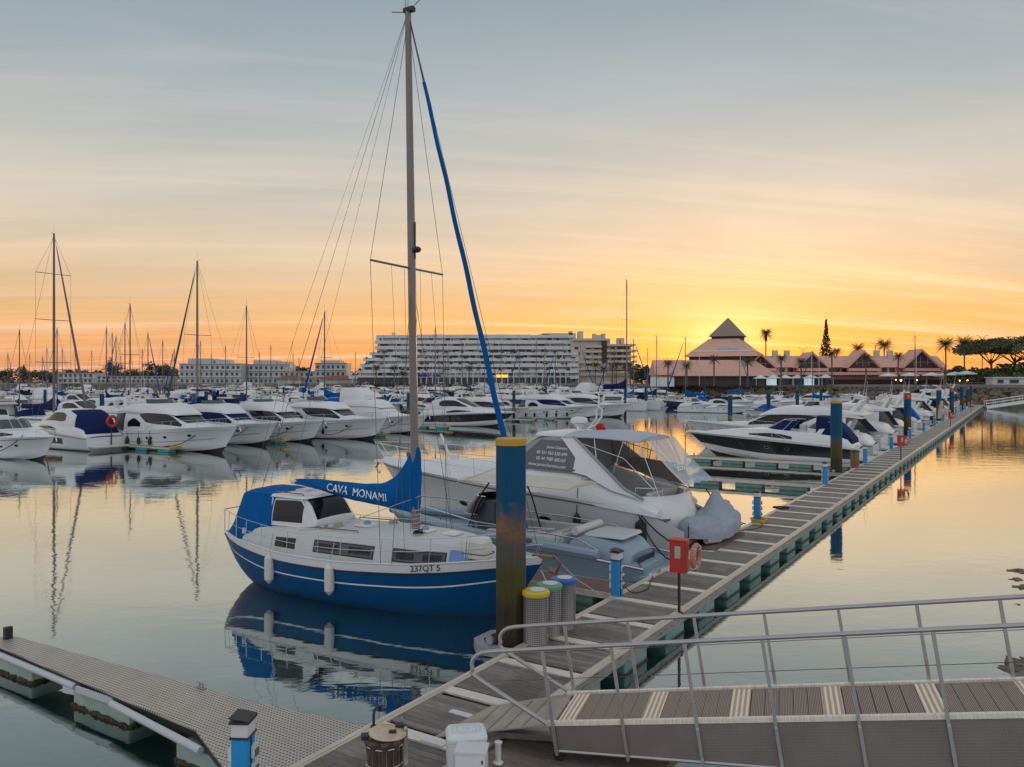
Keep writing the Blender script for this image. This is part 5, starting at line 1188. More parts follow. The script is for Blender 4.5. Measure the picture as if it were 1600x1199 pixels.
rd = dome(J, (4.75, .15, 4.42), .33); mb = MB(); mb.lathe([(.12, 0), (.10, .25)], 10, (4.75, .15, 4.12)); mb.tube([(4.45, -.4, 4.12), (4.45, .7, 4.12), (4.45, .7, 4.25), (4.45, -.4, 4.25)], .014, closed=True); mb.build('radar_mount', steel, J)
mb = MB(); mb.tube([(4.55, .3, 4.1), (4.0, .3, 4.35), (3.75, .3, 4.65), (3.72, .3, 4.95), (3.85, .3, 5.02), (3.95, .3, 4.9), (3.95, .3, 4.6), (4.2, .3, 4.3)], .035, 0, 8); mb.build('antenna_hoop', whitep, J)
mb = MB(); mb.tube([(3.85, .3, 5.0), (3.85, .3, 5.5)], .03); mb.build('stern_light', whitep, J)
mb = MB(); mb.ext([(4.05, .05, 4.15), (3.65, .05, 4.18), (3.85, .05, 4.42), (4.15, .05, 4.35)], (0, .015, 0)); mb.build('flag', redflag, J)
for f in (.70, .405, .27): JH.port(J, f, .36, .22, .09)
JH.rail('bow_rail', J, .46, .985, .85, .16, 7, rows=(1.0, .55), r=.017, pul=.75)
mb = MB(); mb.tube([(10.9, .1, 2.85), (11.35, .1, 3.75)], .05, 0, 8); mb.rbox((10.7, 0, 2.8), (.35, .3, .22), .05); mb.build('windlass', whitep, J)
mb = MB(); mb.rbox((14.65, 0, 2.42), (.9, .26, .12), .04); mb.tube([(14.9, 0, 2.38), (15.1, 0, 2.1), (14.85, 0, 1.9)], .06); mb.build('anchor', steel, J)
for x_f, m2 in ((.30, blk), (.115, blk)):
    p = JH.pt(x_f, .55, 1, .18); fender(J, (p.x, p.y, .92 if x_f > .2 else .80), .80 if x_f > .2 else 1.0, .14 if x_f > .2 else .2, m2, JH.pt(x_f, 0, 1) + Vector((0, -.1, .45 if x_f > .2 else .1)), rope)
mb = MB(); mb.rbox((2.2, 2.06, .30), (1.5, .03, .18), .01); mb.build('hull_vent', greyhull, J)
mb = MB()
def rp(a, b, sag=.4, r=.024, m=10): 
    a, b = Vector(a), Vector(b); mb.tube([a.lerp(b, i/m) - Vector((0, 0, sag*4*(i/m)*(1-i/m))) for i in range(m+1)], r, 0, 6)
rp(W(6.1, 1.9, 1.5), W(6.0, .0, .58), .25); rp(W(6.1, 2.0, 1.52), W(4.0, -.05, .6), .3); rp(W(10.2, 1.8, 1.5), W(11.2, 0, .6), .3); rp(W(10.0, 1.0, 2.0), W(11.4, -.05, .6), .25)
tag(mb.build('mooring_rope', rope), 'black mooring lines from the white charter cruiser to the pontoon', 'rope')
# covered tender lying across its bathing platform
dg = thing('covered_dinghy', W(8.5, .35, .60), AU, 'inflatable dinghy under a peaked grey cover on the white cruiser platform', 'dinghy')
mb = MB(); rg = []
for i in range(73):
    u = i/72; x = lerp(-2.15, 2.1, u); w = .78*(1-abs(2*u-1)**3.2)**.5*interp([(0, .75), (.4, 1), (1, .9)], u) + .02
    zt = interp([(0, .42), (.12, .62), (.3, .60), (.45, .72), (.58, 1.05), (.64, 1.55), (.69, 1.12), (.8, 1.0), (.93, .96), (1, .55)], u); zb_ = interp([(0, .25), (.5, .05), (1, .15)], u); ring = []
    for k in range(30):
        a = math.pi*(k/29); c, s = math.cos(a), math.sin(a); peak = max(0, zt-.75)
        sh = abs(c)**.75*math.copysign(1, c); hh = .68*min(1, zt/.68)*s**.55 + peak*max(0, 1-abs(c)*1.6)**1.25
        nz = noise.noise(Vector((x*2.4, c*2.2+s, 3)))*.13 + (abs(noise.noise(Vector((x*5, c*4+s*2, 1))))-.2)*.16
        an = math.atan2(c*w, x-.57); ds = math.hypot(c*w, x-.57); fo = (abs(math.sin(an*4.5+noise.noise(Vector((x, c, 7)))*1.5))-.6)*.10*math.exp(-ds*.6)*s
        nz += fo; ring.append(Vector((x + nz*.3, sh*w*(1+nz*.8), zb_ + hh*(1+nz*.5) + nz*.7*s)))
    rg.append(ring)
mb.loft(rg); mb.build('cover', mat('silver grey cover', (.30, .34, .40), .55, var=.15, vscale=3, bump=.9, bscale=7), dg, ang=60)
mb = MB(); 
for sg in (1, -1): mb.tube([(-1.6, sg*.40, .14), (-1, sg*.60, .10), (1.2, sg*.58, .10), (1.7, sg*.28, .18)], .12, 0, 10)
mb.build('hull_tube', greyhull, dg)
mb = MB(); mb.tube([(.5, .8, 0), (.7, .75, .75)], .02); mb.tube([(.1, .85, .1), (.9, .85, .1)], .02); mb.tube([(-1.2, .8, .5), (.8, .8, .6)], .012); mb.build('chock', steel, dg)
mb = MB(); mb.sphere((.0, .80, .52), (.12, .08, .12), 0, 10, 6); mb.sphere((-.15, .78, .78), (.08, .06, .08), 0, 8, 5); mb.build('strap_ratchet', blk, dg)

# ------------------------------------------------------------------ grey speedboat with T-top between the two
B = thing('speedboat', W(3.95, .35), AN, 'grey open speedboat with cream T-top between the blue yacht and the white cruiser', 'speedboat')
greyb = mat('blue grey gelcoat', (.26, .34, .41), .35, var=.06, coat=.2)
BH = Hull(10.6, 3.0, [(0, .62), (.2, .80), (.6, .98), (1, 1.22)], BEAM_M, rake=1.1, keel=-.3, cz=.08, cbow=.5)
BH.body('hull', [greyb, blk], B, ((.86, 0), (1.01, 1)), nx=26, nr=10); BH.deck('deck', greyb, B, .0, 1, .04, .14, .2, 20)
BH.strake('rub_rail', steel, B, .06, .03)
mb = MB(); rings = []
for sg in (1,):
    pts = [BH.pt(f, 0, 1) + Vector((0, -.1, .05)) for f in [i/20 for i in range(3, 21)]]; pts2 = [BH.pt(f, 0, -1) + Vector((0, .1, .05)) for f in [i/20 for i in range(20, 2, -1)]]; mb.tube(pts + pts2, .17, 0, 10)
mb.build('gunwale_tube', greyb, B)
mb = MB(); mb.rbox((-.2, 0, .40), (1.4, 2.7, .10), .4, n=7); pf = mb.build('swim_platform', greyb, B); mb = MB(); mb.tube([(-.2-.7*math.copysign(abs(math.cos(a))**.5, math.cos(a)), 1.36*math.copysign(abs(math.sin(a))**.6, math.sin(a)), .46) for a in [math.pi*(k/20-.5) for k in range(21)]], .03); mb.tube([(-.2-.62*math.copysign(abs(math.cos(a))**.5, math.cos(a)), 1.26*math.copysign(abs(math.sin(a))**.6, math.sin(a)), .47) for a in [math.pi*(k/20-.5) for k in range(21)]], .02); mb.build('platform_rim', steel, pf)
mb = MB(); EP = Sup([(.6, .5, .85, .80, .7, .02), (1.0, .55, 1.0, 1.12, .78, .04), (2.2, .6, 1.05, 1.22, .80, .06), (2.6, .6, 1.05, 1.05, .85, .04)]); EP.body('engine_hatch', greyb, B, nx=14); 
mb = MB(); mb.rbox((1.55, 0, 1.28), (1.35, 1.5, .09), .12, n=5); mb.build('sunpad', greyhull, B)
mb = MB(); mb.tube([(2.45, -.85, 1.36), (2.45, .85, 1.36)], .13, 0, 14); mb.build('bolster', leather, B)
mb = MB(); mb.rbox((4.2, 1.12, .98), (2.6, .28, .42), .06); mb.rbox((4.2, -1.12, .98), (2.6, .28, .42), .06); mb.rbox((3.2, 0, .95), (.6, 1.8, .45), .1); mb.build('side_seat', leather, B)
mb = MB(); mb.rbox((6.1, .15, 1.35), (1.0, 1.05, 1.2), .2, n=5); mb.rbox((5.3, .15, 1.5), (.14, .9, .9), .05); cs = mb.build('console', mat('dark grey console', (.09, .10, .12), .4), B)
mb = MB(); rg = []
for i in range(13):
    a = math.pi*(i/12-.5)*1.1; rg.append([Vector((6.2+math.cos(a)*.75, .15+math.sin(a)*.78, 1.55)), Vector((5.9+math.cos(a)*.55, .15+math.sin(a)*.66, 2.15))])
mb.loft(rg); ws = mb.build('windscreen', glass, B); mb = MB(); mb.tube([r[1] for r in rg], .022, 0, 6); mb.tube([r[0] for r in rg], .015); mb.build('windscreen_frame', steel, ws)
mb = MB(); mb.tube([(5.2, .15+.22*math.cos(a), 1.75+.22*math.sin(a)) for a in [2*math.pi*k/18 for k in range(18)]], .02, 0, 6, closed=True); mb.build('steering_wheel', blk, cs)
mb = MB()
for sy in (-.75, 1.05): mb.tube([(6.4, sy, .95), (6.1, sy*.9, 2.0), (5.6, sy*.85, 2.66)], .028); mb.tube([(4.6, sy, .95), (4.9, sy*.9, 2.0), (5.2, sy*.85, 2.66)], .028)
mb.tube([(5.4, -.7, 2.66), (5.4, .95, 2.66)], .024); mb.build('t_top_frame', blk, B)
TT = Sup([(2.6, 2.62, 1.02, 2.66, 1.0, .07), (4.2, 2.66, 1.12, 2.70, 1.10, .10), (6.0, 2.66, 1.02, 2.70, 1.0, .10), (7.2, 2.58, .55, 2.60, .5, .05), (7.45, 2.55, .12, 2.56, .1, .01)]); TT.body('t_top', creamcv, B, nx=20)
mb = MB(); 
for sg in (1, -1):
    mb.tube([BH.pt(.18, 0, sg) + Vector((-.3, -.1*sg, .15)), BH.pt(.22, 0, sg) + Vector((0, -.1*sg, .42)), BH.pt(.4, 0, sg) + Vector((0, -.1*sg, .45)), BH.pt(.6, 0, sg) + Vector((0, -.1*sg, .42)), BH.pt(.85, 0, sg) + Vector((0, -.05*sg, .55)), BH.pt(1, 0, sg) + Vector((.1, 0, .55))], .022, 0, 7)
    for f in (.3, .45, .6, .75, .9): mb.tube([BH.pt(f, 0, sg) + Vector((0, -.1*sg, .1)), BH.pt(f, 0, sg) + Vector((0, -.1*sg, .45))], .014)
mb.tube([(2.9, -1.25, .9), (2.7, -1.2, 1.35), (2.7, 1.2, 1.35), (2.9, 1.25, .9)], .022); mb.build('side_rail', steel, B)
mb = MB(); mb.box((.45, 0, .62), (.03, 1.2, .18)); mb.build('name_panel', blk, B)

# ------------------------------------------------------------------ boats across the marina
T_ = {}
def proto(key, fn, *a, **k): 
    T_[key] = fn('x', *a, **k); T_[key]['used'] = 0; return T_[key]
proto('fly', flybridge_yacht, 14.5); proto('flynavy', flybridge_yacht, 13.5, cov=navy, wind=navy, bimini=navy, radar=False); proto('flymint', flybridge_yacht, 12.5, cov=mintcv, radar=False, high=1.02)
proto('flysport', flybridge_yacht, 14.0, high=.95); proto('flycov', flybridge_yacht, 14.0, wind=white, enclosed=white, radar=False); proto('flybim', flybridge_yacht, 12.5, cov=creamcv, bimini=navy); proto('flybig', flybridge_yacht, 17.5, 5.0, radar=True)
proto('flyfend', flybridge_yacht, 15.0, wind=navy, fend=2); proto('flycream', flybridge_yacht, 12.0, hullm=cream, bimini=creamcv); proto('flyblue', flybridge_yacht, 11.5, cov=bluecv, bimini=bluecv, wind=glassb)
proto('exnavy', express_cruiser, 13.5, 4.2, cover=navy, hard=True, hullwin=True); proto('exopen', express_cruiser, 9.5, 3.3); proto('exblack', express_cruiser, 12.8, 3.9, band=blackhull, wscover=navy, cover=navy)
proto('exhard', express_cruiser, 12.0, hard=True); proto('exdark', express_cruiser, 14.0, 4.1, band=blackhull, hard=True, cover=None); proto('excan', express_cruiser, 10.5, canopy=creamcv, wscover=glassb); proto('exblue', express_cruiser, 10.0, cover=bluecv)
proto('cabin', runabout, 8.0, 2.8, None, None, True, True); proto('cover', runabout, 7.0, 2.4, navy); proto('covblue', runabout, 6.5, 2.3, bluecv); proto('open', runabout, 6.5, 2.4)
proto('sail', sail_yacht, 11.0, None, navy, None, 14.0); proto('sailblue', sail_yacht, 10.0, mat('dark blue sail hull', (.01, .03, .10), .25, coat=.3), bluecv, bluecv, 13.0); proto('sailbig', sail_yacht, 14.0, None, navy, farmast, 19.0, (.30, .53, .78), .12, None, None, farmast); proto('sailgreen', sail_yacht, 14.0, None, navy, mat('green sail sleeve', (.02, .10, .09), .7), 18.0, (.52,), .13, None, None, mastm)
proto('cat', catamaran, 13.0, 26.5)
DESC = {'fly': ('white flybridge yacht with dark windows', 'motor yacht'), 'flynavy': ('white yacht with navy screen covers', 'motor yacht'), 'flymint': ('white yacht under pale green covers', 'motor yacht'), 'flysport': ('sleek white yacht with radar arch', 'motor yacht'),
 'flycov': ('white yacht under white covers', 'motor yacht'), 'flybim': ('white flybridge yacht with navy bimini', 'motor yacht'), 'flybig': ('large white flybridge yacht', 'motor yacht'), 'flyfend': ('white yacht with hanging fenders', 'motor yacht'),
 'flycream': ('cream flybridge boat with bimini', 'motor yacht'), 'flyblue': ('white flybridge boat with blue canvas', 'motor yacht'), 'exnavy': ('white hardtop cruiser with navy cover', 'cruiser'), 'exopen': ('small white open cruiser', 'cruiser'),
 'exblack': ('black sided cruiser with navy covers', 'cruiser'), 'exhard': ('white hardtop sports cruiser', 'cruiser'), 'exdark': ('dark sided hardtop sports cruiser', 'cruiser'), 'excan': ('white cruiser with cream canopy', 'cruiser'), 'exblue': ('white cruiser with royal blue cover', 'cruiser'),
 'cabin': ('small white cabin boat with outboard', 'motor boat'), 'cover': ('small motor boat under navy cover', 'motor boat'), 'covblue': ('small boat under royal blue cover', 'motor boat'), 'open': ('small open white motor boat', 'motor boat'),
 'sail': ('white sailing yacht with bare mast', 'sailing boat'), 'sailblue': ('dark blue sailing yacht', 'sailing boat'), 'sailbig': ('tall masted white sailing yacht', 'sailing boat'), 'sailgreen': ('white yacht with green furled sail', 'sailing boat'), 'cat': ('white catamaran', 'catamaran')}
PLACED = []
ANCH = [(-200, 'beyond left edge'), (-5, 'at left edge'), (30, 'near left edge'), (84, 'by tall left mast'), (125, 'right of tall left mast'), (159, 'by broad blue pile'), (200, 'left of apartments'), (250, 'left beside apartments'), (308, 'below first apartment block'), (345, 'right under first apartments'), (385, 'between two apartment blocks'), (420, 'below second apartment block'), (460, 'below trees past apartments'), (515, 'below third apartment block'),
 (560, 'below stepped hotel end'), (600, 'left of big mast'), (645, 'behind big mast'), (690, 'right of big mast'), (740, 'left of furled sail'), (790, 'below hotel middle'), (840, 'right under hotel middle'), (890, 'below cream hotel wing'), (940, 'below hotel tower'), (985, 'by the catamaran'), (1030, 'left of pyramid building'), (1075, 'below pink left roof'), (1120, 'below the pyramid'), (1170, 'right under the pyramid'), (1220, 'below first pink gable'), (1270, 'below second pink gable'), (1330, 'below third pink gable'), (1390, 'below white parasols'), (1440, 'below last pink gable'), (1490, 'by beige flag'), (1540, 'near pontoon end')]
def where(px): return min(ANCH, key=lambda a: abs(a[0]-px))[1]
def boat(key, loc, rz, scale=1.0, label=None, group=None, row=''):
    p = T_[key]
    if not p['used']: p['used'] = 1; o = p; o.location = loc; o.rotation_euler = (0, 0, rz); o.scale = (scale,)*3
    else: o = copy_tree(p, loc, rz, scale=scale)
    d, c = DESC[key]; o['category'] = c
    if label: o['label'] = label
    else: PLACED.append((o, d, row))
    if group: o['group'] = group
    return o
def bow_in(key, s, t, L, **k): return boat(key, W(s, t+L), AI, **k)
G1 = 'yachts lying bow out in the middle row'
bow_in('exopen', 13.0, 51.6, 9.5, label='white open cruiser cut by the left edge, bow pointing right')
boat('exnavy', W(20.4, 57.5), AN, label='white hardtop cruiser with a navy cockpit cover behind the red life ring')
bow_in('fly', 24.3, 46.0, 14.5, scale=1.06, label='white flybridge yacht with three portholes beside the turquoise floats at left')
bow_in('flynavy', 31.3, 48.4, 13.5, label='white yacht with navy windscreen cover, second bow from left in the middle row')
bow_in('flymint', 36.4, 47.8, 12.5, label='white yacht with pale green flybridge cover in the middle row')
bow_in('flysport', 42.0, 45.3, 14.0, scale=1.05, label='sleek white flybridge yacht left of the big mast base, single porthole near bow')
bow_in('flycov', 51.2, 46.8, 14.0, label='white covered yacht whose bow meets the big mast')
bow_in('exdark', 67.5, 46.4, 14.0, scale=1.05, label='white sports cruiser with brown black hull band right of the big mast')
bow_in('flyfend', 92.5, 45.7, 15.0, label='white yacht with navy window covers and a row of hanging fenders')
bow_in('flysport', 101.0, 45.2, 14.0, label='white yacht close behind the one with hanging fenders')
boat('cat', pxd(938, 166), AI-.15, label='white catamaran with navy sail cover on its boom')
for s, t, lb in ((22.3, 50.8, 'turquoise floated finger before the leftmost flybridge yacht'), (33.8, 50.3, 'turquoise floated finger right of the navy covered yacht bow'), (46.0, 48.5, 'yellow tipped finger left of the big mast'), (60.6, 51, 'turquoise floated finger under the dark sided cruiser'), (80, 50.5, 'turquoise floated finger below the yacht with hanging fenders'), (86.5, 50.5, 'short turquoise float finger right of the one below the fenders')):
    o = W(s, t+12); finger(0, 12, .8, lb, woodb, 4, floatb, org=o, rz=AU+math.pi, t0=0)
    mb = MB(); mb.rbox((0, 0, 0), (.9, .5, .16), .08); b = mb.build('bumper', yellow); b.location = W(s, t-.1, DZ-.05); b.rotation_euler = (0, 0, AU); tag(b, 'yellow bumper on the tip of the ' + lb.replace('turquoise floated ', '').replace('yellow tipped ', '').replace('short turquoise float ', '').replace(' of the one below', ' below'), 'bumper')
for i, (s, t_) in enumerate(((13.0, 51.8), (24.3, 46.2), (31.3, 48.6), (36.4, 48), (42, 45.5), (51.2, 47), (92.5, 46))):
    for q in (-1, 1):
        mb = MB(); a = W(s + q*1.0, t_+2.4, 1.9); b = W(s + q*2.3, t_+5.5, .5)
        mb.tube([a.lerp(b, k/8) - Vector((0, 0, 1.6*(k/8)*(1-k/8))) for k in range(9)], .03, 0, 4)
        tag(mb.build('mooring_rope', rope), 'dark mooring line on the %s side of the %s' % (('near', 'far')[q > 0], ('white cruiser cut by the left edge', 'flybridge yacht beside the red life ring', 'yacht with navy windscreen cover', 'yacht with pale green cover', 'sleek yacht left of the big mast', 'covered yacht at the big mast', 'yacht with hanging fenders')[i]), 'rope')
t = thing('life_ring_post', W(20.8, 57.4, DZ), AU, 'red life ring on a pole behind the navy covered cruiser at left', 'life ring post')
mb = MB(); mb.tube([(0, 0, -.3), (0, 0, 1.8)], .05); mb.build('post', blk, t); mb = MB(); mb.tube([(math.cos(a)*.42, -.1, 2.0+math.sin(a)*.42) for a in [2*math.pi*k/20 for k in range(20)]], .12, 0, 8, closed=True); mb.build('life_ring', redp, t)
mb = MB(); mb.box((0, 0, 2.0), (.3, .1, .3)); mb.build('ring_holder', blk, t)
# boats along the main pontoon beyond the empty fingers
boat('exblack', W(43.6, .8), AN, scale=1.02, label='black sided cruiser with navy covers behind the empty fingers')
boat('excan', W(48.6, .6), AN, scale=.95, label='white cruiser with beige seat cushion behind the black sided cruiser')
boat('flybig', W(55.5, .9), AN, label='large white flybridge yacht behind the black sided cruiser')
boat('exhard', W(62.0, .8), AN, scale=1.1, label='white hardtop cruiser beyond the large flybridge yacht on the pontoon')
random.seed(21)
kk = ['flybim', 'exhard', 'flysport', 'exblue', 'fly', 'open', 'excan', 'flybig', 'exopen', 'flynavy', 'flycream', 'exhard', 'sail', 'flybim', 'exopen', 'flysport', 'cabin', 'fly', 'excan']
for i, s in enumerate([68.5, 75, 80.5, 87.5, 92, 99.5, 104.5, 111.5, 117, 124, 128.5, 135, 141, 147.5, 153, 160, 166, 173, 180]): boat(kk[i], W(s, random.uniform(.8, 1.6)), AN + random.uniform(-.02, .02), scale=random.uniform(.9, 1.05), row='along the long pontoon')
# back rows: two lines of berths to each pier, thinning toward the far quay
def shore_y(x):
    for (a, b), (c, d) in zip(SHORE, SHORE[1:]):
        if a <= x <= c: return lerp(b, d, (x-a)/(c-a))
    return 500
random.seed(5)
mk = ['fly', 'flynavy', 'flysport', 'flybim', 'flycream', 'flyblue', 'exopen', 'exhard', 'excan', 'exblue', 'cabin', 'cover', 'covblue', 'open', 'sail', 'exdark', 'flycov', 'exnavy', 'fly', 'exhard', 'flymint']
ROWS = [(66, AN, 24, 'in first back row'), (100, AI, 20, 'in second back row'), (106, AN, 25, 'in third back row'), (142, AI, 30, 'in fourth back row'), (150, AN, 40, 'in fifth back row'), (190, AI, 50, 'in sixth back row'), (200, AN, 60, 'in seventh back row'), (245, AI, 90, 'in eighth back row'), (300, AN, 100, 'in farthest row')]
for t, hd, s0, nm in ROWS:
    s = s0
    while s < 300:
        p = W(s, t); px = px_of(p)
        step = random.uniform(4.6, 6.2) * (1 if t < 110 else 1.25) * (1.5 if t > 180 else 1)
        if -30 < px < 1010 and p.y < shore_y(p.x) - 22:
            key = random.choice(mk) if t < 180 else random.choice(mk + ['sail', 'open', 'cabin', 'flycream'])
            boat(key, p + N*random.uniform(-.8, .8), hd + random.uniform(-.04, .04), scale=random.uniform(.88, 1.08), row=nm)
        s += step
# the row on the near side of that pier where it shows past the others, and the boats before the rock bank
for key, px, D, hd, sc in (('exopen', 1062, 152, AI, .85), ('exhard', 1098, 150, AI, .75), ('open', 1118, 158, AN, .9), ('exopen', 1178, 165, 0.1, 1.0), ('cabin', 1128, 185, AI, 1.0), ('covblue', 1235, 128, AN, 1.1), ('cover', 1080, 185, AI, 1.1), ('excan', 1230, 220, AN, .9), ('exblue', 1150, 215, AI, .9), ('fly', 1300, 205, AN, .8), ('open', 1190, 235, AN, 1.0), ('cabin', 1060, 215, AI, 1.1), ('exopen', 1105, 240, AN, .9), ('flycream', 1012, 225, AI, .9), ('flybim', 968, 215, AI, .95), ('exhard', 930, 205, AI, .9), ('cabin', 905, 235, AI, 1.1), ('flysport', 880, 178, AI, .9), ('fly', 850, 150, AI, .95), ('flybig', 770, 140, AI, .9), ('excan', 1255, 180, AN, .9), ('open', 1330, 230, AN, 1.0), ('cover', 1285, 240, AN, 1.0), ('exopen', 1350, 245, AN, .8), ('flybim', 718, 125, AI, 1.0), ('exdark', 700, 150, AI, .9), ('fly', 735, 165, AI, .95), ('flycream', 800, 195, AI, 1.0)):
    p = pxd(px, D); boat(key, p, hd, scale=sc, row='off the far piers')
# sailing boats, each by its mast
def mast_boat(key, px, ytop, D, heading, label=None):
    L, h = {'sail': (11.0, 14.0), 'sailblue': (10.0, 13.0), 'sailbig': (14.0, 19.0), 'sailgreen': (14.0, 18.0)}[key]
    ht = 6 + (595 - ytop)/1245*D; sc = ht/h; p = pxd(px, D) - Vector((math.cos(heading), math.sin(heading), 0))*L*.56*sc
    boat(key, p, heading, scale=sc, label=label, row='under its mast')
mast_boat('sailbig', 84, 365, 92, AI, 'white sailing yacht with the tall three-spreader mast at far left')
mast_boat('sailgreen', 308, 408, 100, AN, 'white sailing yacht with dark green furled sail and thick mast before the apartments')
mast_boat('sail', 385, 478, 118, AI, 'sailing yacht whose mast stands between the two left apartment blocks')
mast_boat('sailblue', 507, 487, 142, AN, 'dark blue sailing yacht whose mast stands before the third apartment block')
mast_boat('sail', 203, 475, 132, AI, 'sailing yacht with the tallest mast in the cluster left of the apartments')
SM = [(195, 505, 150), (166, 512, 150), (175, 520, 168), (181, 525, 184), (231, 520, 170), (254, 532, 155), (30, 515, 122), (313, 533, 192), (352, 540, 196), (272, 545, 182), (423, 540, 205), (458, 552, 215), (12, 552, 205), (46, 553, 226), (97, 545, 202), (117, 542, 214), (222, 545, 230), (143, 548, 240), (1026, 525, 190), (1071, 527, 178), (1012, 545, 172),
      (700, 545, 190), (722, 535, 210), (757, 548, 205), (783, 540, 230), (812, 545, 220), (838, 532, 215), (868, 548, 240), (907, 540, 235), (927, 550, 210), (955, 546, 228), (990, 530, 175), (600, 548, 230), (555, 550, 235), (1156, 556, 250), (1270, 548, 180), (405, 549, 240), (330, 552, 245), (66, 556, 250)]
random.seed(9)
for i, (px, yt, D) in enumerate(SM):
    mast_boat(random.choice(['sail', 'sail', 'sailblue']), px, yt, D, random.choice([AN, AI, AI]) + random.uniform(-.06, .06))
for k, p in T_.items():
    if not p['used']:
        for c in list(p.children_recursive): bpy.data.objects.remove(c)
        bpy.data.objects.remove(p)
    else: del p['used']
for o in bpy.data.objects:
    if 'used' in o: del o['used']
# labels of the many: look, row and landmark; ordinals only where two still coincide
ORD = ['', 'second ', 'third ', 'fourth ', 'fifth ', 'sixth ', 'seventh ', 'eighth ']
bylab = {}
for o, d, row in PLACED:
    lb = (d + ' ' + row + ', ' + where(px_of(o.location))); bylab.setdefault(lb, []).append(o)
for lb, os_ in bylab.items():
    os_.sort(key=lambda o: o.location.y)
    for i, o in enumerate(os_):
        o['label'] = lb if len(os_) == 1 else ('nearest ', 'second nearest ', 'third nearest ', 'fourth nearest ', 'fifth nearest ', 'sixth nearest ')[min(i, 5)] + lb

# ------------------------------------------------------------------ buildings
hotw = mat('hotel white render', (.62, .63, .64), .8, var=.08, vscale=.15); hotc = mat('hotel cream render', (.56, .50, .42), .8, var=.08, vscale=.15)
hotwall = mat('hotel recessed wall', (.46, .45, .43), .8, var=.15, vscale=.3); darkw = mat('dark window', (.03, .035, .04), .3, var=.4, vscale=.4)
pinkr = mat('pink tiled roof', (.64, .37, .29), .85, var=.12, vscale=.35, bump=.3, bscale=4, stretch=(1, 1, 3)); pinkw = mat('pink render', (.66, .39, .31), .85, var=.08, vscale=.2); pinkd = mat('dark brown timber', (.07, .05, .045), .8, var=.2)  # last one: dark brown for louvres, gable fronts and shop fronts
skyw = mat('bright roof light', (.30, .36, .42), .1, var=.2, spec=.9)
aptw = mat('apartment white render', (.46, .47, .48), .8, var=.07, vscale=.2)
terr = mat('terracotta roof', (.24, .10, .07), .85, var=.2, vscale=.5)
plantg = mat('balcony plants', (.05, .065, .035), .9, vscale=2, var=.4)
lampm = mat('warm lamp glass', (1, .6, .25), .4, emit=((1.0, .55, .18), 6.0)); signm = mat('lit orange letters', (1, .45, .05), .4, emit=((1.0, .42, .05), 1.6)); coolm = mat('lit tent interior', (.6, .7, .7), .5, emit=((.55, .75, .78), .5))
bluecan = mat('bright blue awning', (.05, .22, .75), .7, var=.1)
GZ = 4.3
def X_(px, D): return (px-800)/1245*D
def Z_(py, D): return 6 + (595-py)/1245*D
D = 432; hb = thing('hotel', (X_(760, D), D, GZ), 0, 'long white terraced hotel with stacked balconies behind the marina', 'building'); hx, hy = X_(760, D), D
random.seed(31)
def hbx(mb, x0, x1, z0, z1, y0=0, dep=3.0, mi=0): mb.box(((x0+x1)/2-hx, y0+dep/2, (z0+z1)/2-GZ), (x1-x0, dep, z1-z0), mi)
FH = 3.22; lefts = [545, 556, 561, 566, 575, 583, 583, 588]; rights = [905]*8
for k in range(8):
    z0 = GZ + .3 + FH*k; xa, xb = X_(lefts[k], D), X_(rights[k] if k < 7 else 900, D)
    x = xa
    while x < xb:
        w = min(random.choice((9.4, 9.4, 18.8)), xb-x); off = random.choice((0, 0, .5, 1.3)); mb = MB(); hbx(mb, x, x+w-.12, z0+FH-.85+random.choice((0, 0, .15)), z0+FH+random.choice((.85, 1.05, 1.15)), -1.6 + k*1.2 + off, 2.2); mb.build('balcony_band', hotw, hb, smooth=False); x += w
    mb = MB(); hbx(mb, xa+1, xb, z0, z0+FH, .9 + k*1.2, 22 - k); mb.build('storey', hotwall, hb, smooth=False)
    mb = MB(); x = xa + 2
    while x < xb: hbx(mb, x, x+.35, z0+.0, z0+FH+1.0, -1.2 + k*1.2, 2.2); x += 9.4
    mb.build('party_wall', hotw, hb, smooth=False)
    mb = MB(); x = xa + 3
    while x < xb - 3:
        if random.random() < .5 + .12*(k < 3): w = random.uniform(1.4, 4.2); hbx(mb, x, x+w, z0+.75, z0+FH-.55, .82 + k*1.2, .1)
        x += random.uniform(2.8, 5.5)
    w_ = mb.build('window', darkw, hb, smooth=False); w_['kind'] = 'stuff'
    if k in (1, 2, 3, 4):
        mb = MB()
        for i in range(26): x = random.uniform(xa+2, xb-2); mb.sphere((x-hx, -1.6+k*1.2, z0+FH+1.1-GZ), (random.uniform(.5, 1.3), .5, random.uniform(.3, .7)), 0, 6, 4, .6, i)
        tag(mb.build('balcony_plants', plantg, hb), kind='stuff')
for a, b, ya, yb, m in ((583, 589, 522, 530, hotw), (597, 606, 525, 530, hotw), (608, 612, 518, 530, hotw), (613, 640, 525, 530, hotc), (640, 692, 525, 531, hotw), (697, 712, 528, 533, hotw), (716, 738, 527, 532, hotw), (742, 776, 526, 531, hotw), (776, 792, 521, 528, hotw), (797, 830, 527, 532, hotc), (832, 842, 525, 531, hotw), (842, 860, 521, 530, hotc), (848, 902, 519, 526, hotc), (891, 897, 516, 521, hotc), (906, 914, 516, 530, hotc), (700, 705, 524, 529, hotw), (752, 756, 523, 527, hotw), (672, 690, 521, 526, hotw)):
    mb = MB(); hbx(mb, X_(a, D), X_(b, D), Z_(yb+2, D), Z_(ya, D), 9.5, 8); mb.build('roof_block', m, hb, smooth=False)
mb = MB()                               # cream wing to the right: solid blocks with long balconies
for a, b, yt, dep in ((893, 955, 529, 20), (955, 988, 539, 18)): hbx(mb, X_(a, D), X_(b, D), GZ, Z_(yt, D), 4, dep)
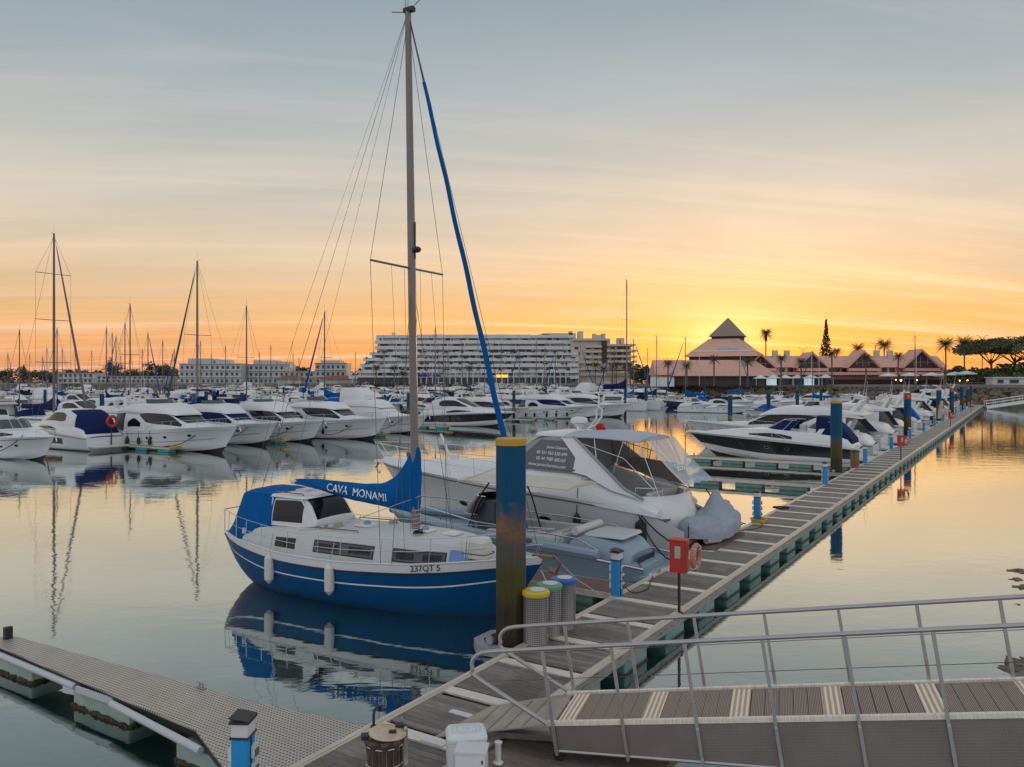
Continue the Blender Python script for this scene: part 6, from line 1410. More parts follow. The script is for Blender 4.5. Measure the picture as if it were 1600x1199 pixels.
mb.build('east_wing', hotc, hb, smooth=False)
for k, (y, xa, xb) in enumerate(((529, 895, 953), (540, 915, 941), (548, 915, 941), (557, 912, 941), (565, 905, 941), (575, 893, 990), (584, 885, 992))): mb = MB(); hbx(mb, X_(xa, D), X_(xb, D), Z_(y+3, D), Z_(y-.5, D), 2.0, 3); mb.build('balcony_band', hotc, hb, smooth=False)
for k, y in enumerate((538, 547, 556, 564, 572, 581)): mb = MB(); hbx(mb, X_(949, D), X_(996 - (3 if k < 1 else 0), D), Z_(y+2.6, D), Z_(y-.6, D), 1.0, 12); mb.build('balcony_band', hotc, hb, smooth=False)
for a, b, y in ((929, 934, 520), (934, 944, 522), (943, 949, 520), (968, 971, 527), (973, 979, 527)): mb = MB(); hbx(mb, X_(a, D), X_(b, D), Z_(540, D), Z_(y, D), 8, 6); mb.build('roof_block', hotc, hb, smooth=False)
mb = MB(); hbx(mb, X_(941, D), X_(949, D), Z_(566, D), Z_(532, D), 2.4, 3); mb.build('ivy_panel', plantg, hb, smooth=False)
mb = MB()
for y in (543, 552, 560, 569, 578): 
    for xa in (899, 917, 929, 956, 966, 976): mb_w = random.uniform(5, 9); hbx(mb, X_(xa, D), X_(xa+mb_w, D), Z_(y+2.5, D), Z_(y-1.5, D), 3.8, .3)
mb.build('window', darkw, hb, smooth=False)['kind'] = 'stuff'
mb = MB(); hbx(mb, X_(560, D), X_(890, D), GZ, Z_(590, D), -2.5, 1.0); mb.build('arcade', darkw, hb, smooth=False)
mb = MB(); x = 640
while x < 890: hbx(mb, X_(x, D), X_(x+1.2, D), GZ, Z_(583, D), -3.6, 1.0); x += 9
mb.build('arcade_column', hotw, hb, smooth=False)
mb = MB(); hbx(mb, X_(775, D), X_(793, D), Z_(590, D), Z_(586, D), -5, .4); mb.build('lit_sign', signm, hb, smooth=False)
for a, b, lb in ((648, 671, 'bright blue awning on the promenade right of the big mast'), (676, 689, 'small bright blue awning on the promenade')):
    mb = MB(); mb.ext([(X_(a, 415), 415, Z_(589, 415)), (X_(b, 415), 415, Z_(589, 415)), (X_(b-1, 415), 412, Z_(585, 415)), (X_(a+1, 415), 412, Z_(585, 415))], (0, 4, 0)); tag(mb.build('awning', bluecan, smooth=False), lb, 'awning')
def apartment(a, b, yt, D, label, steps=()):
    t = thing('apartment_block', (X_((a+b)/2, D), D, GZ), 0, label, 'building'); x0, x1 = X_(a, D)-X_((a+b)/2, D), X_(b, D)-X_((a+b)/2, D); h = Z_(yt, D)-GZ
    mb = MB(); mb.box(((x0+x1)/2, 7, h/2), (x1-x0, 14, h)); mb.build('wall', aptw, t, smooth=False)
    for (c, d, y2) in steps: mb = MB(); mb.box((X_((c+d)/2, D)-X_((a+b)/2, D), 8, (Z_(y2, D)-GZ)/2), (X_(d, D)-X_(c, D), 12, Z_(y2, D)-GZ)); mb.build('upper_storey', aptw, t, smooth=False)
    nfl = max(2, int(h/3.1)); proto_w = None
    for k in range(nfl):
        x = x0 + 1.6
        while x < x1 - 1.5:
            if proto_w is None: mb = MB(); mb.box((0, 0, 0), (1.3, .12, 1.7)); proto_w = mb.build('window', darkw, t, smooth=False); o = proto_w
            else: o = proto_w.copy(); C.objects.link(o)
            o.location = (x, -.05, 1.6 + k*h/nfl); x += random.uniform(2.6, 3.4)
    mb = MB()
    for k in range(nfl): mb.box(((x0+x1)/2, -.5, (k+1)*h/nfl - .1), (x1-x0+.5, 1.0, .22))
    mb.build('cornice', hotw, t, smooth=False); return t
apartment(280, 376, 568, 470, 'white apartment block behind the yacht with dark green furled sail', ((291, 330, 560), (335, 353, 562)))
apartment(388, 452, 569, 480, 'second white apartment block, between the first one and the trees', ((394, 430, 563), (432, 449, 565)))
apartment(492, 541, 567, 460, 'small white apartment block left of the terraced hotel', ((500, 530, 563),))
for a, b, yt, lb in ((90, 150, 583, 'low pale villa among the trees at far left'), (150, 262, 588, 'long low white villa row left of the apartments'), (452, 492, 580, 'low white house between the apartment blocks')): apartment(a, b, yt, 480, lb)
for a, b, lb in ((432, 470, 'low terracotta roofed pavilion below the second apartment block'), (500, 575, 'long terracotta roofed pavilion left of the hotel foot')):
    t = thing('pavilion', (X_((a+b)/2, 445), 445, GZ), 0, lb, 'building'); w = X_(b, 445)-X_(a, 445); mb = MB(); mb.box((0, 4, 1.3), (w, 7, 2.6)); mb.build('wall', hotwall, t, smooth=False)
    mb = MB(); mb.loft([[Vector((-w/2-1, -1, 2.6)), Vector((w/2+1, -1, 2.6)), Vector((w/2+1, 9, 2.6)), Vector((-w/2-1, 9, 2.6))], [Vector((-w/2+3, 3.5, 4.6)), Vector((w/2-3, 3.5, 4.6)), Vector((w/2-3, 4.5, 4.6)), Vector((-w/2+3, 4.5, 4.6))]], closed=True, caps=True); mb.build('roof', terr, t, smooth=False)

# pink building with its stepped pyramid
D = 300; pb = thing('pyramid_building', (X_(1138, D), D, GZ), 0, 'pink pyramid roofed building with long gabled wings on the restaurant quay', 'building'); bx = X_(1138, D)
def frus(s0, z0, s1, z1, m, name, rot=-24, cx=3.2, cy=12, par=pb):
    mb = MB(); c0, c1 = [], []
    for k in range(4):
        a = R(rot + 45 + 90*k); c0.append(Vector((cx + math.cos(a)*s0*.7071, cy + math.sin(a)*s0*.7071, z0-GZ))); c1.append(Vector((cx + math.cos(a)*s1*.7071, cy + math.sin(a)*s1*.7071, z1-GZ)))
    mb.loft([c0, c1], closed=True, caps=True); return mb.build(name, m, par, smooth=False)
apexm = mat('brown slatted roof', (.26, .20, .17), .8, var=.1, vscale=.5, stretch=(1, 1, 8), bump=.8, bscale=3)
frus(13.0, Z_(524, D), .3, Z_(498, D)+1.2, apexm, 'top_roof'); frus(11, Z_(528, D)-.3, 11, Z_(524, D)+.3, pinkd, 'louvre_band')
main = frus(27.5, Z_(557, D), 11.4, Z_(528, D), pinkr, 'main_roof', cx=2.4); frus(lerp(27.5, 11.4, .26)+.35, lerp(Z_(557, D), Z_(528, D), .26), lerp(27.5, 11.4, .34)+.35, lerp(Z_(557, D), Z_(528, D), .34), mat('pale roof band', (.62, .50, .44), .6), 'roof_band', cx=2.4); frus(24, Z_(563, D), 24, Z_(557, D)+.1, pinkd, 'window_band', cx=2.4)
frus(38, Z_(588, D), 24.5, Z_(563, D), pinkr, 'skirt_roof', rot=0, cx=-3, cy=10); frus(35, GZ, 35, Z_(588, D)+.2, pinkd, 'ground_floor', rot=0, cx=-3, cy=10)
for a, b, c in ((1148, 533, 0), (1128, 545, 0), (1138, 545, 0), (1145, 545, 0), (1155, 545, 0)):
    u = (Z_(b, D)-Z_(557, D))/(Z_(528, D)-Z_(557, D)); s_ = lerp(27.5, 11.4, u)/2; rt = R(-24); nx_, ny_ = math.sin(rt), -math.cos(rt); tx, ty = math.cos(rt), math.sin(rt)
    lx = (X_(a, D) - bx + .8)/max(.2, tx) + 1.2; px_, py_ = 2.4 + nx_*(s_+.12) + tx*lx*.86, 12 + ny_*(s_+.12) + ty*lx*.86
    mb = MB(); mb.box((px_, py_, Z_(b, D)-GZ), (1.5, .12, 1.15), M=Matrix.Rotation(rt, 3, 'Z') @ Matrix.Rotation(R(-41), 3, 'X')); mb.build('roof_light', skyw, pb, smooth=False)
for i, (v, w) in enumerate(((.8, -.1), (.78, .25), (.45, -.35), (.45, -.1), (.45, .15), (.45, .42))):
    s_ = lerp(27.5, 11.4, v)/2; rt = R(66); nx_, ny_ = math.sin(rt), -math.cos(rt); tx, ty = math.cos(rt), math.sin(rt)
    mb = MB(); mb.box((2.4+nx_*(s_+.12)+tx*w*s_, 12+ny_*(s_+.12)+ty*w*s_, lerp(Z_(557, D), Z_(528, D), v)-GZ), (1.3, .12, 1.1), M=Matrix.Rotation(rt, 3, 'Z') @ Matrix.Rotation(R(-41), 3, 'X')); mb.build('roof_light', skyw, pb, smooth=False)
for k in range(4):
    mb = MB(); x = X_(1090+17*k, D)-bx; z = Z_(579, D)-GZ; mb.box((x, -5.6, z), (2.6, .2, 1.7), M=Matrix.Rotation(R(-48), 3, 'X')); mb.build('slanted_window', pinkd, pb, smooth=False)
def wing(xa, xb, yr, ye, dy=8, dep=16, name='wing_roof'):
    x0, x1 = X_(xa, D)-bx, X_(xb, D)-bx; zr, ze = Z_(yr, D)-GZ, Z_(ye, D)-GZ; mb = MB()
    mb.ext([(x0, dy-7, ze), (x0, dy+1, zr), (x0, dy+9, ze)], (x1-x0, 0, 0)); mb.build(name, pinkr, pb, smooth=False)
    mb = MB(); mb.box(((x0+x1)/2, dy, ze/2), (x1-x0-.6, 12, ze)); mb.build('wing_wall', pinkw, pb, smooth=False)
wing(1024, 1078, 562, 586, 6); wing(1160, 1484, 555, 574, 8)
for c, yt, hw in ((1187, 552, 26), (1267, 550, 28), (1347, 547.5, 29), (1437, 545.5, 32)):
    cx = X_(c, D)-bx; w = hw*D/1245; ze, zt = Z_(575, D)-GZ, Z_(yt, D)-GZ; g = frus(.1, 0, .1, .1, pinkd, 'gable', cx=cx); bpy.data.objects.remove(g)
    mb = MB(); y0, y1 = -2.2, 8; e = .55
    for sg in (-1, 1): mb.ext([(cx, y0, zt), (cx+sg*w, y0, ze), (cx+sg*(w-.9), y0, ze-.1), (cx, y0, zt-.9)], (0, y1-y0, 0))
    mb.build('gable_roof', pinkr, pb, smooth=False)
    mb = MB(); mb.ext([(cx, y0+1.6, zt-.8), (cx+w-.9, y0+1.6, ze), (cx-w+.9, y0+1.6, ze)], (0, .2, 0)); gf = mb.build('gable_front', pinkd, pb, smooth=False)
    mb = MB(); 
    for q in (-.33, 0, .33): mb.box((cx+q*w, y0+1.45, (ze+(zt-ze)*.33)), (.12, .12, (zt-ze)*.55*(1-abs(q))))
    mb.box((cx, y0+1.45, ze+(zt-ze)*.3), (w*1.1, .12, .12)); mb.build('glazing_bar', pinkw, gf, smooth=False)
    mb = MB(); mb.box((cx, y0+.6, ze-.7), (w*1.7, 2.0, 1.1)); mb.build('balcony', pinkw, pb, smooth=False)
    mb = MB(); mb.box((cx, y0+1.7, ze-2.2), (w*1.6, .3, 1.9)); lw_ = mb.build('window_row', darkw, pb, smooth=False)
    mb = MB(); 
    for k in range(-5, 6): mb.box((cx+k*w*.155, y0+1.5, ze-2.2), (.16, .1, 1.9))
    mb.build('mullion', pinkw, lw_, smooth=False)
for a in (1225, 1238, 1303, 1312, 1322, 1386, 1398, 1471): mb = MB(); x = X_(a, D)-bx; mb.box((x, 1.85, Z_(579, D)-GZ), (1.9, .15, 1.9)); mb.build('window', darkw, pb, smooth=False)
mb = MB(); mb.box((X_(1262, D)-bx, -1.2, Z_(584, D)-GZ), (X_(1480, D)-X_(1050, D), 6, 1.0)); mb.build('terrace_slab', pinkw, pb, smooth=False)
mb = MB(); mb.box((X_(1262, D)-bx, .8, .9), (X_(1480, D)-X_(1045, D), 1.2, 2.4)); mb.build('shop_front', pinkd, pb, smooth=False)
for a in (1222, 1241, 1385, 1406): mb = MB(); mb.box((X_(a, D)-bx, 8, Z_(553, D)-GZ), (1.8, 1.8, 3.2)); mb.build('chimney', hotc, pb, smooth=False)

# promenade furniture
def parasol(px, D, yt, label, r=3.0):
    t = thing('parasol', (X_(px, D), D, GZ), 0, label, 'parasol', 'white parasols on the restaurant quay'); h = Z_(yt, D)-GZ
    mb = MB(); mb.lathe([(r, h-1.0), (r*.5, h-.4), (.05, h)], 8); mb.lathe([(r*.98, h-1.25), (r, h-1.0)], 8); mb.build('canopy', whitep, t, ang=15); mb = MB(); mb.tube([(0, 0, 0), (0, 0, h-.3)], .06, 0, 5); mb.build('pole', blk, t)
PN = ['leftmost', 'second', 'third', 'fourth', 'fifth', 'rightmost']
for i, (px, D_, y) in enumerate(((1388, 283, 583), (1422, 282, 582.5), (1456, 278, 582), (1492, 270, 581), (1510, 266, 579.5), (1475, 284, 583))): parasol(px, D_, y, ['leftmost white parasol below the pink gables', 'white parasol right beside the leftmost one', 'white parasol below the last pink gable', 'white parasol left of the highest one', 'highest and rightmost white parasol by the palms', 'white parasol partly behind its neighbours below the last gable'][i], 3.3)
for i, (px, y) in enumerate(((1188, 586), (1208, 585.5), (1227, 585.5), (1246, 585.5), (1267, 585), (1290, 585))):
    D_ = 286; t = thing('restaurant_tent', (X_(px, D_), D_, GZ), 0, 'white peaked restaurant tent, %s from the left of the row' % ('first', 'second', 'third', 'fourth', 'fifth', 'sixth')[i], 'tent'); h = Z_(y, D_)-GZ
    mb = MB(); mb.lathe([(3.0, h-1.3), (1.2, h-.5), (.05, h)], 4, M=Matrix.Rotation(R(45), 3, 'Z')); mb.build('roof', whitep, t, smooth=False)
    mb = MB(); mb.box((0, 1.6, (h-1.4)/2), (3.6, .1, h-1.5)); mb.build('back_panel', coolm if i in (1, 4) else darkw, t, smooth=False)
    mb = MB(); [mb.tube([(sx*2, -2, 0), (sx*2, -2, h-1.3)], .07, 0, 4) for sx in (-1, 1)]; mb.build('pole', whitep, t)
for px, D_, lb in ((1035, 292, 'large blank white hoarding left of the pyramid building'),): mb = MB(); mb.box((X_(px, D_), D_, GZ+1.2), (8.7, .3, 3.3)); tag(mb.build('hoarding', whitep, smooth=False), lb, 'hoarding')
for i, (px, D_, z) in enumerate(((1400, 287, 6.3), (1408, 286, 6.1), (1433, 285, 6.2), (1500, 276, 6.0), (1512, 272, 6.1), (1176, 296, 6.4), (1150, 297, 6.4), (1480, 282, 6.2))):
    mb = MB(); mb.sphere((0, 0, z-GZ), .22 if i != 1 else .35, 0, 8, 5); t = thing('lantern', (X_(px, D_), D_, GZ), 0, 'small glowing lantern ' + where(px) + ('', ', left of its pair', '', '', ', right of its pair', '', ', farther left', ', behind the pier')[i], 'lantern'); mb.build('globe', lampm, t); mb = MB(); mb.tube([(0, 0, 0), (0, 0, z-GZ-.2)], .05, 0, 4); mb.build('pole', blk, t)
for i, (px, yt, D_) in enumerate(((1093, 553, 290), (1157, 548, 288), (1268, 549, 286), (1280, 551, 287), (1475, 556, 280), (1300, 546, 292), (1432, 556, 284))):
    t = thing('flagpole', (X_(px, D_), D_, GZ), 0, 'slender white pole on the quay ' + where(px) + ({1280: ', right of a near twin', 1300: ', farther right'}.get(px, '')), 'pole'); mb = MB(); mb.tube([(0, 0, 0), (0, 0, Z_(yt, D_)-GZ)], .09, 0, 5); mb.build('shaft', whitep, t); mb = MB(); mb.sphere((0, 0, Z_(yt, D_)-GZ), .16, 0, 6, 4); mb.build('finial', whitep, t)
for px, yt, D_, lb in ((1368, 535, 330, 'double armed street lamp above the pink roof'), (1535, 524, 268, 'tall double armed street lamp by the umbrella pines'), (1255, 543, 335, 'curved street lamp above the roof right of the lone palm')):
    t = thing('street_lamp', (X_(px, D_), D_, GZ), 0, lb, 'street lamp'); h = Z_(yt, D_)-GZ; mb = MB(); mb.tube([(0, 0, 0), (0, 0, h-1.5)], .14, 0, 5); mb.build('post', blk, t)
    mb = MB(); mb.tube([(0, 0, h-1.6), (-1.0, 0, h-.3), (-1.9, 0, h)], .09, 0, 4); mb.tube([(0, 0, h-1.6), (1.0, 0, h-.3), (1.9, 0, h)], .09, 0, 4); mb.build('arm', blk, t)

# ------------------------------------------------------------------ trees
leafd = mat('dark foliage', (.075, .10, .055), .9, vscale=.6, col2=(.13, .155, .08)); leafp = mat('pine foliage', (.13, .16, .08), .9, vscale=.5, col2=(.20, .22, .11)); trunkm = mat('tree bark', (.09, .06, .045), .9, var=.2, vscale=2); palml = mat('palm fronds', (.08, .09, .045), .8, vscale=1, col2=(.12, .12, .06)); palmt = mat('palm trunk', (.12, .085, .06), .9, var=.3, vscale=1, stretch=(1, 1, 4))
def leaves(mb, blobs, n, sz):
    for i in range(n):
        c, r = random.choice(blobs); d = Vector((random.gauss(0, 1), random.gauss(0, 1), random.gauss(0, 1))).normalized() * random.uniform(.55, 1.05)
        p = Vector((c[0]+d.x*r[0], c[1]+d.y*r[1], c[2]+d.z*r[2])); s = sz*random.uniform(.5, 1.3); a = Vector((random.gauss(0, 1), random.gauss(0, 1), random.gauss(0, .6))).normalized(); b = a.cross(Vector((random.random(), random.random(), 1))).normalized()
        mb.add([p-a*s, p+b*s*.7, p+a*s, p-b*s*.7], [(0, 1, 2, 3)])
def bush_tree(px, yt, D_, label, w=9.0, m=None, cone=False, base=None, group=None, n=700):
    h = Z_(yt, D_)-GZ; t = thing('tree', (X_(px, D_), D_, base if base is not None else GZ), 0, label, 'tree', group)
    mb = MB(); mb.tube([(0, 0, -.5), (.2, 0, h*.35), (.1, .1, h*.7)], [.35, .28, .12], 0, 6)
    for k in range(4): a = k*1.6; mb.tube([(.15, 0, h*(.3+.08*k)), (math.cos(a)*w*.25, math.sin(a)*w*.2, h*(.5+.08*k))], [.14, .06], 0, 4)
    mb.build('trunk', trunkm, t)
    if cone: bl = [((0, 0, h*(.15+.8*u)), (w/2*(1-u)+.15, w/2*(1-u)+.15, h*.09)) for u in [i/9 for i in range(10)]]
    else: bl = [((random.uniform(-.32, .32)*w, random.uniform(-.25, .25)*w, h*random.uniform(.3, .8)), (w*random.uniform(.16, .28), w*.2, h*random.uniform(.14, .22))) for _ in range(11)] + [((0, 0, h*.5), (w*.36, w*.3, h*.38))]
    mb = MB(); leaves(mb, bl, n, w*.055+.12); mb.build('crown', m or leafd, t, smooth=False); return t
def palm(px, yt, D_, label, r=2.6, n=26, group=None, shag=False, base=GZ):
    r *= 1.3; n = int(n*1.25)
    h = Z_(yt, D_)-base - r*.35; t = thing('palm_tree', (X_(px, D_), D_, base), random.random()*6, label, 'palm tree', group)
    mb = MB(); mb.tube([(0, 0, -.3), (.1, 0, h*.5), (0, 0, h)], [.34, .24, .26], 0, 8); mb.build('trunk', palmt, t)
    mb = MB()
    for k in range(n):
        a = k*2.399; el = lerp(1.25, -.75, k/n); L = r*random.uniform(.85, 1.1); p = Vector((0, 0, h)); prev = None
        dirh = Vector((math.cos(a), math.sin(a), 0)); side = Vector((-dirh.y, dirh.x, 0)); m = 7
        for i in range(m+1):
            u = i/m; q = p + dirh*(L*u*math.cos(el*(1-u*.3))) + Vector((0, 0, L*(math.sin(el)*u - .30*u*u))); wd = r*.24*math.sin(math.pi*min(1, u*.85+.12))+.02
            if prev is not None:
                for sg in (1, -1):
                    for jj in range(2):
                        c = prev[0].lerp(q, jj/2); d = q.lerp(prev[0], .4); mb.add([c, prev[0].lerp(q, jj/2+.28), c + side*sg*wd*1.1 + dirh*wd*.7 - Vector((0, 0, wd*.55))], [(0, 1, 2)])
            prev = (q, wd)
        mb.tube([p, p + dirh*(L*.5*math.cos(el)) + Vector((0, 0, L*(math.sin(el)*.5-.1))), q], .03, 0, 3)
    if shag:
        for i in range(120): a = random.random()*6.28; z = h - random.uniform(.1, r*.9); mb.add([(0, 0, z+.4), (math.cos(a)*.6, math.sin(a)*.6, z), (math.cos(a+.3)*.45, math.sin(a+.3)*.45, z-.5)], [(0, 1, 2)])
    mb.build('crown', palml, t, smooth=False); return t
random.seed(41)
palm(1197, 516, 322, 'lone tall shaggy palm against the glow right of the pyramid', 2.6, 34, shag=True)
palm(1478, 531, 262, 'tall palm at the right end of the pink building', 3.0, 30); palm(1507, 529, 268, 'tall palm left of the umbrella pines', 3.0, 30)
palm(1382, 533, 335, 'broad palm crown showing above the pink roof right of the street lamp', 3.6, 28); palm(1341, 539, 335, 'palm crown showing above the pink roof between gables', 3.0, 26); palm(1308, 545, 330, 'small palm crown showing above the pink roof', 2.2, 24)
for i, (px, y) in enumerate(((1044, 564), (1073, 567), (1116, 557), (1168, 561), (1221, 556), (1252, 561), (1300, 548), (1353, 555), (1404, 552))):
    palm(px, y, 284, 'dark palm on the promenade ' + where(px) + ('', ', right one', '', '', '', '', ', tallest of the row', '', '')[i], 2.1, 24, 'palms along the restaurant promenade')
for i, (px, y) in enumerate(((588, 571), (616, 572), (630, 580), (733, 572), (930, 567), (943, 573), (963, 566), (957, 570), (985, 567), (977, 570))):
    palm(px, y, 412, 'small palm in front of the hotel ' + ('at its stepped left end', 'left of the big mast', 'nearest the big mast', 'near its middle', 'below the cream wing, leftmost', 'below the cream wing, shortest', 'below the cream wing, tallest of the middle pair', 'below the ivy panel', 'at its right corner, outer', 'at its right corner, inner')[i], 2.6, 22, 'palms along the hotel front')
bush_tree(1291, 503, 340, 'tall tiered araucaria behind the pink roofs', 9, leafd, cone=True, n=900)
for i, (px, y, w) in enumerate(((8, 574, 10), (37, 571, 9), (62, 578, 12), (80, 579, 10), (108, 577, 10), (128, 574, 9), (150, 578, 12), (169, 558, 9), (183, 566, 9), (205, 576, 14), (226, 576, 12), (243, 565, 16), (258, 568, 12), (273, 575, 8), (456, 572, 10), (468, 569, 12), (480, 573, 8), (1003, 567, 12), (1013, 574, 8), (1043, 561, 10), (300, 580, 5), (386, 576, 7))):
    bush_tree(px, y, 505 if px < 1000 else 345, 'dark tree ' + ('at the very left edge of the skyline', 'second from the left edge of the skyline', 'left of the tall mast, broad', 'directly behind the tall mast', 'low, right of the tall mast', 'rounded, above the pale villa', 'broad, above the villa row', 'tallest and columnar, above the villa row', 'beside the tallest columnar one', 'broad, above the long villa row', 'low, above the long villa row', 'big and round, left of the apartments', 'adjoining the big round one', 'at the left wall of the first apartment block', 'right of the second apartment block', 'tallest between the apartment blocks', 'left of the third apartment block', 'at the right end of the hotel', 'small, just right of the hotel', 'above the left end of the pink building', 'slim, before the first apartment block', 'slim, between the left apartment blocks')[i], w*1.0, leafd)
t_ = bush_tree(37, 571, 500, 'dark conical conifer near the left edge', 7, leafd, cone=True)
for i, (px, yt, w) in enumerate(((1548, 527, 24), (1588, 523, 26), (1612, 527, 24))):
    D_ = 275; h = Z_(yt, D_)-GZ; t = thing('umbrella_pine', (X_(px, D_), D_, GZ), i*1.7, ('spreading umbrella pine beside the tall street lamp', 'spreading umbrella pine at the right edge', 'umbrella pine cut by the right edge')[i], 'tree')
    mb = MB(); mb.tube([(0, 0, -.3), (.4, 0, h*.3), (.2, .2, h*.55)], [.5, .4, .32], 0, 8)
    for k in range(9): a = k*.7+.3; q = w*random.uniform(.18, .4); mb.tube([(.2, .2, h*.42+.1*k), (math.cos(a)*q*.5, math.sin(a)*q*.5, h*.6), (math.cos(a)*q, math.sin(a)*q, h*.76)], [.22, .14, .07], 0, 5)
    mb.build('trunk', trunkm, t); bl = []
    for k in range(26): a = random.random()*6.28; q = w*.46*math.sqrt(random.random()); bl.append(((math.cos(a)*q, math.sin(a)*q, h*(.90 - .20*(q/(w*.46))**2)), (w*.13, w*.13, h*.085)))
    mb = MB(); leaves(mb, bl, 7500, .34); mb.build('crown', leafp, t, smooth=False)
for i, (px, yt, D_, w) in enumerate(((1490, 574, 280, 9), (1502, 571, 278, 8), (1515, 572, 276, 9), (1527, 575, 275, 9), (1538, 572, 274, 8), (1552, 576, 272, 10), (1568, 571, 274, 10), (1584, 569, 272, 10), (1598, 567, 270, 11), (1562, 582, 267, 7), (1592, 580, 266, 8), (1610, 572, 268, 11), (1572, 566, 290, 12), (1600, 563, 292, 12))):
    bush_tree(px, yt, D_, 'green shrub or small tree on the right shore, ' + ('under the first tall palm', 'between the two tall palms', 'under the second tall palm', 'left of the first pine trunk', 'before the first pine trunk', 'right of the first pine trunk', 'under the first pine crown', 'between the pine trunks', 'under the second pine crown', 'lowest, by the white kiosk', 'low, behind the kiosk', 'cut by the edge', 'behind the pines, left', 'behind the pines at the edge')[i], w, leafp, n=900)
t = thing('kiosk', (X_(1572, 264), 264, GZ), 0, 'long pale kiosk on the right quay below the pines', 'building'); mb = MB(); mb.box((0, 0, 1.3), (11, 4, 2.6)); mb.build('wall', hotw, t, smooth=False); mb = MB(); mb.box((0, -.3, 2.75), (12, 5, .25)); mb.build('roof', whitep, t, smooth=False); mb = MB(); mb.box((1.5, -2.05, 1.4), (3, .1, 1.2)); mb.box((-3, -2.05, 1.4), (2, .1, 1.2)); mb.build('window', darkw, t, smooth=False)
# parapet rail on the right quay
t = thing('railing', (X_(1560, 258), 259, GZ), 0, 'thin metal railing along the right quay top', 'railing'); mb = MB()
for z in (.5, 1.0): mb.tube([(-14, 0, z), (26, 0, z)], .04, 0, 4)
mb.build('rail', bracket_m, t); mb = MB()
for k in range(21): mb.tube([(-14+2*k, 0, 0), (-14+2*k, 0, 1.0)], .04, 0, 4)
mb.build('post', bracket_m, t)
# beige feather flag on the pontoon
t = thing('feather_flag', W(99, .3, DZ), 0, 'tall beige feather flag leaning beside a blue pile on the pontoon', 'flag'); mb = MB(); mb.tube([(0, 0, 0), (.15, 0, 2.5), (.7, 0, 5.2)], .05, 0, 5); mb.build('pole', blk, t)
mb = MB(); mb.ext([(.02, 0, .9), (.12, 0, 2.6), (.45, 0, 4.4), (.85, 0, 5.3), (1.35, 0, 5.2), (1.3, 0, 3.8), (1.05, 0, 2.2), (.85, 0, 1.0)], (0, .04, 0)); mb.build('cloth', beige, t, smooth=False); t.scale = (.62, .62, .55)
t = thing('dustbin', W(35.4, .0, DZ), AU, 'dark dustbin and post group beside the second blue pile', 'bin'); mb = MB(); mb.lathe([(.25, 0), (.28, 1.0), (.30, 1.02), (.30, 1.08), (.1, 1.12)], 16); mb.build('body', brownp, t); mb = MB(); mb.lathe([(.31, 1.02), (.31, 1.08), (.05, 1.14)], 16); mb.build('lid', blk, t)
# dark weedy rocks breaking the surface at the lower right
random.seed(77)
for i, (px, py, r) in enumerate(((1594, 893, .42), (1588, 906, .30), (1597, 918, .35), (1585, 930, .22), (1592, 945, .20), (1578, 1045, .30), (1592, 1036, .45), (1600, 1050, .5), (1583, 1054, .32))):
    D_ = 6*1245/(py-595); r *= .72; mb = MB(); mb.sphere((0, 0, -.03), (r, r*.8, r*.26), 0, 18, 10, 1.0, i*3+1); mb.sphere((r*.75, .2, -.03), (r*.5, r*.5, r*.16), 0, 12, 8, 1.0, i*5+2); mb.sphere((-r*.7, -.2, -.03), (r*.35, r*.4, r*.12), 0, 12, 8, 1.0, i*7+2); o = mb.build('rock', rockm); o.location = (X_(px, D_), D_, 0); tag(o, 'dark rock awash at the right edge, ' + ('topmost of the upper five', 'second of the upper five', 'third and broadest of the upper five', 'fourth of the upper five', 'lowest of the upper five', 'left one behind the handrail posts', 'tallest behind the handrail posts', 'rightmost behind the handrail posts', 'lowest, just above the gangway treads')[i], 'rock')
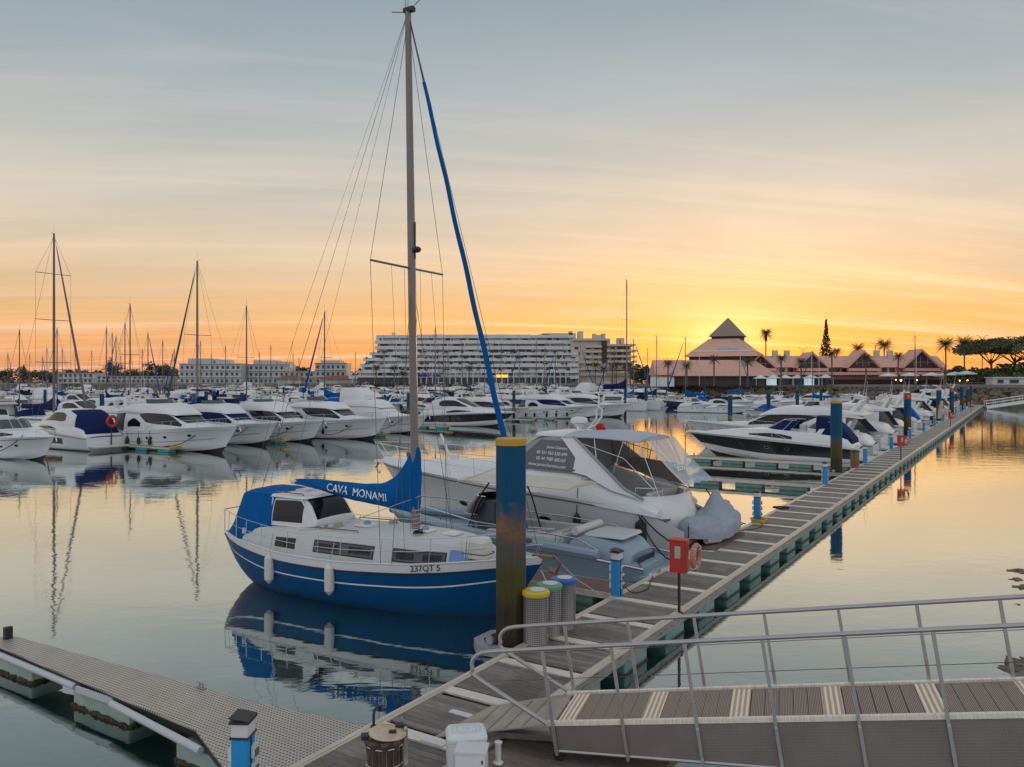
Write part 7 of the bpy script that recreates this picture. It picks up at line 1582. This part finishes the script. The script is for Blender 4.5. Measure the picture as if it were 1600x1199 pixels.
# far wood that closes the skyline and low hedges on the right shore
random.seed(55)
for nm, lb, x0, x1, y, zt, n, sz in (('far_wood', 'distant dark line of woodland behind the marina at left', -410, -60, 560, 13.5, 9000, 1.1), ('far_wood', 'distant trees closing the view behind the pink building', 70, 330, 420, 10.5, 5000, 1.0), ('hedge', 'green scrub covering the right shore under the pines', 165, 285, 284, 8.6, 6000, .6)):
    mb = MB(); bl = []
    x = x0
    while x < x1: bl.append(((x, y + random.uniform(-4, 14), GZ + (zt-GZ)*.35), (random.uniform(4, 9)*(.6 if nm == 'hedge' else 1), 5, (zt-GZ)*random.uniform(.4, .68)))); x += random.uniform(2.5, 5)
    leaves(mb, bl, n, sz); tag(mb.build(nm, leafd if nm == 'far_wood' else leafp, smooth=False), lb, 'wood' if nm == 'far_wood' else 'hedge', kind='stuff')
# power cables from pedestals to the boats, a coil on the yacht deck
def cable(pts, m, label, r=.014):
    mb = MB(); P = [Vector(p) for p in pts]; out = []
    for i in range(len(P)-1):
        p0, p1, p2, p3 = P[max(i-1, 0)], P[i], P[i+1], P[min(i+2, len(P)-1)]
        for k in range(8): q = k/8; out.append(.5*((2*p1) + (p2-p0)*q + (2*p0-5*p1+4*p2-p3)*q*q + (3*p1-p0-3*p2+p3)*q**3))
    mb.tube(out + [P[-1]], r, 0, 6); tag(mb.build('power_cable', m), label, 'cable')
cable([W(.1, -.2, .75), W(.35, -.35, .53), W(.9, -.5, .525), W(1.6, -.3, .525), W(2.2, -.12, .54), W(2.8, .25, .40), W(3.2, .8, .66)], blk, 'black cable from the first pedestal to the grey speedboat')
cable([W(12.7, -.1, .75), W(12.2, -.45, .53), W(11.4, -.6, .525), W(10.6, -.3, .525), W(10.0, .0, .56), W(9.6, .5, .75)], blk, 'black cable from the second pedestal to the charter cruiser')
for x, y, m in ((5.5, .35, ropew), (7.0, -.55, rope), (4.3, -.6, ropew)):
    mb = MB(); z = T.pt(x, .3).z + .02; mb.tube([(x+math.cos(k*.45)*(.10+.025*math.sin(k)), y+math.sin(k*.45)*(.13+.03*math.cos(k*.7)), z+.006*k/4) for k in range(48)], .013, 0, 5); mb.build('deck_rope', m, Y)
